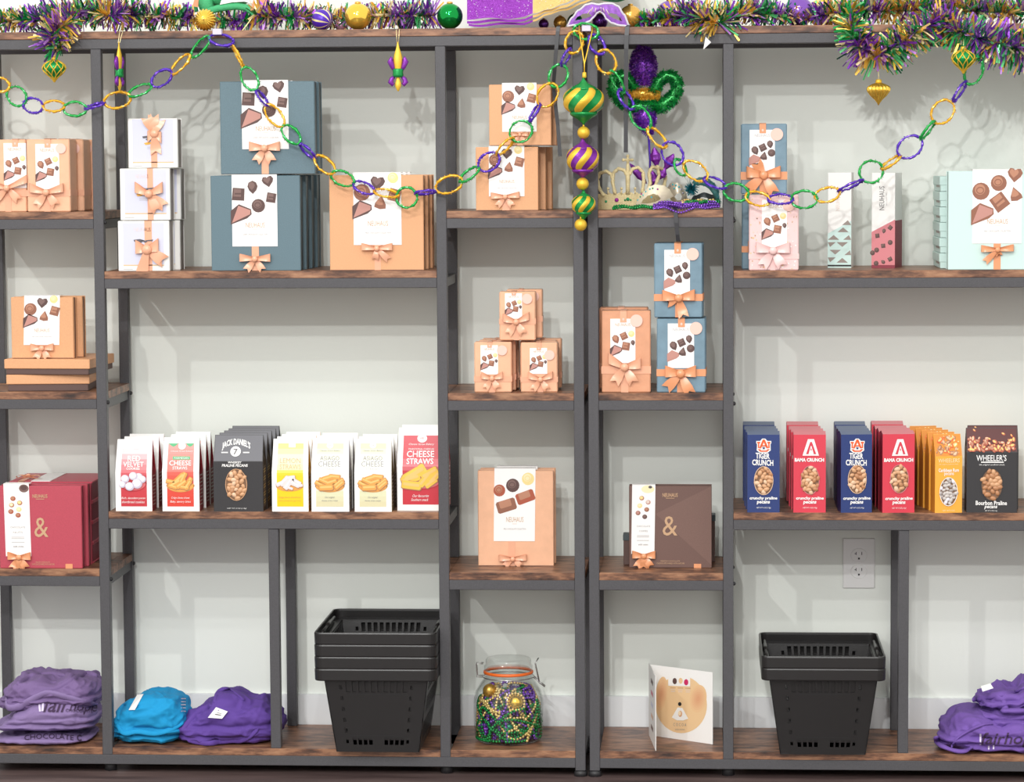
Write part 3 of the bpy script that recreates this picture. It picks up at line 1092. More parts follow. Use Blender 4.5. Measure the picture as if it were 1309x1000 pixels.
def and_box(label, rect, yf, t, zb, body, side, cardr, amp, brand, foot, tabr, bowp, dots, group=None, rz=0.0, cup=False):
    root, fr, mb = pack('chocolate_box', label, 'chocolate box', rect, yf, t, zb, body, side, rz, group)
    ax, ay, aw, ah = amp
    if body == 'brown_box':
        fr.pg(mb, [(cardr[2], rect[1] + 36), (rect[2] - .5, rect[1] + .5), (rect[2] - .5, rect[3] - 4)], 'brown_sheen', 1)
    fr.txt(mb, '&', ax - aw / 2, ay - ah / 2, ax + aw / 2, ay + ah / 2, 'gold_print', 3)
    fr.txt(mb, 'NEUHAUS', *brand, 'gold_print', 3, bold=.02)
    bx0, by0, bx1, by1 = brand
    fr.rect(mb, bx0 + (bx1 - bx0) * .22, by1 + 1.2, bx0 + (bx1 - bx0) * .78, by1 + 1.9, 'gold_print', 3)
    fx0, fy0, fx1, fy1 = foot
    fr.txt(mb, 'MAISON CHOCOLATE', fx0 + 5, fy0, fx1 - 6, fy0 + 1.7, 'gold_print', 3)
    fr.txt(mb, 'CHOCOLATE PAIRED WITH NATURE', fx0, fy1 - 2, fx1, fy1, 'gold_print', 3)
    mb.build('box_body', root)
    mb = MB()
    p, q = fr.pt(tabr[0], tabr[3]), fr.pt(tabr[2], tabr[1])
    mb.box(p.x, q.x, -t / 2 - .0012, -t / 2 + .003, max(p.z, .0002), q.z, 'ribbon_orange')
    mb.build('seal_tab', root)
    cf = card(root, fr, *cardr, None, None, sub=None, tilt=-1.5 if body == 'red_box' else 1.5)
    ob = [c for c in COL.objects if c.parent == root and c.name.startswith('card')][-1]
    mb = MB()
    x0, y0, x1, y1 = cardr
    w, h = x1 - x0, y1 - y0
    if cup:
        cf.ell(mb, x0 + .68 * w, y0 + .06 * h, .28 * w, .055 * h, 'choc_whitel', 1)
        cf.ell(mb, x0 + .78 * w, y0 + .03 * h, .08 * w, .02 * h, 'dark_print', 2)
    else:
        cf.ell(mb, x0 + .80 * w, y0 + .06 * h, .19 * w, .055 * h, 'choc_darkl', 1)
        cf.ell(mb, x0 + .80 * w, y0 + .05 * h, .13 * w, .035 * h, 'choc_dark', 2)
    for dx, dy, c1, c2 in dots:
        cf.ell(mb, x0 + dx * w, y0 + dy * h, .105 * w, .033 * h, c1, 1)
        cf.ell(mb, x0 + dx * w - .4, y0 + dy * h - .5, .07 * w, .022 * h, c2, 2)
    cf.txt(mb, 'CHOCOLATE', x0 + .22 * w, y0 + .585 * h, x0 + .80 * w, y0 + .610 * h, 'grey_print', 1)
    cf.txt(mb, 'COFFEE' if cup else 'NUTS', x0 + .32 * w, y0 + .655 * h, x0 + .70 * w, y0 + .68 * h, 'grey_print', 1)
    for q in (.73, .75, .80):
        cf.rect(mb, x0 + .24 * w, y0 + q * h, x0 + .76 * w, y0 + (q + .008) * h, 'pale_print', 1)
    cf.txt(mb, 'with notes', x0 + .3 * w, y0 + .85 * h, x0 + .72 * w, y0 + .875 * h, 'dark_print', 1)
    # the printed picture belongs to the card
    base = len(ob.data.vertices)
    m2 = MB()
    m2.v = [tuple(v.co) for v in ob.data.vertices]
    m2.f = [list(p.vertices) for p in ob.data.polygons]
    m2.m = [0] * len(m2.f)
    m2.s = [False] * len(m2.f)
    m2.slots = ['card_white']
    for f, k in zip(mb.f, mb.m):
        m2.f.append([i + base for i in f])
        m2.m.append(m2.mi(mb.slots[k]))
        m2.s.append(False)
    m2.v += mb.v
    ob.data = m2.mesh('card')
    put_bow(root, fr, *bowp, 'ribbon_orange', seed=7, tails=((-.5, 1.0), (.5, .95), (0, 1.1)))
    return root, fr


nd = [(.36, .2, 'choc_red', 'choc_milkl'), (.62, .26, 'choc_milkl', 'choc_white'), (.30, .29, 'choc_milkl', 'choc_whitel'),
      (.58, .35, 'choc_white', 'choc_whitel'), (.26, .38, 'choc_red', 'choc_milkl'), (.54, .43, 'choc_red', 'choc_milkl')]
g = 'crimson chocolate boxes on the lower left shelf'
r1, fr1 = and_box('crimson square box with gold ampersand and white strip card, front of the lower left shelf', (-1, 621.5, 104.6, 726.4), .008, .03, zs,
                  'red_box', 'red_dark', (5.5, 619, 38, 711), (53, 674, 18, 25), (42.5, 632, 61.5, 636.5), (40, 717.5, 69, 722), (83, 720.5, 92, 727),
                  (24.5, 712, 30, 24), nd, group=g)
dup(r1, (.006, .034, 0), 'crimson box standing directly behind the ampersand box', keep=('box_body',), group=g)
zst = zs
g2 = 'flat crimson boxes stacked behind the ampersand box'
for k, lab in enumerate(('bottom flat crimson box of the stack behind the ampersand box', 'second flat crimson box from the bottom of the stack behind',
                         'third flat crimson box up in the stack behind the ampersand box', 'topmost flat crimson box, with card and bow lying on its lid')):
    a, b = W(13, 660, .085), W(118, 660, .085)
    hh = .0425
    root = thing('flat_chocolate_box', lab, 'chocolate box', ((a.x + b.x) / 2, .085 + .08, zst), 0.0, g2)
    w2 = (b.x - a.x) / 2
    mb = MB()
    mb.box(-w2, w2, -.08, .08, .003, hh - .003, 'red_dark')
    mb.build('tray', root)
    mb = MB()
    mb.box(-w2 - .001, w2 + .0015, -.081, .08, hh - .004, hh, 'red_box', .001)
    mb.box(-w2 - .001, w2 + .0015, -.081, .08, 0, .004, 'red_box', .001)
    mb.build('lid', root)
    if k == 3:
        mb = MB()
        mb.box(-w2 + .045, -w2 + .085, -.079, .07, hh, hh + .0012, 'card_white')
        mb.build('card', root)
        mb = bow_mb(.05, .03, 'ribbon', seed=9)
        mb.v = [(x - w2 + .032, -.045 - z, hh + .0015 - y) for x, y, z in mb.v]
        mb.box(-w2 + .018, -w2 + .03, -.0825, -.02, hh - .0, hh + .001, 'ribbon')
        mb.box(-w2 + .018, -w2 + .03, -.0825, -.0812, hh - .02, hh + .001, 'ribbon')
        mb.build('bow', root)
    zst += hh

# --- left wide bay, upper shelf: lavender boxes, blue boxes, orange boxes
zs = Z_W1[0]


def lav(label, rect, yf, t, zb, panel, name, rib, bow, group, sticks, rz=0.0):
    root, fr, mb = pack('small_gift_box', label, 'gift box', rect, yf, t, zb, 'paper_white', 'box_grey', rz, group)
    x0, y0, x1, y1 = panel
    fr.rect(mb, x0, y0, x1, y1, 'lavender', 1)
    fr.rect(mb, x0, y1 - 1.2, x1, y1, 'cream_gold', 2)
    fr.rect(mb, x0, y1 + 4, x0 + 12, y1 + 4.8, 'pale_print', 1)
    sx, sy = sticks
    fr.pg(mb, [(sx - 12, sy - 1.5), (sx - 4, sy - 2.5), (sx + 3, sy - .5), (sx - 3, sy + .5), (sx - 11, sy + 1)], 'stick_grey', 3)
    fr.pg(mb, [(sx - 8, sy + 2.5), (sx - 1, sy - 1.5), (sx + 6, sy + 1), (sx + 3, sy + 2.5), (sx, sy + .8), (sx - 5, sy + 4)], 'stick_grey', 3)
    fr.pg(mb, [(sx + 3, sy - 1), (sx + 13, sy - 1.8), (sx + 12, sy + .4), (sx + 4, sy + .6)], 'stick_grey', 3)
    fr.pg(mb, [(sx - 10, sy + 7), (sx - 8, sy + 9.5), (sx - 3, sy + 9), (sx + 1, sy + 6), (sx - 4, sy + 5.8)], 'orange_fruit', 3)
    if name:
        fr.txt(mb, 'NEUHAUS', *name, 'faint_print', 2)
    for q in (12, 14):
        fr.rect(mb, sx - 6, sy + q, sx + 6, sy + q + .6, 'pale_print', 2)
    mb.build('box_body', root)
    ribbons(root, fr, 'ribbon', rib)
    cx, cy, w, h, kw = bow
    put_bow(root, fr, cx, cy, w, h, 'ribbon', **kw)
    return root, fr


g = 'small lavender gift boxes in the stack of three'
la1, fa1 = lav('bottom lavender gift box of the stack, its bow tail hanging over the shelf edge', (151, 282.5, 216.5, 346.5), .008, .05, zs, (157.5, 285, 209.5, 339.5),
               (172, 291, 193, 296), (185, 194.5), (188.5, 319, 30, 42, dict(seed=1, tails=((-.55, 1.7), (1.2, .6)), tilt=.3)), g, (183, 308))
zq = la1.location.z + fa1.h + .0014
la2, fa2 = lav('middle lavender gift box of the stack, with its bow off to the right', (153.5, 215.5, 217.2, 281.5), .01, .05, zq, (159.5, 217, 212.5, 273.5),
               (174, 223, 190, 228), (188.5, 196), (191, 248, 36, 34, dict(seed=2, tails=((.5, 1.1), (.9, .8)), tilt=.35)), g, (184, 241.5))
zq2 = la2.location.z + fa2.h + .0014
la3, fa3 = lav('top lavender gift box of the stack, bow loops standing above the edge', (163.8, 151.5, 227, 215), .018, .05, zq2, (169.5, 152.5, 221.5, 208.5),
               None, (193, 201), (198, 171, 18, 36, dict(seed=3, tails=((-.9, -1.0), (.7, -.9), (-.1, -1.1), (.15, 1.2)), tilt=-.6)), g, (194, 176))
dup(la1, (.012, .054, 0), 'lavender gift box behind the bottom one of the stack', group=g, keep=('box_body',))
dup(la2, (.012, .054, 0), 'lavender gift box behind the middle one of the stack', group=g, keep=('box_body',))

g = 'slate blue boxes in the lower row'
bb1, fb = boxed('chocolate_box', 'slate blue box with white card and bow, front one under another blue box', (269.8, 224.5, 384, 346.3), .006, .05, zs,
                'blue_box', 'blue_side', (297, 223.7, 354.7, 315), 'dark', (326, 331, 40, 24), ribx=(321.5, 330.5), seed=4, group=g)
for k, lab in enumerate(('slate blue box directly behind the lower carded one', 'slate blue box third in the lower row', 'slate blue box at the back of the lower row by the wall')):
    dup(bb1, (.004 + .004 * k, .055 * (k + 1), 0), lab, keep=('box_body', 'card'), group=g)
zq = bb1.location.z + fb.h + .0026
g = 'slate blue boxes on top'
bt1, fbt = boxed('chocolate_box', 'upper slate blue box with white card, crossed by the chain garland', (281.5, 104, 402.3, 221.5), .006, .045, zq,
                 'blue_box', 'blue_side', (309.5, 103, 369, 189.6), 'dark', (338.5, 188.5, 40, 29), ribx=(334, 343), seed=5, group=g)
dup(bt1, (.002, .05, 0), 'upper slate blue box behind the one the chain crosses', keep=('box_body', 'card'), group=g)

g = 'orange boxes on the upper wide shelf'
ob1, fo = boxed('chocolate_box', 'orange box with white card right of the blue boxes, front one', (421.3, 224, 541.5, 346.2), .006, .04, zs,
                'orange_box', 'kraft_side', (452.2, 221, 513.3, 313.5), 'mix', (482, 318, 40, 22), ribx=(478.5, 486.5), seed=6, group=g, tails=((-.1, 1.1), (.6, 1.1)))
dup(ob1, (.005, .044, 0), 'orange box standing second behind the carded orange box', keep=('box_body', 'card'), group=g)
dup(ob1, (.009, .088, 0), 'orange box third behind the carded orange box', keep=('box_body', 'card'), group=g)

# --- middle narrow bay
zs = Z_N2[0]
g = 'lower orange boxes in the middle bay'
nb1, fn = boxed('chocolate_box', 'orange box with large bow, lower front one on the upper middle shelf', (608.3, 188, 688, 269.3), .006, .045, zs,
                'orange_box', 'kraft_side', (625, 187.4, 670.4, 251), 'mix', (646, 251.5, 37, 20), ribx=(642, 651.5), seed=8, group=g)
dup(nb1, (.012, .055, 0), 'orange box second behind the lower one in the middle bay', keep=('box_body', 'card'), group=g)
dup(nb1, (.021, .11, 0), 'orange box at the back of the lower row in the middle bay', keep=('box_body', 'card'), group=g)
zq = nb1.location.z + fn.h + .0026
g = 'upper orange boxes in the middle bay'
nb2, fn2 = boxed('chocolate_box', 'upper orange box with white card behind the hanging green chain link', (625.2, 108, 704.6, 187), .008, .04, zq,
                 'orange_box', 'kraft_side', (642, 106.5, 686, 169), 'mix', (664.5, 173, 22, 14), ribx=(661, 668), seed=9, group=g)
dup(nb2, (.008, .045, 0), 'upper orange box behind the one with the card in the middle bay', keep=('box_body',), group=g)

zs = Z_N2[1]
g = 'small peach wrapped boxes in a pyramid'
sw1, fs1 = wrapped('gift_box', 'small peach wrapped box, lower left front of the pyramid', (606.3, 437.5, 654, 502.3), .022, .035, zs, 'peach_wrap',
                   (614.5, 441.5, 636.7, 479), (629, 484, 28, 22), 'pouch', sticker=(642, 448, 6.5), band=(481, 488.5), seed=11, group=g, bowtilt=.3)
sw2, fs2 = wrapped('gift_box', 'small peach wrapped box, lower right front of the pyramid', (665.8, 438, 712.8, 501.5), .026, .035, zs, 'peach_wrap',
                   (677.5, 445, 699.5, 478), (691, 485, 32, 22), 'pouch', sticker=(702.5, 454, 6.5), band=(481.5, 488.5), seed=12, group=g, bowtilt=.35)
dup(sw1, (.006, .038, .001), 'small peach wrapped box second behind the lower left one', group=g, keep=('wrapped_body', 'ribbon', 'card', 'tab'))
dup(sw1, (.010, .076, .002), 'small peach wrapped box third behind the lower left one', group=g, keep=('wrapped_body', 'ribbon', 'card', 'tab'))
dup(sw2, (-.004, .038, .001), 'small peach wrapped box second behind the lower right one', group=g, keep=('wrapped_body', 'ribbon', 'card', 'tab'))
dup(sw2, (.004, .076, .003), 'small peach wrapped box third behind the lower right one', group=g, keep=('wrapped_body', 'ribbon', 'card', 'tab'))
zq = zs + max(fs1.h, fs2.h) + .003
sw3, fs3 = wrapped('gift_box', 'small peach wrapped box at the front on top of the pyramid', (638.3, 373, 684.5, 434.3), .03, .035, zq, 'peach_wrap',
                   (645.7, 375, 667.5, 407), (660, 411, 34, 26), 'pouch', sticker=(674, 382, 6.5), band=(407, 414), seed=13, group=g, bowtilt=.4)
dup(sw3, (.0115, .042, .0025), 'small peach wrapped box at the back on top of the pyramid', group=g, keep=('wrapped_body', 'ribbon', 'card', 'tab'))

zs = Z_N2[2]
g = 'peach truffle boxes in the middle bay'
tb1, ft = boxed('truffle_box', 'tall peach box with truffle card, front one on the lower middle shelf', (611, 602, 707.6, 722), .098, .022, zs,
                'peach_wrap', 'kraft_side', (632.5, 599.3, 685, 690.5), 'truffle', (655.5, 712.5, 36, 20), ribx=(649.5, 658.5), seed=14, group=g, tilt=1.5, tails=((-.5, .8), (.5, .8)))
dup(tb1, (.0025, .03, .001), 'tall peach box behind the truffle card box', keep=('box_body', 'card'), group=g)

# --- right narrow bay
zs = Z_N3[1]
g = 'copper wrapped boxes in the right narrow bay'
cw1, fc = wrapped('gift_box', 'copper wrapped tall box with big bow, beside the stacked blue boxes', (769, 397.5, 831.6, 501.6), .012, .05, zs, 'copper_wrap',
                  (780.3, 407.5, 812.3, 464), (798.5, 469, 42, 34), 'pouch', sticker=(813.6, 410, 8), band=(468, 477.5), seed=15, group=g, bowtilt=.4)
dup(cw1, (-.006, .056, .0035), 'copper wrapped box standing behind the one with the big bow', group=g, keep=('wrapped_body', 'ribbon', 'card', 'tab'))
g = 'blue wrapped boxes in the right narrow bay'
bw1, fw1 = wrapped('gift_box', 'blue wrapped box, lower front one of the two tier stack', (839.6, 407.5, 901.8, 501.2), .012, .05, zs, 'blue_wrap',
                   (853.7, 413.6, 887.3, 470), (870, 477, 40, 36), 'pouchdark', rib='ribbon_orange', sticker=(889.7, 419.6, 8), band=(471.5, 480.5), seed=16, group=g, tails=((-.75, .9), (.5, 1.2)))
dup(bw1, (.002, .055, 0), 'blue wrapped box behind the lower front one of the two tier stack', group=g, keep=('wrapped_body', 'ribbon', 'card', 'tab'))
zq = zs + fw1.h + .0022
bw2, fw2 = wrapped('gift_box', 'blue wrapped box, upper front one of the stack, dark ribbon above it', (836.2, 311, 897.8, 406.3), .012, .045, zq, 'blue_wrap',
                   (849.3, 319.5, 882, 378), (867.5, 381, 42, 34), 'pouchdark', rib='ribbon_orange', sticker=(885.3, 325, 8), band=(376, 385), seed=17, group=g, tails=((.25, 1.2), (-.6, .3)))
dup(bw2, (.003, .05, .0), 'blue wrapped box behind the upper front one of the stack', group=g, keep=('wrapped_body', 'ribbon', 'card', 'tab'))

zs = Z_N3[2]
nc = [(.42, .19, 'choc_milkl', 'choc_white'), (.70, .25, 'choc_pink', 'faint_print'), (.34, .3, 'choc_white', 'choc_whitel'),
      (.64, .355, 'choc_milk', 'choc_milkl'), (.27, .405, 'choc_milk', 'choc_pink'), (.56, .46, 'choc_dark', 'choc_darkl')]
br1, fbr = and_box('brown square box with gold ampersand and white strip card, on the lower right narrow shelf', (804.2, 621.3, 909.8, 726.5), .075, .032, zs,
                   'brown_box', 'brown_base', (808.3, 620.2, 838, 708.5), (856.5, 672.5, 19, 25), (847, 630.5, 866.5, 635.5), (839.5, 716.7, 875, 721.5), (887, 721, 896.3, 727.5),
                   (823, 711, 30, 24), nc, cup=True)
for lab, x0, x1, y0, yf in (('dark brown small box peeking out left behind the ampersand box', 797, 840, 684, .115), ('dark brown box peeking out right behind the ampersand box', 850, 914, 659, .16)):
    root, fr, mb = pack('small_box', lab, 'box', (x0, y0, x1, 722), yf, .035, zs, 'brown_base', None, 0.0, 'brown boxes behind the ampersand box')
    mb.build('box_body', root)
    mb = MB()
    mb.box(-fr.w / 2 - .001, fr.w / 2 + .001, -.0185, .0185, fr.h - .012, fr.h + .001, 'blue_side', .001)
    mb.build('lid', root)

# --- right wide bay, upper shelf
zs = Z_W2[0]
g = 'blue wrapped boxes on the upper right shelf'
rb0, fr0 = wrapped('gift_box', 'lower blue wrapped box mostly hidden behind the pink floral box', (948.5, 249.5, 1007, 343.5), .07, .05, zs, 'blue_wrap',
                   (960, 256, 992, 308), (976, 316, 40, 30), 'pouchdark', rib='ribbon_orange', band=(314, 322), seed=18, group=g)
zq = zs + fr0.h + .0022
rb1, frb = wrapped('gift_box', 'upper blue wrapped box with orange bow, standing above the pink floral box', (947.3, 158.3, 1006, 248.5), .06, .05, zq, 'blue_wrap',
                   (958.2, 166, 990.5, 219), (976, 224, 44, 36), 'pouchdark', rib='ribbon_orange', sticker=(993, 172, 8), band=(219.8, 230), seed=19, group=g, tails=((-.75, .9), (.5, 1.1), (-.35, -.8)))
pk, fpk = wrapped('gift_box', 'pink floral wrapped box in front of the lower blue box', (957.5, 249.5, 1021, 345.4), .008, .045, zs, 'pink_wrap',
                  (974, 255.5, 1006, 316), (988, 320, 44, 34), 'pouch', rib='ribbon_pink', sticker=(1008, 262, 8), band=(324, 331), seed=20, floral=True)


def bar_box(label, rect, yf, t, rz, lower, side, group=None):
    root, fr, mb = pack('chocolate_bar_box', label, 'chocolate box', rect, yf, t, zs, 'paper_white', None, rz, group, bev=.0005)
    x0, y0, x1, y1 = rect
    w, h = x1 - x0, y1 - y0
    if lower == 'pink':
        fr.pg(mb, [(x0, y1 - 4), (x0, y0 + .62 * h), (x1, y0 + .49 * h), (x1, y1 - 4)], 'p_crim_top', 1)
        fr.rect(mb, x0, y1 - 4, x1, y1, 'red_dark', 1)
        for k, (cx, cy, kd) in enumerate([(.25, .66, 'square'), (.53, .61, 'drop'), (.8, .575, 'square'), (.22, .81, 'ball'), (.5, .765, 'square'), (.8, .73, 'ball'),
                                          (.5, .935, 'drop'), (.8, .905, 'square'), (.2, .95, 'ball'), (.04, .84, 'ball')]):
            choc(fr, mb, kd, x0 + cx * w, y0 + cy * h, .105 * w, .4 * k, 'dark', 2)
        fr.txt(mb, 'NEUHAUS', x0 + .32 * w, y0 + .14 * h, x0 + .54 * w, y0 + .39 * h, 'dark_print', 1, rot90=True)
        fr.txt(mb, 'BELGIAN 1857', x0 + .60 * w, y0 + .2 * h, x0 + .66 * w, y0 + .34 * h, 'pale_print', 1, rot90=True)
        mb.box(fr.w / 2, fr.w / 2 + .0004, -t / 2, t / 2, .0, fr.h * .5, side)
    else:
        fr.pg(mb, [(x0, y1), (x0, y0 + .64 * h), (x1, y0 + .505 * h), (x1, y1)], 'mint_box', 1)
        for cx, cy in ((.85, .525), (.65, .6), (.25, .68), (.9, .68), (.62, .755), (.1, .755), (.32, .835), (.95, .84), (.62, .92), (.1, .915)):
            sx = .24
            a, b = max(0, cx - sx), min(1, cx + sx)
            up = (int(cy * 100) % 2 == 0)
            d = .025 if up else -.025
            fr.pg(mb, [(x0 + a * w, y0 + (cy + d) * h), (x0 + cx * w, y0 + (cy - d) * h), (x0 + b * w, y0 + (cy + d) * h)] if True else [], 'box_grey', 2)
        fr.rect(mb, x0, y1 - 4, x1, y1 - 2, 'slot_black', 3)
        fr.txt(mb, 'NEUHAUS', x0 + .34 * w, y0 + .2 * h, x0 + .5 * w, y0 + .4 * h, 'faint_print', 1, rot90=True)
    mb.build('box_body', root)
    return root


bar_box('slim white and mint box with triangle pattern on the upper right shelf', (1060.3, 220.5, 1090.5, 342), .13, .045, -.15, 'mint', 'mint_dark')
pb = bar_box('slim white and pink chocolate bar box, front one', (1117, 221, 1147.4, 342), .11, .035, -.27, 'pink', 'red_dark', 'slim pink bar boxes')
dup(pb, (.0095, .042, 0), 'slim white and pink bar box behind the front one', group='slim pink bar boxes')

mt, fm = boxed('chocolate_box', 'large pale mint box with white card, cut by the right edge', (1212, 218.6, 1337, 344.6), .006, .045, zs, 'mint_box', 'mint_dark',
               (1243, 217, 1306, 311), 'mint', (1275, 319, 42, 22), rib='ribbon_orange', ribx=(1270.5, 1279.5), seed=21, tails=((-.6, 1.2), (.1, .6)))
zst = zs
g2 = 'flat mint boxes stacked behind the standing mint box'
names = ('bottom', 'second', 'third', 'fourth', 'fifth', 'topmost')
for k in range(6):
    a, b = W(1201, 280, .07), W(1330, 280, .07)
    hh = .0308
    root = thing('flat_chocolate_box', '%s flat mint box from below in the stack behind the standing mint box' % names[k] if 0 < k < 5 else
                 '%s flat mint box of the stack behind the standing mint box' % names[k], 'chocolate box', ((a.x + b.x) / 2, .07 + .085, zst), 0.0, g2)
    w2 = (b.x - a.x) / 2
    mb = MB()
    mb.box(-w2 + .002, w2 - .002, -.084, .084, .001, hh * .5, 'mint_box')
    mb.box(-w2 + .0015, -w2 + .003, -.06, .02, hh * .28, hh * .5, 'box_grey')
    mb.build('tray', root)
    mb = MB()
    mb.box(-w2, w2, -.085, .085, hh * .42, hh, 'mint_box', .001)
    mb.build('lid', root)
    if k == 5:
        mb = bow_mb(.05, .03, 'ribbon_orange', seed=10)
        mb.v = [(x + .005, z * .5 - .05, hh + .001 - y) for x, y, z in mb.v]
        mb.build('bow', root)
    zst += hh


# ---------------------------------------------------------------- gable pouches and packs
def gable(name, label, rect, yf, t, zb, body, side, vk=.56, inset=.03, rz=0.0, top=None, group=None, pinch=.012):
    """carton pouch: upright lower front, sloping upper front that meets the back at a ridge"""
    fr, loc = frame_for(*rect, yf, t, zb)
    fr.vk, fr.inset = vk, inset
    root = thing(name, label, 'snack pouch', loc, rz, group)
    mb = MB()
    w2, t2, h = fr.w / 2, t / 2, fr.h
    hk = h * vk
    wt = w2 * (1 - inset)
    e = .0008
    F0 = [(-w2, -t2, 0), (w2, -t2, 0), (w2, -t2, hk), (-w2, -t2, hk)]
    mb.poly(F0, body)
    mb.poly([(-w2, -t2, hk), (w2, -t2, hk), (wt, -e, h), (-wt, -e, h)], top or body)
    mb.poly([(w2, t2, 0), (-w2, t2, 0), (-w2, t2, hk), (w2, t2, hk)], body)
    mb.poly([(w2, t2, hk), (-w2, t2, hk), (-wt, e, h), (wt, e, h)], body)
    mb.poly([(-wt, -e, h), (wt, -e, h), (wt, e, h), (-wt, e, h)], body)
    mb.poly([(-w2, t2, 0), (w2, t2, 0), (w2, -t2, 0), (-w2, -t2, 0)], body)
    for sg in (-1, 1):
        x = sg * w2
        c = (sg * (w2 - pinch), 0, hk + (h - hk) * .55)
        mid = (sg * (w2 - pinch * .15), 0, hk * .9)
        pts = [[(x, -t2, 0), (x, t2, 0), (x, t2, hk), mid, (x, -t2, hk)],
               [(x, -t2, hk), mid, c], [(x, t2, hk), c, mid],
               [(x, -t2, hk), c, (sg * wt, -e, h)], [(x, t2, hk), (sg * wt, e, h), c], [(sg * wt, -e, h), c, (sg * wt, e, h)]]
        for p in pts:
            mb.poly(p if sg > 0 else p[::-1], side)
    return root, fr, mb


def window(root, fr, mb, cx, cy, rx, ry, pal, ring, seed=0, big=1.0):
    fr.ell(mb, cx, cy, rx, ry, 'nut_dark', 2, 28)
    n = MB()
    rng = random.Random(seed)
    s = fr.w / (fr.x1 - fr.x0)
    placed = []
    for _ in range(600):
        a, r = rng.uniform(0, 6.283), math.sqrt(rng.random()) * .90
        x, y = cx + rx * r * math.cos(a), cy + ry * r * math.sin(a)
        if all((x - q[0]) ** 2 + (y - q[1]) ** 2 > (3.5 * big) ** 2 for q in placed):
            placed.append((x, y))
    for x, y in placed:
        p = fr.pt(x, y, 2)
        rr = rng.uniform(2.4, 3.3) * big * s
        rot = Matrix.Rotation(rng.uniform(0, 3.14), 3, 'Y')
        n.ball(p + Vector((0, -.0004, 0)), rr, rng.choice(pal), 8, 6, (1.15, .45, .75), rot)
    n.build('pecans', root)
    fr.ring(mb, cx, cy, rx - .2, ry - .2, .8, ring, 3, 28, .0012)


# white bakery pouches on the left
zs = Z_W1[1]


def bakery(label, rect, yf, t, panel, grad, side, draw, group, side_top=None, inset=.04, vk=.54):
    root, fr, mb = gable('bakery_pouch', label, rect, yf, t, zs, 'white', side, vk=vk, inset=inset, group=group)
    x0, y0, x1, y1 = panel
    fr.grad(mb, x0, y0, x1, y1, grad, 1)
    draw(fr, mb)
    # lettering on the right side panel
    for i in range(9):
        z = fr.h * (.08 + .05 * i)
        mb.poly([(fr.w / 2 + .0004, -t * .3, z), (fr.w / 2 + .0004, t * .25, z), (fr.w / 2 + .0004, t * .25, z + fr.h * .014), (fr.w / 2 + .0004, -t * .3, z + fr.h * .014)], 'faint_print')
    if side_top:
        x = fr.w / 2
        c = Vector((x - .012, 0, fr.h * (vk + (1 - vk) * .55)))
        a = Vector((x, -t / 2, fr.h * vk))
        mb.poly([p + Vector((.0006, 0, 0)) for p in (a, Vector((x * (1 - inset), -.0008, fr.h)), c)][::-1], side_top)
    mb.build('pouch_body', root)
    return root, fr


def bowl(fr, mb, cx, cy, rx, ry, rim):
    fr.pg(mb, [(cx + rx * math.cos(a), cy + ry * math.sin(a)) for a in [math.pi * i / 14 for i in range(15)]], rim, 2)
    fr.ell(mb, cx, cy, rx, ry * .45, rim, 2)
    fr.pg(mb, [(cx + rx * .94 * math.cos(a), cy + ry * .85 * math.sin(a)) for a in [math.pi * i / 14 for i in range(15)]], 'p_red_m' if rim == 'bowl_red' else 'straw', 3)


def straws(fr, mb, items, a, b, lay=4):
    for x, y, r, rot in items:
        fr.pg(mb, rotpts(SHP['log'], x, y, r, rot, 1, .75), 'nut_b', lay)
        fr.pg(mb, rotpts(SHP['log'], x - .2, y - .4, r * .94, rot, 1, .68), a, lay + 1)
        fr.pg(mb, rotpts(SHP['log'], x - .3, y - .9, r * .8, rot, 1, .3), b, lay + 2)
        lay += .25


def d_red(fr, mb):
    fr.ell(mb, 172.5, 570.5, 5.2, 4.6, 'white', 4)
    fr.txt(mb, 'RED', 162.5, 583.3, 179, 590, 'white', 4, bold=.01)
    fr.txt(mb, 'VELVET', 157, 590.8, 183.5, 596.8, 'white', 4, bold=.01)
    fr.txt(mb, 'COOKIES', 161.5, 597.6, 178.5, 600.6, 'white', 4, bold=.02)
    bowl(fr, mb, 170, 617.5, 17.5, 11, 'bowl_red')
    l = 4
    for x, y, r in ((160, 612, 5.4), (177.5, 609.5, 5.2), (170.5, 608.5, 5.5), (182, 612.5, 5), (156.5, 619, 4.6), (175.5, 618, 6.6), (166, 621.5, 5.8)):
        fr.ell(mb, x, y, r, r * .95, 'cookie_s', l, 16)
        fr.ell(mb, x - r * .12, y - r * .15, r * .82, r * .76, 'cookie', l + .5, 16)
        l += 1
    fr.txt(mb, 'Rich, decadent pecan', 155, 635, 185.5, 638.6, 'white', 3, shear=.3)
    fr.txt(mb, 'shortbread cookies', 155.5, 639.8, 184.5, 643, 'white', 3, shear=.3)


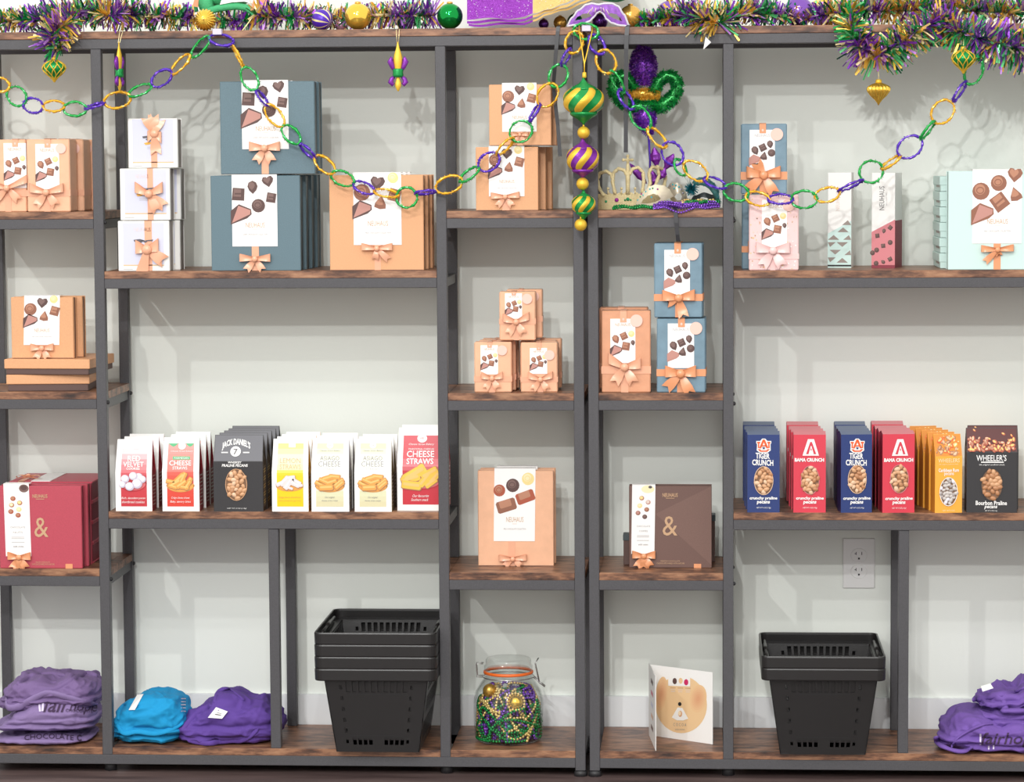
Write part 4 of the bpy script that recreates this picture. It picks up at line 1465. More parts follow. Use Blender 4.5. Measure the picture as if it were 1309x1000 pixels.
def d_parm(fr, mb):
    for x0, x1 in ((213.4, 226.5), (236.5, 247.3)):
        fr.pg(mb, [(x0, 568), (x1, 568), ((x0 + x1) / 2 + 3, 571), ((x0 + x1) / 2, 572.3), ((x0 + x1) / 2 - 3, 570.5)], 'p_green', 2)
    fr.ell(mb, 231.6, 571, 5, 4.6, 'white', 4)
    fr.txt(mb, 'Cheese Straw Bakery', 217, 576.5, 246, 579, 'white', 4, shear=.3)
    fr.rect(mb, 220, 584, 242.5, 588, 'p_green', 2)
    fr.txt(mb, 'PARMESAN', 222, 584.9, 240.5, 587.2, 'white', 4)
    fr.txt(mb, 'CHEESE', 216, 589, 244.2, 595.3, 'white', 4, bold=.01)
    fr.txt(mb, 'STRAWS', 220.5, 596.4, 239.5, 600.2, 'white', 4, bold=.01)
    bowl(fr, mb, 230.5, 620, 18, 9, 'bowl_tan')
    straws(fr, mb, [(219, 616, 7, .2), (241, 616, 7, -.9), (229, 612, 9, -.75), (234, 611, 8, -1.1), (224, 618, 8, -.5), (232, 619, 8, -.6), (240, 620, 7, -1.0), (221, 622, 6, .3), (236, 623, 6, .1)], 'straw', 'straw_l')
    fr.txt(mb, 'Crispy cheese straws', 218.5, 634.5, 242, 638, 'white', 3, shear=.3)
    fr.txt(mb, 'flaky, savory bites', 217, 639.5, 243.5, 643, 'white', 3, shear=.3)


def d_lemon(fr, mb):
    fr.rect(mb, 368, 568, 377, 573, 'white', 3)
    fr.txt(mb, 'LEMON', 357.2, 586.2, 384, 592.3, 'gold_print', 3)
    fr.txt(mb, 'STRAWS', 357.2, 593.6, 384.5, 600, 'gold_print', 3)
    bowl(fr, mb, 370, 621, 17.5, 7, 'bowl_tan')
    straws(fr, mb, [(359, 618, 6.5, -.4), (379, 616, 7, .5), (371, 611, 7, -.1), (364, 615, 8, -.8), (377, 619, 7, .4), (369, 618, 9, -.95), (383, 621, 4.5, -.2), (371, 624, 4, .3)], 'straw_w', 'cookie')
    fr.txt(mb, 'Tangy lemon shortbread', 356, 634, 384, 637, 'straw', 3, shear=.2)
    fr.txt(mb, 'with a powdered sugar finish', 356, 638.6, 384.5, 640.8, 'straw', 3)


def d_asiago(cx):
    def f(fr, mb):
        fr.ell(mb, cx, 570.5, 4.4, 3.8, 'white', 3)
        fr.txt(mb, 'mb', cx - 2, 569, cx + 2, 571.5, 'grey_print', 4)
        fr.txt(mb, 'Cheese Straw Bakery', cx - 13.5, 576, cx + 13.5, 578.5, 'grey_print', 3, shear=.3)
        fr.txt(mb, 'ASIAGO', cx - 12.5, 583.5, cx + 12.5, 589, 'grey_print', 3)
        fr.txt(mb, 'CHEESE', cx - 14.5, 590, cx + 14, 596.5, 'grey_print', 3)
        fr.txt(mb, 'STRAWS', cx - 8.5, 598, cx + 9, 601, 'pale_print', 3)
        bowl(fr, mb, cx + .5, 620.5, 19, 8.5, 'bowl_tan')
        straws(fr, mb, [(cx - 12, 619, 7, .5), (cx + 12, 617, 8, -.6), (cx - 2, 611, 8, -.3), (cx + 7, 609.5, 7.5, .1), (cx - 7, 615, 7, .4), (cx + 3, 616, 7.5, -.3),
                        (cx + 13, 620, 7.5, -.7), (cx - 4, 623, 9.5, -.05)], 'straw', 'straw_l')
        fr.txt(mb, 'Our original', cx - 6, 634, cx + 6, 637, 'grey_print', 3, shear=.3)
        fr.txt(mb, 'cheese straw recipe', cx - 10, 638.5, cx + 10.5, 640.8, 'grey_print', 3)
    return f


def d_ched(fr, mb):
    fr.ell(mb, 539, 561.5, 6.5, 5.2, 'white', 3)
    fr.txt(mb, 'mb', 536.6, 559.5, 541.4, 562.5, 'p_red', 4)
    fr.txt(mb, 'Cheese Straw Bakery', 521.5, 567.5, 554.5, 570.5, 'white', 3, shear=.3)
    fr.txt(mb, 'TRADITIONAL CHEDDAR', 521, 573.6, 555, 575.8, 'white', 3)
    fr.txt(mb, 'CHEESE', 519.5, 576.8, 555, 584.6, 'white', 3, bold=.012)
    fr.txt(mb, 'STRAWS', 519.5, 586, 554, 593.2, 'white', 3, bold=.012)
    bowl(fr, mb, 538, 616.5, 24.5, 9, 'bowl_red')
    straws(fr, mb, [(530, 606, 17, -.55), (525, 612, 13, -.3), (549, 605, 12, -.5), (555, 611, 10, -.8), (543, 613, 11, -.9), (551, 617, 9, -.6), (526, 620, 13, .12)], 'straw_y', 'straw_l')
    fr.txt(mb, 'Our favourite', 527, 631.5, 548, 635, 'white', 3, shear=.3)
    fr.txt(mb, 'Southern snack', 525.5, 636.5, 547.5, 640, 'white', 3, shear=.3)


def col_of(root, offs, labels, group, keep=None):
    for o, l in zip(offs, labels):
        dup(root, o, l, group=group, keep=keep)


tt = .046
g = 'red velvet cookie pouches'
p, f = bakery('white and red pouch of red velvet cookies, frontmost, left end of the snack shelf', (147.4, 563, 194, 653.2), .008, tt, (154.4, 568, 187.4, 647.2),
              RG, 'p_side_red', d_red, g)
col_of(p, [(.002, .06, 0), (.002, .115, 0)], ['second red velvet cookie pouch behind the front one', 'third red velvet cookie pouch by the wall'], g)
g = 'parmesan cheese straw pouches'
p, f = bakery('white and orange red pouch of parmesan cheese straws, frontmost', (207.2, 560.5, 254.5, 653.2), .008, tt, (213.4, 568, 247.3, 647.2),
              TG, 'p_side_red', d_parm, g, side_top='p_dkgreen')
col_of(p, [(.003, .06, 0), (.002, .12, 0)], ['second parmesan cheese straw pouch behind the front one', 'third parmesan cheese straw pouch by the wall'], g)

# black whiskey pecan pouches
g = 'black whiskey pecan pouches'
p, fr, mb = gable('pecan_pouch', 'black pouch of whiskey praline pecans with oval window, frontmost of its column', (272.8, 557.3, 336, 653.8), .006, .044, zs, 'p_black', 'p_black', vk=.66, inset=.02, top='p_black', group=g, pinch=.008)
fr.rect(mb, 273.5, 557.8, 335.3, 589.4, 'p_black_lit', .6)  # sloping upper front painted paler, as if it catches light
fr.txt(mb, "JACK DANIEL'S", 283, 561.5, 319.5, 571.5, 'white', 3, bold=.03, arch=5.5)
fr.ell(mb, 300.8, 577.6, 6.8, 6.3, 'white', 3)
fr.txt(mb, '7', 298, 574.4, 303.5, 581.4, 'dark_print', 4, bold=.02)
fr.rect(mb, 282.5, 578.2, 291, 579.6, 'white', 3)
fr.rect(mb, 310.5, 578.2, 318.5, 579.6, 'white', 3)
fr.txt(mb, 'WHISKEY', 291.5, 589.8, 309, 592.4, 'white', 3, bold=.03, shear=.15)
fr.txt(mb, 'PRALINE PECANS', 284, 593.2, 317, 596.8, 'white', 3, bold=.03, shear=.15)
fr.txt(mb, 'NET WT 4 OZ (113g)', 290, 649, 314.5, 650.8, 'white', 3)
for i in range(16):
    z = fr.h * (.06 + .034 * i)
    mb.poly([(fr.w / 2 + .0004, -.014, z), (fr.w / 2 + .0004, .012, z + .002), (fr.w / 2 + .0004, .012, z + .0045), (fr.w / 2 + .0004, -.014, z + .0025)], 'choc_whitel' if i % 3 else 'grey_print')
window(p, fr, mb, 302, 619.5, 13.4, 19.8, ['nut_a', 'nut_a', 'nut_b', 'nut_c'], 'nut_a', 1, 1.25)
mb.build('pouch_body', p)
col_of(p, [(.0015, .046, 0), (.003, .093, 0), (.0045, .14, 0), (.005, .187, .001)],
       ['second black whiskey pecan pouch in the column', 'third black whiskey pecan pouch in the column', 'fourth black whiskey pecan pouch in the column', 'rearmost black whiskey pecan pouch against the wall'], g, keep=('pouch_body',))

g = 'lemon straw pouches'
p, f = bakery('white and yellow pouch of lemon straws, frontmost of its column', (347.4, 562.5, 394, 653.4), .008, tt, (353.8, 568, 387.5, 647.2),
              YG, 'p_side_yel', d_lemon, g)
col_of(p, [(.0, .05, 0), (.002, .1, .0), (.004, .15, .0)], ['second lemon straw pouch behind the front one', 'third lemon straw pouch in the column', 'rearmost lemon straw pouch by the wall'], g)
g = 'asiago pouches, left column'
ag = GG
p, f = bakery('pale green pouch of asiago cheese straws beside the lemon pouch, frontmost', (397.8, 561.5, 446, 653.4), .008, tt, (403.8, 568, 438.8, 647.2), ag, 'p_side_grey', d_asiago(421), g)
col_of(p, [(.001, .055, 0), (.005, .11, 0)], ['second asiago pouch behind the one beside the lemon pouch', 'third asiago pouch in the column beside the lemon pouches'], g)
g = 'asiago pouches, right column'
p, f = bakery('pale green pouch of asiago cheese straws next to the tall red pouch, frontmost', (453, 563, 500.3, 653.4), .008, tt, (459.4, 568, 493.4, 647.2), ag, 'p_side_olive', d_asiago(476), g)
col_of(p, [(-.001, .055, 0), (.001, .11, 0)], ['second asiago pouch behind the one next to the tall red pouch', 'third asiago pouch in the column next to the tall red pouch'], g)
g = 'tall red cheddar straw pouches'
p, f = bakery('tall white and red pouch of cheddar cheese straws, partly behind the post', (507.6, 548.5, 569, 652.3), .026, .055, (514.5, 558, 563, 644.5),
              CG, 'p_side_red', d_ched, g)
col_of(p, [(.0, .065, 0)], ['tall cheddar straw pouch standing behind the other by the post'], g)

# pecan packs on the right
zs = Z_W2[1]


def team(label, rect, yf, body, topm, side, draw, win, pal, group, rz=0.0, t=.042, seed=0):
    root, fr, mb = gable('pecan_pack', label, rect, yf, t, zs, body, side, vk=.965, inset=.0, rz=rz, top=topm, group=group, pinch=.003)
    draw(fr, mb)
    cx = (rect[0] + rect[2]) / 2
    window(root, fr, mb, *win, pal, 'nut_c' if body != 'p_crim' else 'p_crim_top', seed, 1.2)
    cx = win[0]
    fr.txt(mb, 'crunchy praline', cx - 18, 634.6, cx + 17.5, 639.6, 'white', 3, bold=.035, shear=.1)
    fr.txt(mb, 'pecans', cx - 8.5, 640.3, cx + 8, 645, 'white', 3, bold=.035, shear=.1)
    fr.txt(mb, 'NET WT 4 OZ (113g)', cx - 9, 648, cx + 9, 650.3, 'white', 3, shear=.2)
    mb.poly([(-fr.w / 2 - .0004, .008, fr.h * .1), (-fr.w / 2 - .0004, -.008, fr.h * .1), (-fr.w / 2 - .0004, -.008, fr.h * .8), (-fr.w / 2 - .0004, .008, fr.h * .8)], side)
    mb.build('pack_body', root)
    return root


def d_tiger(cx):
    def f(fr, mb):
        ux, uy = cx + .8, 569.8
        fr.pg(mb, [(ux - 9.6, uy - 6), (ux - 4.6, uy - 6), (ux - 2, uy - 9), (ux + 2, uy - 9), (ux + 4.6, uy - 6), (ux + 9.6, uy - 6), (ux + 9.6, uy - 3), (ux + 8.6, uy - 2),
                   (ux + 8.8, uy + 4), (ux + 9, uy + 6), (ux + 5, uy + 9), (ux - 5, uy + 9), (ux - 9, uy + 6), (ux - 8.8, uy + 4), (ux - 8.6, uy - 2), (ux - 9.6, uy - 3)], 'white', 2)
        # U
        for sg in (-1, 1):
            fr.pg(mb, [(ux + sg * 8.6, uy - 5), (ux + sg * 4.6, uy - 5), (ux + sg * 4.6, uy - 3), (ux + sg * 5.6, uy - 3), (ux + sg * 5.8, uy + 3), (ux + sg * 7.6, uy + 3), (ux + sg * 7.4, uy - 3), (ux + sg * 8.6, uy - 3)][::sg], 'auburn_orange', 3)
        fr.pg(mb, [(ux - 8, uy + 4.4), (ux + 8, uy + 4.4), (ux + 4.4, uy + 7.8), (ux - 4.4, uy + 7.8)], 'auburn_orange', 3)
        fr.pg(mb, [(ux - 5, uy + 4.6), (ux + 5, uy + 4.6), (ux + 3, uy + 6), (ux - 3, uy + 6)], 'white', 4)
        # A
        fr.pg(mb, [(ux - 1.2, uy - 8), (ux + 1.2, uy - 8), (ux + 6, uy + 3.2), (ux + 3.4, uy + 3.2), (ux, uy - 4.6), (ux - 3.4, uy + 3.2), (ux - 6, uy + 3.2)], 'auburn_orange', 5)
        fr.rect(mb, ux - 2.6, uy - .6, ux + 2.6, uy + .9, 'auburn_orange', 5)
        fr.pg(mb, [(ux - 2, uy + 2), (ux + 2, uy + 2), (ux + 1.2, uy + 3), (ux + 1.2, uy + 4.4), (ux - 1.2, uy + 4.4), (ux - 1.2, uy + 3)], 'p_navy', 5)
        fr.txt(mb, 'TIGER', cx - 9.5, 578.6, cx + 8.5, 586.2, 'white', 3, bold=.03, slope=.8)
        fr.txt(mb, 'CRUNCH', cx - 14, 587.2, cx + 13, 594.8, 'white', 3, bold=.03, slope=.8)
    return f


def d_bama(cx):
    def f(fr, mb):
        # block letter badge
        ax, ay = cx + 1.5, 571.5
        fr.pg(mb, [(ax - 3.6, ay - 10), (ax + 4.2, ay - 10), (ax + 10.5, ay + 11), (ax - 10.5, ay + 11)], 'white', 2)
        fr.txt(mb, 'A', ax - 6, ay - 6.5, ax + 7, ay + 9, 'p_crim', 4, bold=.05)
        fr.txt(mb, 'A', ax - 2.8, ay - 1.5, ax + 3.8, ay + 8.6, 'white', 5, bold=.0)
        fr.txt(mb, 'BAMA CRUNCH', cx - 19, 585.5, cx + 18.5, 590.2, 'white', 3, bold=.045)
    return f


pal = ['nut_a', 'nut_a', 'nut_b', 'nut_c']
sets = (
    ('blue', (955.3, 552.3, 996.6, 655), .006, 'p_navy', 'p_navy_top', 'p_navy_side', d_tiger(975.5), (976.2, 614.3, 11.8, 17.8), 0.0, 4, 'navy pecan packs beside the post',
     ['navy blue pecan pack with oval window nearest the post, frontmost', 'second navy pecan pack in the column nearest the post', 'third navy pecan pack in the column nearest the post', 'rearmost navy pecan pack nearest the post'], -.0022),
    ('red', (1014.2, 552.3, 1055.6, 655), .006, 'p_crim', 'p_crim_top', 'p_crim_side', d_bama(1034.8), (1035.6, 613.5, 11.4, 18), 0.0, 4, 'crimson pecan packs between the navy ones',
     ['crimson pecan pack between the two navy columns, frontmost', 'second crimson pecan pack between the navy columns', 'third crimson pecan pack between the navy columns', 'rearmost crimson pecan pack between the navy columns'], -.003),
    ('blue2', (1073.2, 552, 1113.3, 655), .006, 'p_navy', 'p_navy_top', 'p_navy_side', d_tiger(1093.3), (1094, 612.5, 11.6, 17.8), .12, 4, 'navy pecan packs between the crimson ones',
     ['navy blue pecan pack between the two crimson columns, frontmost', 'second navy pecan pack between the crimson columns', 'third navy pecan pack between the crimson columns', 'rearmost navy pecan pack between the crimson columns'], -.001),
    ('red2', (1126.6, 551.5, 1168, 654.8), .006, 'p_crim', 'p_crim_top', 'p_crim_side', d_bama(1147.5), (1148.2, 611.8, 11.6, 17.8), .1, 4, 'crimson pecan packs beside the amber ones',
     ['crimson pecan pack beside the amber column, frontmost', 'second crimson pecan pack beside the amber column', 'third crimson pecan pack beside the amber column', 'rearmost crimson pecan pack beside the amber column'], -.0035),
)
for key, rect, yf, body, topm, side, draw, win, rz, n, g, labs, dx in sets:
    p = team(labs[0], rect, yf, body, topm, side, draw, win, pal, g, rz, seed=len(key) + int(rect[0]))
    for k in range(1, n):
        dup(p, (dx * k, .0535 * k, .0015 * k if k == n - 1 else 0), labs[k], rz=rz * (1 - .3 * k), keep=('pack_body',), group=g)


def nut_photo(fr, mb, x0, y0, x1, y1, bgm, tones, n, seed, r=3.2):
    fr.rect(mb, x0, y0, x1, y1, bgm, 1)
    rng = random.Random(seed)
    for i in range(n):
        q = rng.uniform(1.4, r)
        x, y = rng.uniform(x0 + q + .3, x1 - q - .3), rng.uniform(y0 + q, y1 - q * .5)
        a, b = rng.choice(tones)
        rot = rng.uniform(0, 3.1)
        fr.ell(mb, x, y, q, q * .55, a, 2 + i * .04, 10, rot)
        fr.ell(mb, x - .3, y - .4, q * .65, q * .3, b, 2.4 + i * .04, 8, rot)


g = 'amber caribbean rum pecan packs'
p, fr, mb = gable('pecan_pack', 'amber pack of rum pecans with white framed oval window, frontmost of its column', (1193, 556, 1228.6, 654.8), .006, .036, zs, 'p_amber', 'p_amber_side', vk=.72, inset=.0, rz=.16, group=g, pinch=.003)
nut_photo(fr, mb, 1193.4, 556.3, 1228.2, 583, 'p_amber_side', [('nut_b', 'nut_c'), ('p_amber', 'choc_whitel'), ('choc_milk', 'nut_a'), ('auburn_orange', 'straw_l')], 46, 3, 5)
fr.txt(mb, 'WHEELERS', 1197, 586, 1225, 591, 'choc_whitel', 3)
fr.txt(mb, 'the original southern snack', 1198, 592.5, 1223.5, 594.3, 'choc_whitel', 3)
fr.txt(mb, 'Caribbean Rum', 1197.5, 598.5, 1224, 603, 'white', 3, bold=.02)
fr.txt(mb, 'pecans', 1205, 604, 1217.5, 608.3, 'white', 3, bold=.01)
fr.txt(mb, 'NET WT 4 OZ', 1203, 651, 1219, 652.8, 'choc_whitel', 3)
window(p, fr, mb, 1210.6, 628, 11.3, 17.6, ['nut_w', 'nut_w', 'nut_w2', 'cookie'], 'white', 7)
mb.build('pack_body', p)
for k, lab in enumerate(('second amber rum pecan pack in the slanting column', 'third amber rum pecan pack in the slanting column', 'fourth amber rum pecan pack in the slanting column', 'rearmost amber rum pecan pack in the slanting column')):
    dup(p, (-.0085 * (k + 1), .044 * (k + 1), 0), lab, group=g, keep=('pack_body',))
dup(p, (.094, .16, 0), 'amber rum pecan pack standing behind the black bourbon pecan packs', rz=0.0, keep=('pack_body',))
g = 'black bourbon pecan packs'
p, fr, mb = gable('pecan_pack', 'black pack of bourbon praline pecans with brown nut photo on top, frontmost', (1235.8, 548.5, 1300.5, 653.8), .01, .05, zs, 'p_black', 'p_black', vk=.72, inset=.0, group=g, pinch=.004)
nut_photo(fr, mb, 1236.3, 549, 1300, 577, 'p_wine', [('choc_red', 'straw_l'), ('auburn_orange', 'straw_l'), ('choc_milk', 'choc_milkl')], 10, 5, 3)
nut_photo_rng = random.Random(9)
for i in range(90):
    x, y = 1238.5 + nut_photo_rng.random() * 57, 575 - 14 * nut_photo_rng.random() ** 1.6
    q = nut_photo_rng.uniform(2.2, 4)
    rot = nut_photo_rng.uniform(0, 3)
    fr.ell(mb, x + 1, y, q, q * .6, 'choc_red', 4 + i * .05, 10, rot)
    fr.ell(mb, x + .6, y - .5, q * .7, q * .35, nut_photo_rng.choice(['straw_l', 'choc_milkl', 'nut_c']), 4.6 + i * .05, 8, rot)
fr.txt(mb, "WHEELER'S", 1248, 581, 1286.5, 588.8, 'white', 3, bold=.01)
fr.rect(mb, 1254, 589.6, 1283, 591, 'white', 3)
fr.txt(mb, 'the original southern snack', 1251.5, 592.4, 1284, 594.8, 'white', 3, shear=.2)
fr.txt(mb, 'Bourbon Praline', 1247.5, 638.8, 1287.5, 644.3, 'white', 3, bold=.025)
fr.txt(mb, 'pecans', 1259, 645, 1275, 649.6, 'white', 3, bold=.025, shear=.2)
fr.txt(mb, 'NET WT 4 OZ (113g)', 1259.5, 650.6, 1275, 652.4, 'white', 3)
window(p, fr, mb, 1268, 618.4, 13.6, 20, ['nut_a', 'nut_b', 'nut_b', 'nut_a'], 'p_black', 8, 1.35)
mb.build('pack_body', p)
dup(p, (.008, .056, 0), 'second black bourbon pecan pack behind the front one', group=g, keep=('pack_body',))


# ---------------------------------------------------------------- shirts
CAMP = Vector((0, -ZC, EYE))


def pxs(y=0.0):
    return (ZC + y) / F


def interp(x, pts):
    if x <= pts[0][0]:
        return pts[0][1]
    for (a, b), (c, d) in zip(pts[:-1], pts[1:]):
        if x <= c:
            t = (x - a) / (c - a)
            t = t * t * (3 - 2 * t)
            return b + (d - b) * t
    return pts[-1][1]


def shirt(name, label, x0, x1, ybot, yd0, yd1, top, m, seed, z0=None, folds=(), wr=.006, group=None, e=.42, rz=0.0):
    """folded cloth bundle; top = [(photo x, photo y of the upper outline)...] at its middle depth"""
    ym = (yd0 + yd1) / 2
    a, b = W(x0, ybot, ym), W(x1, ybot, ym)
    zb = z0 if z0 is not None else ZBOT
    w2, d2 = (b.x - a.x) / 2, (yd1 - yd0) / 2
    loc = Vector(((a.x + b.x) / 2, ym, zb))
    root = thing(name, label, 'shirt', loc, rz, group)
    mb = MB()
    NU, NV = 230, 84
    sp = lambda v, p: math.copysign(abs(v) ** p, v)
    rg = random.Random(seed)
    vs = []
    off = Vector((seed * 3.7, seed * 1.3, seed * .7))
    # overlapping creases: saw-shaped folds along slanting directions
    cre = []
    for k in range(5):
        an = rg.uniform(-.9, .9) + (0 if k % 2 else 1.2)
        cre.append((Vector((math.cos(an) * rg.choice((-1, 1)), rg.uniform(-.3, .3), math.sin(an) * 1.4)), rg.uniform(9, 22), rg.uniform(0, 1), rg.uniform(.5, 1.0)))
    for j in range(NV + 1):
        ph = -math.pi / 2 + math.pi * j / NV
        for i in range(NU):
            th = 2 * math.pi * i / NU
            cx = sp(math.cos(ph), e) * sp(math.cos(th), .55)
            cy = sp(math.cos(ph), e) * sp(math.sin(th), .55)
            cz = (sp(math.sin(ph), .75) + 1) / 2
            x, y = cx * w2, cy * d2
            pxx = x0 + (x1 - x0) * (cx + 1) / 2
            H = max(.012, W(pxx, interp(pxx, top), ym).z - zb)
            z = cz * H
            p = Vector((x, y, z))
            wob = noise.noise(Vector((x * 9, y * 9, z * 9)) + off) * .05
            q = Vector((x * 14 + z * 12, y * 12, z * 22 - x * 7)) + off
            n1 = noise.noise(q)
            q2 = Vector((x * 46 - z * 40, y * 34, z * 64 + x * 24)) + off * 2
            n2 = noise.noise(q2)
            d = wr * ((1 - abs(n1) * 2.4) * .55 + (1 - abs(n2) * 2.2) * .22 - .35)
            msk = .5 + .5 * noise.noise(Vector((x * 11, y * 11, z * 16)) - off)
            for dr, fq, f0, am in cre:
                t = (p.dot(dr) + wob) * fq + f0
                t -= math.floor(t)
                saw = t if t < .88 else (1 - t) / .12 * .88
                d += wr * .62 * am * (saw - .45) * msk
            for k, (fz, fd) in enumerate(folds):
                wb = .004 * noise.noise(Vector((x * 22 + k * 5, y * 22, seed)))
                dz = z - fz - wb - .02 * (x * (1 if k % 2 else -1))
                d -= fd * (math.exp(-(dz / .0022) ** 2) if dz < 0 else math.exp(-(dz / .006) ** 2))
            nrm = Vector((cx * abs(cx), cy * abs(cy), (cz - .5) * 1.5))
            if nrm.length > 1e-6:
                nrm.normalize()
            p += nrm * d * (.35 if cz < .06 else 1)
            p.z = max(p.z, 0.0004)
            vs.append(p)
    fs = []
    for j in range(NV):
        for i in range(NU):
            l = (i + 1) % NU
            fs.append([j * NU + i, j * NU + l, (j + 1) * NU + l, (j + 1) * NU + i])
    mb.add(vs, fs, m, True)
    mb.build('folded_cloth', root)
    bvh = BVHTree.FromPolygons(vs, fs)
    return root, bvh, loc


def cast(bvh, loc, px, py, lift=.0011):
    d = (W(px, py, 0) - CAMP).normalized()
    o = CAMP - loc
    h = bvh.ray_cast(o + d * 4, d)
    if h[0] is None:
        return None
    n = h[1]
    if n.dot(d) > 0:
        n = -n
    return h[0] + (n - d * .6) * lift


def drape(root, bvh, loc, polys, m, name='print'):
    """lay printed shapes (photo coordinates) on cloth"""
    mb = MB()
    for pts, fs in polys:
        out, ok = [], True
        for x, y in pts:
            p = cast(bvh, loc, x, y)
            out.append(p)
        for f in fs:
            if all(out[i] is not None for i in f):
                mb.poly([out[i] for i in f], m)
    return mb.build(name, root)


def tpoly(st, x0, y0, x1, y1, bold=0.0, shear=0.0, arch=0.0, slope=0.0):
    vs, fs = text_geo(st, bold)
    pts = [(x0 + (x1 - x0) * u + shear * (v - .5) * (y1 - y0), y1 - (y1 - y0) * v + arch * (4 * (u - .5) ** 2) + slope * u) for u, v in vs]
    tri = []
    for f in fs:
        for k in range(1, len(f) - 1):
            tri.append((pts[f[0]], pts[f[k]], pts[f[k + 1]]))
    out = []
    while tri:
        a, b, c = tri.pop()
        e = [(math.dist(a, b), 0), (math.dist(b, c), 1), (math.dist(c, a), 2)]
        L, k = max(e)
        if L > 1.6:
            p, q, r = ((a, b, c), (b, c, a), (c, a, b))[k]
            m = ((p[0] + q[0]) / 2, (p[1] + q[1]) / 2)
            tri += [(p, m, r), (m, q, r)]
        else:
            out.append((a, b, c))
    P, Fc, ix = [], [], {}
    for t in out:
        f = []
        for p in t:
            k = (round(p[0], 3), round(p[1], 3))
            if k not in ix:
                ix[k] = len(P)
                P.append(p)
            f.append(ix[k])
        Fc.append(f)
    return (P, Fc)


def rpoly(x0, y0, x1, y1, sk=0.0, n=4):
    pts, fs = [], []
    for i in range(n + 1):
        y = y0 + (y1 - y0) * i / n
        pts += [(x0 - sk * i / n, y), (x1 - sk * i / n, y)]
    for i in range(n):
        fs.append([2 * i, 2 * i + 1, 2 * i + 3, 2 * i + 2])
    return (pts, fs)


def roll(root, loc, path, rpx, m, name, y, bvh=None):
    """turned edge of cloth (hem, collar, sleeve) lying on the bundle along a line of the photo"""
    mb = MB()
    P, R = [], []
    n = len(path)
    for i in range(n - 1):
        p0, p1, p2, p3 = path[max(i - 1, 0)], path[i], path[i + 1], path[min(i + 2, n - 1)]
        for k in range(7):
            t = k / 7
            c = [.5 * (2 * p1[j] + (p2[j] - p0[j]) * t + (2 * p0[j] - 5 * p1[j] + 4 * p2[j] - p3[j]) * t * t + (3 * p1[j] - p0[j] - 3 * p2[j] + p3[j]) * t ** 3) for j in (0, 1, 2)]
            h = cast(bvh, loc, c[0], c[1], .0) if bvh else None
            q = h if h is not None else W(c[0], c[1], y + c[2]) - loc
            P.append(q)
            R.append((rpx[i] + (rpx[i + 1] - rpx[i]) * t) * pxs(y) * (1 + .25 * noise.noise(q * 60)))
    # ease sudden steps in depth
    for _ in range(3):
        P = [P[0]] + [(P[i - 1] + P[i] * 2 + P[i + 1]) / 4 for i in range(1, len(P) - 1)] + [P[-1]]
    R[0] *= .3
    R[-1] *= .3
    for p in P:
        p.z = max(p.z, .004)
    mb.tube(P, R, m, 12, flat=.55)
    return mb.build(name, root)


g = 'lavender shirts in the left pile'
s1, bv1, l1 = shirt('folded_shirt', 'lavender folded shirt at the bottom of the left pile, showing an arc of dark capitals', 2, 122, 951, .002, .20,
                    [(0, 936), (30, 932), (60, 930), (110, 932), (124, 937)], 'shirt_lavender', 3, folds=[(.016, .006)], wr=.006, group=g)
drape(s1, bv1, l1, [tpoly('CHOCOLATE', 31, 938.5, 94, 945, arch=2.2), tpoly('C', 98, 940, 104, 948, bold=.03)], 'shirt_ink')
s2, bv2, l2 = shirt('folded_shirt', 'lavender shirt in the middle of the left pile with dark script and white bars', -4, 130, 940, .018, .21,
                    [(-4, 926), (14, 912), (40, 898), (62, 884), (100, 884), (130, 900)], 'shirt_lavender', 8, z0=ZBOT + .022, folds=[(.014, .008), (.029, .004)], wr=.007, group=g)
drape(s2, bv2, l2, [tpoly('fair', 57, 890, 90, 911, bold=.012, shear=.35), tpoly('hope', 90, 897, 124, 913, bold=.0, shear=.3, slope=1), tpoly('CHOCOLATE', 84, 906.5, 118, 910.5, slope=1)], 'shirt_ink')
drape(s2, bv2, l2, [rpoly(49, 898, 51.6, 910, -1), rpoly(54, 896, 56.6, 909.5, 1)], 'shirt_white', 'stripes')
s3, bv3, l3 = shirt('folded_shirt', 'lavender crumpled shirt on top of the left pile with its collar folded over', 5, 131, 905, .02, .215,
                    [(4, 884), (16, 872), (34, 862), (60, 862), (84, 861), (112, 859), (131, 868)], 'shirt_lavender_b', 15, z0=ZBOT + .063, folds=[(.016, .009), (.030, .007)], wr=.015, group=g)
roll(s3, l3, [(8, 893, .0), (10, 905, -.01), (26, 903, -.012), (44, 893, -.012), (62, 886, -.01), (90, 893, -.008), (126, 902, -.002)], [3, 4.5, 5, 5, 4.5, 5, 4], 'shirt_lavender', 'collar', .034, bv3)
roll(s3, l3, [(22, 876, .03), (36, 866, .03), (52, 862, .03), (70, 861, .03), (84, 864, .03)], [3, 4, 4, 4, 3], 'shirt_lavender_b', 'sleeve', .07, bv3)
roll(s3, l3, [(62, 884, 0), (78, 878, 0), (96, 868, 0), (112, 861, .01), (126, 866, .02)], [2.5, 3.5, 4, 4, 4], 'shirt_lavender_b', 'hem', .05, bv3)

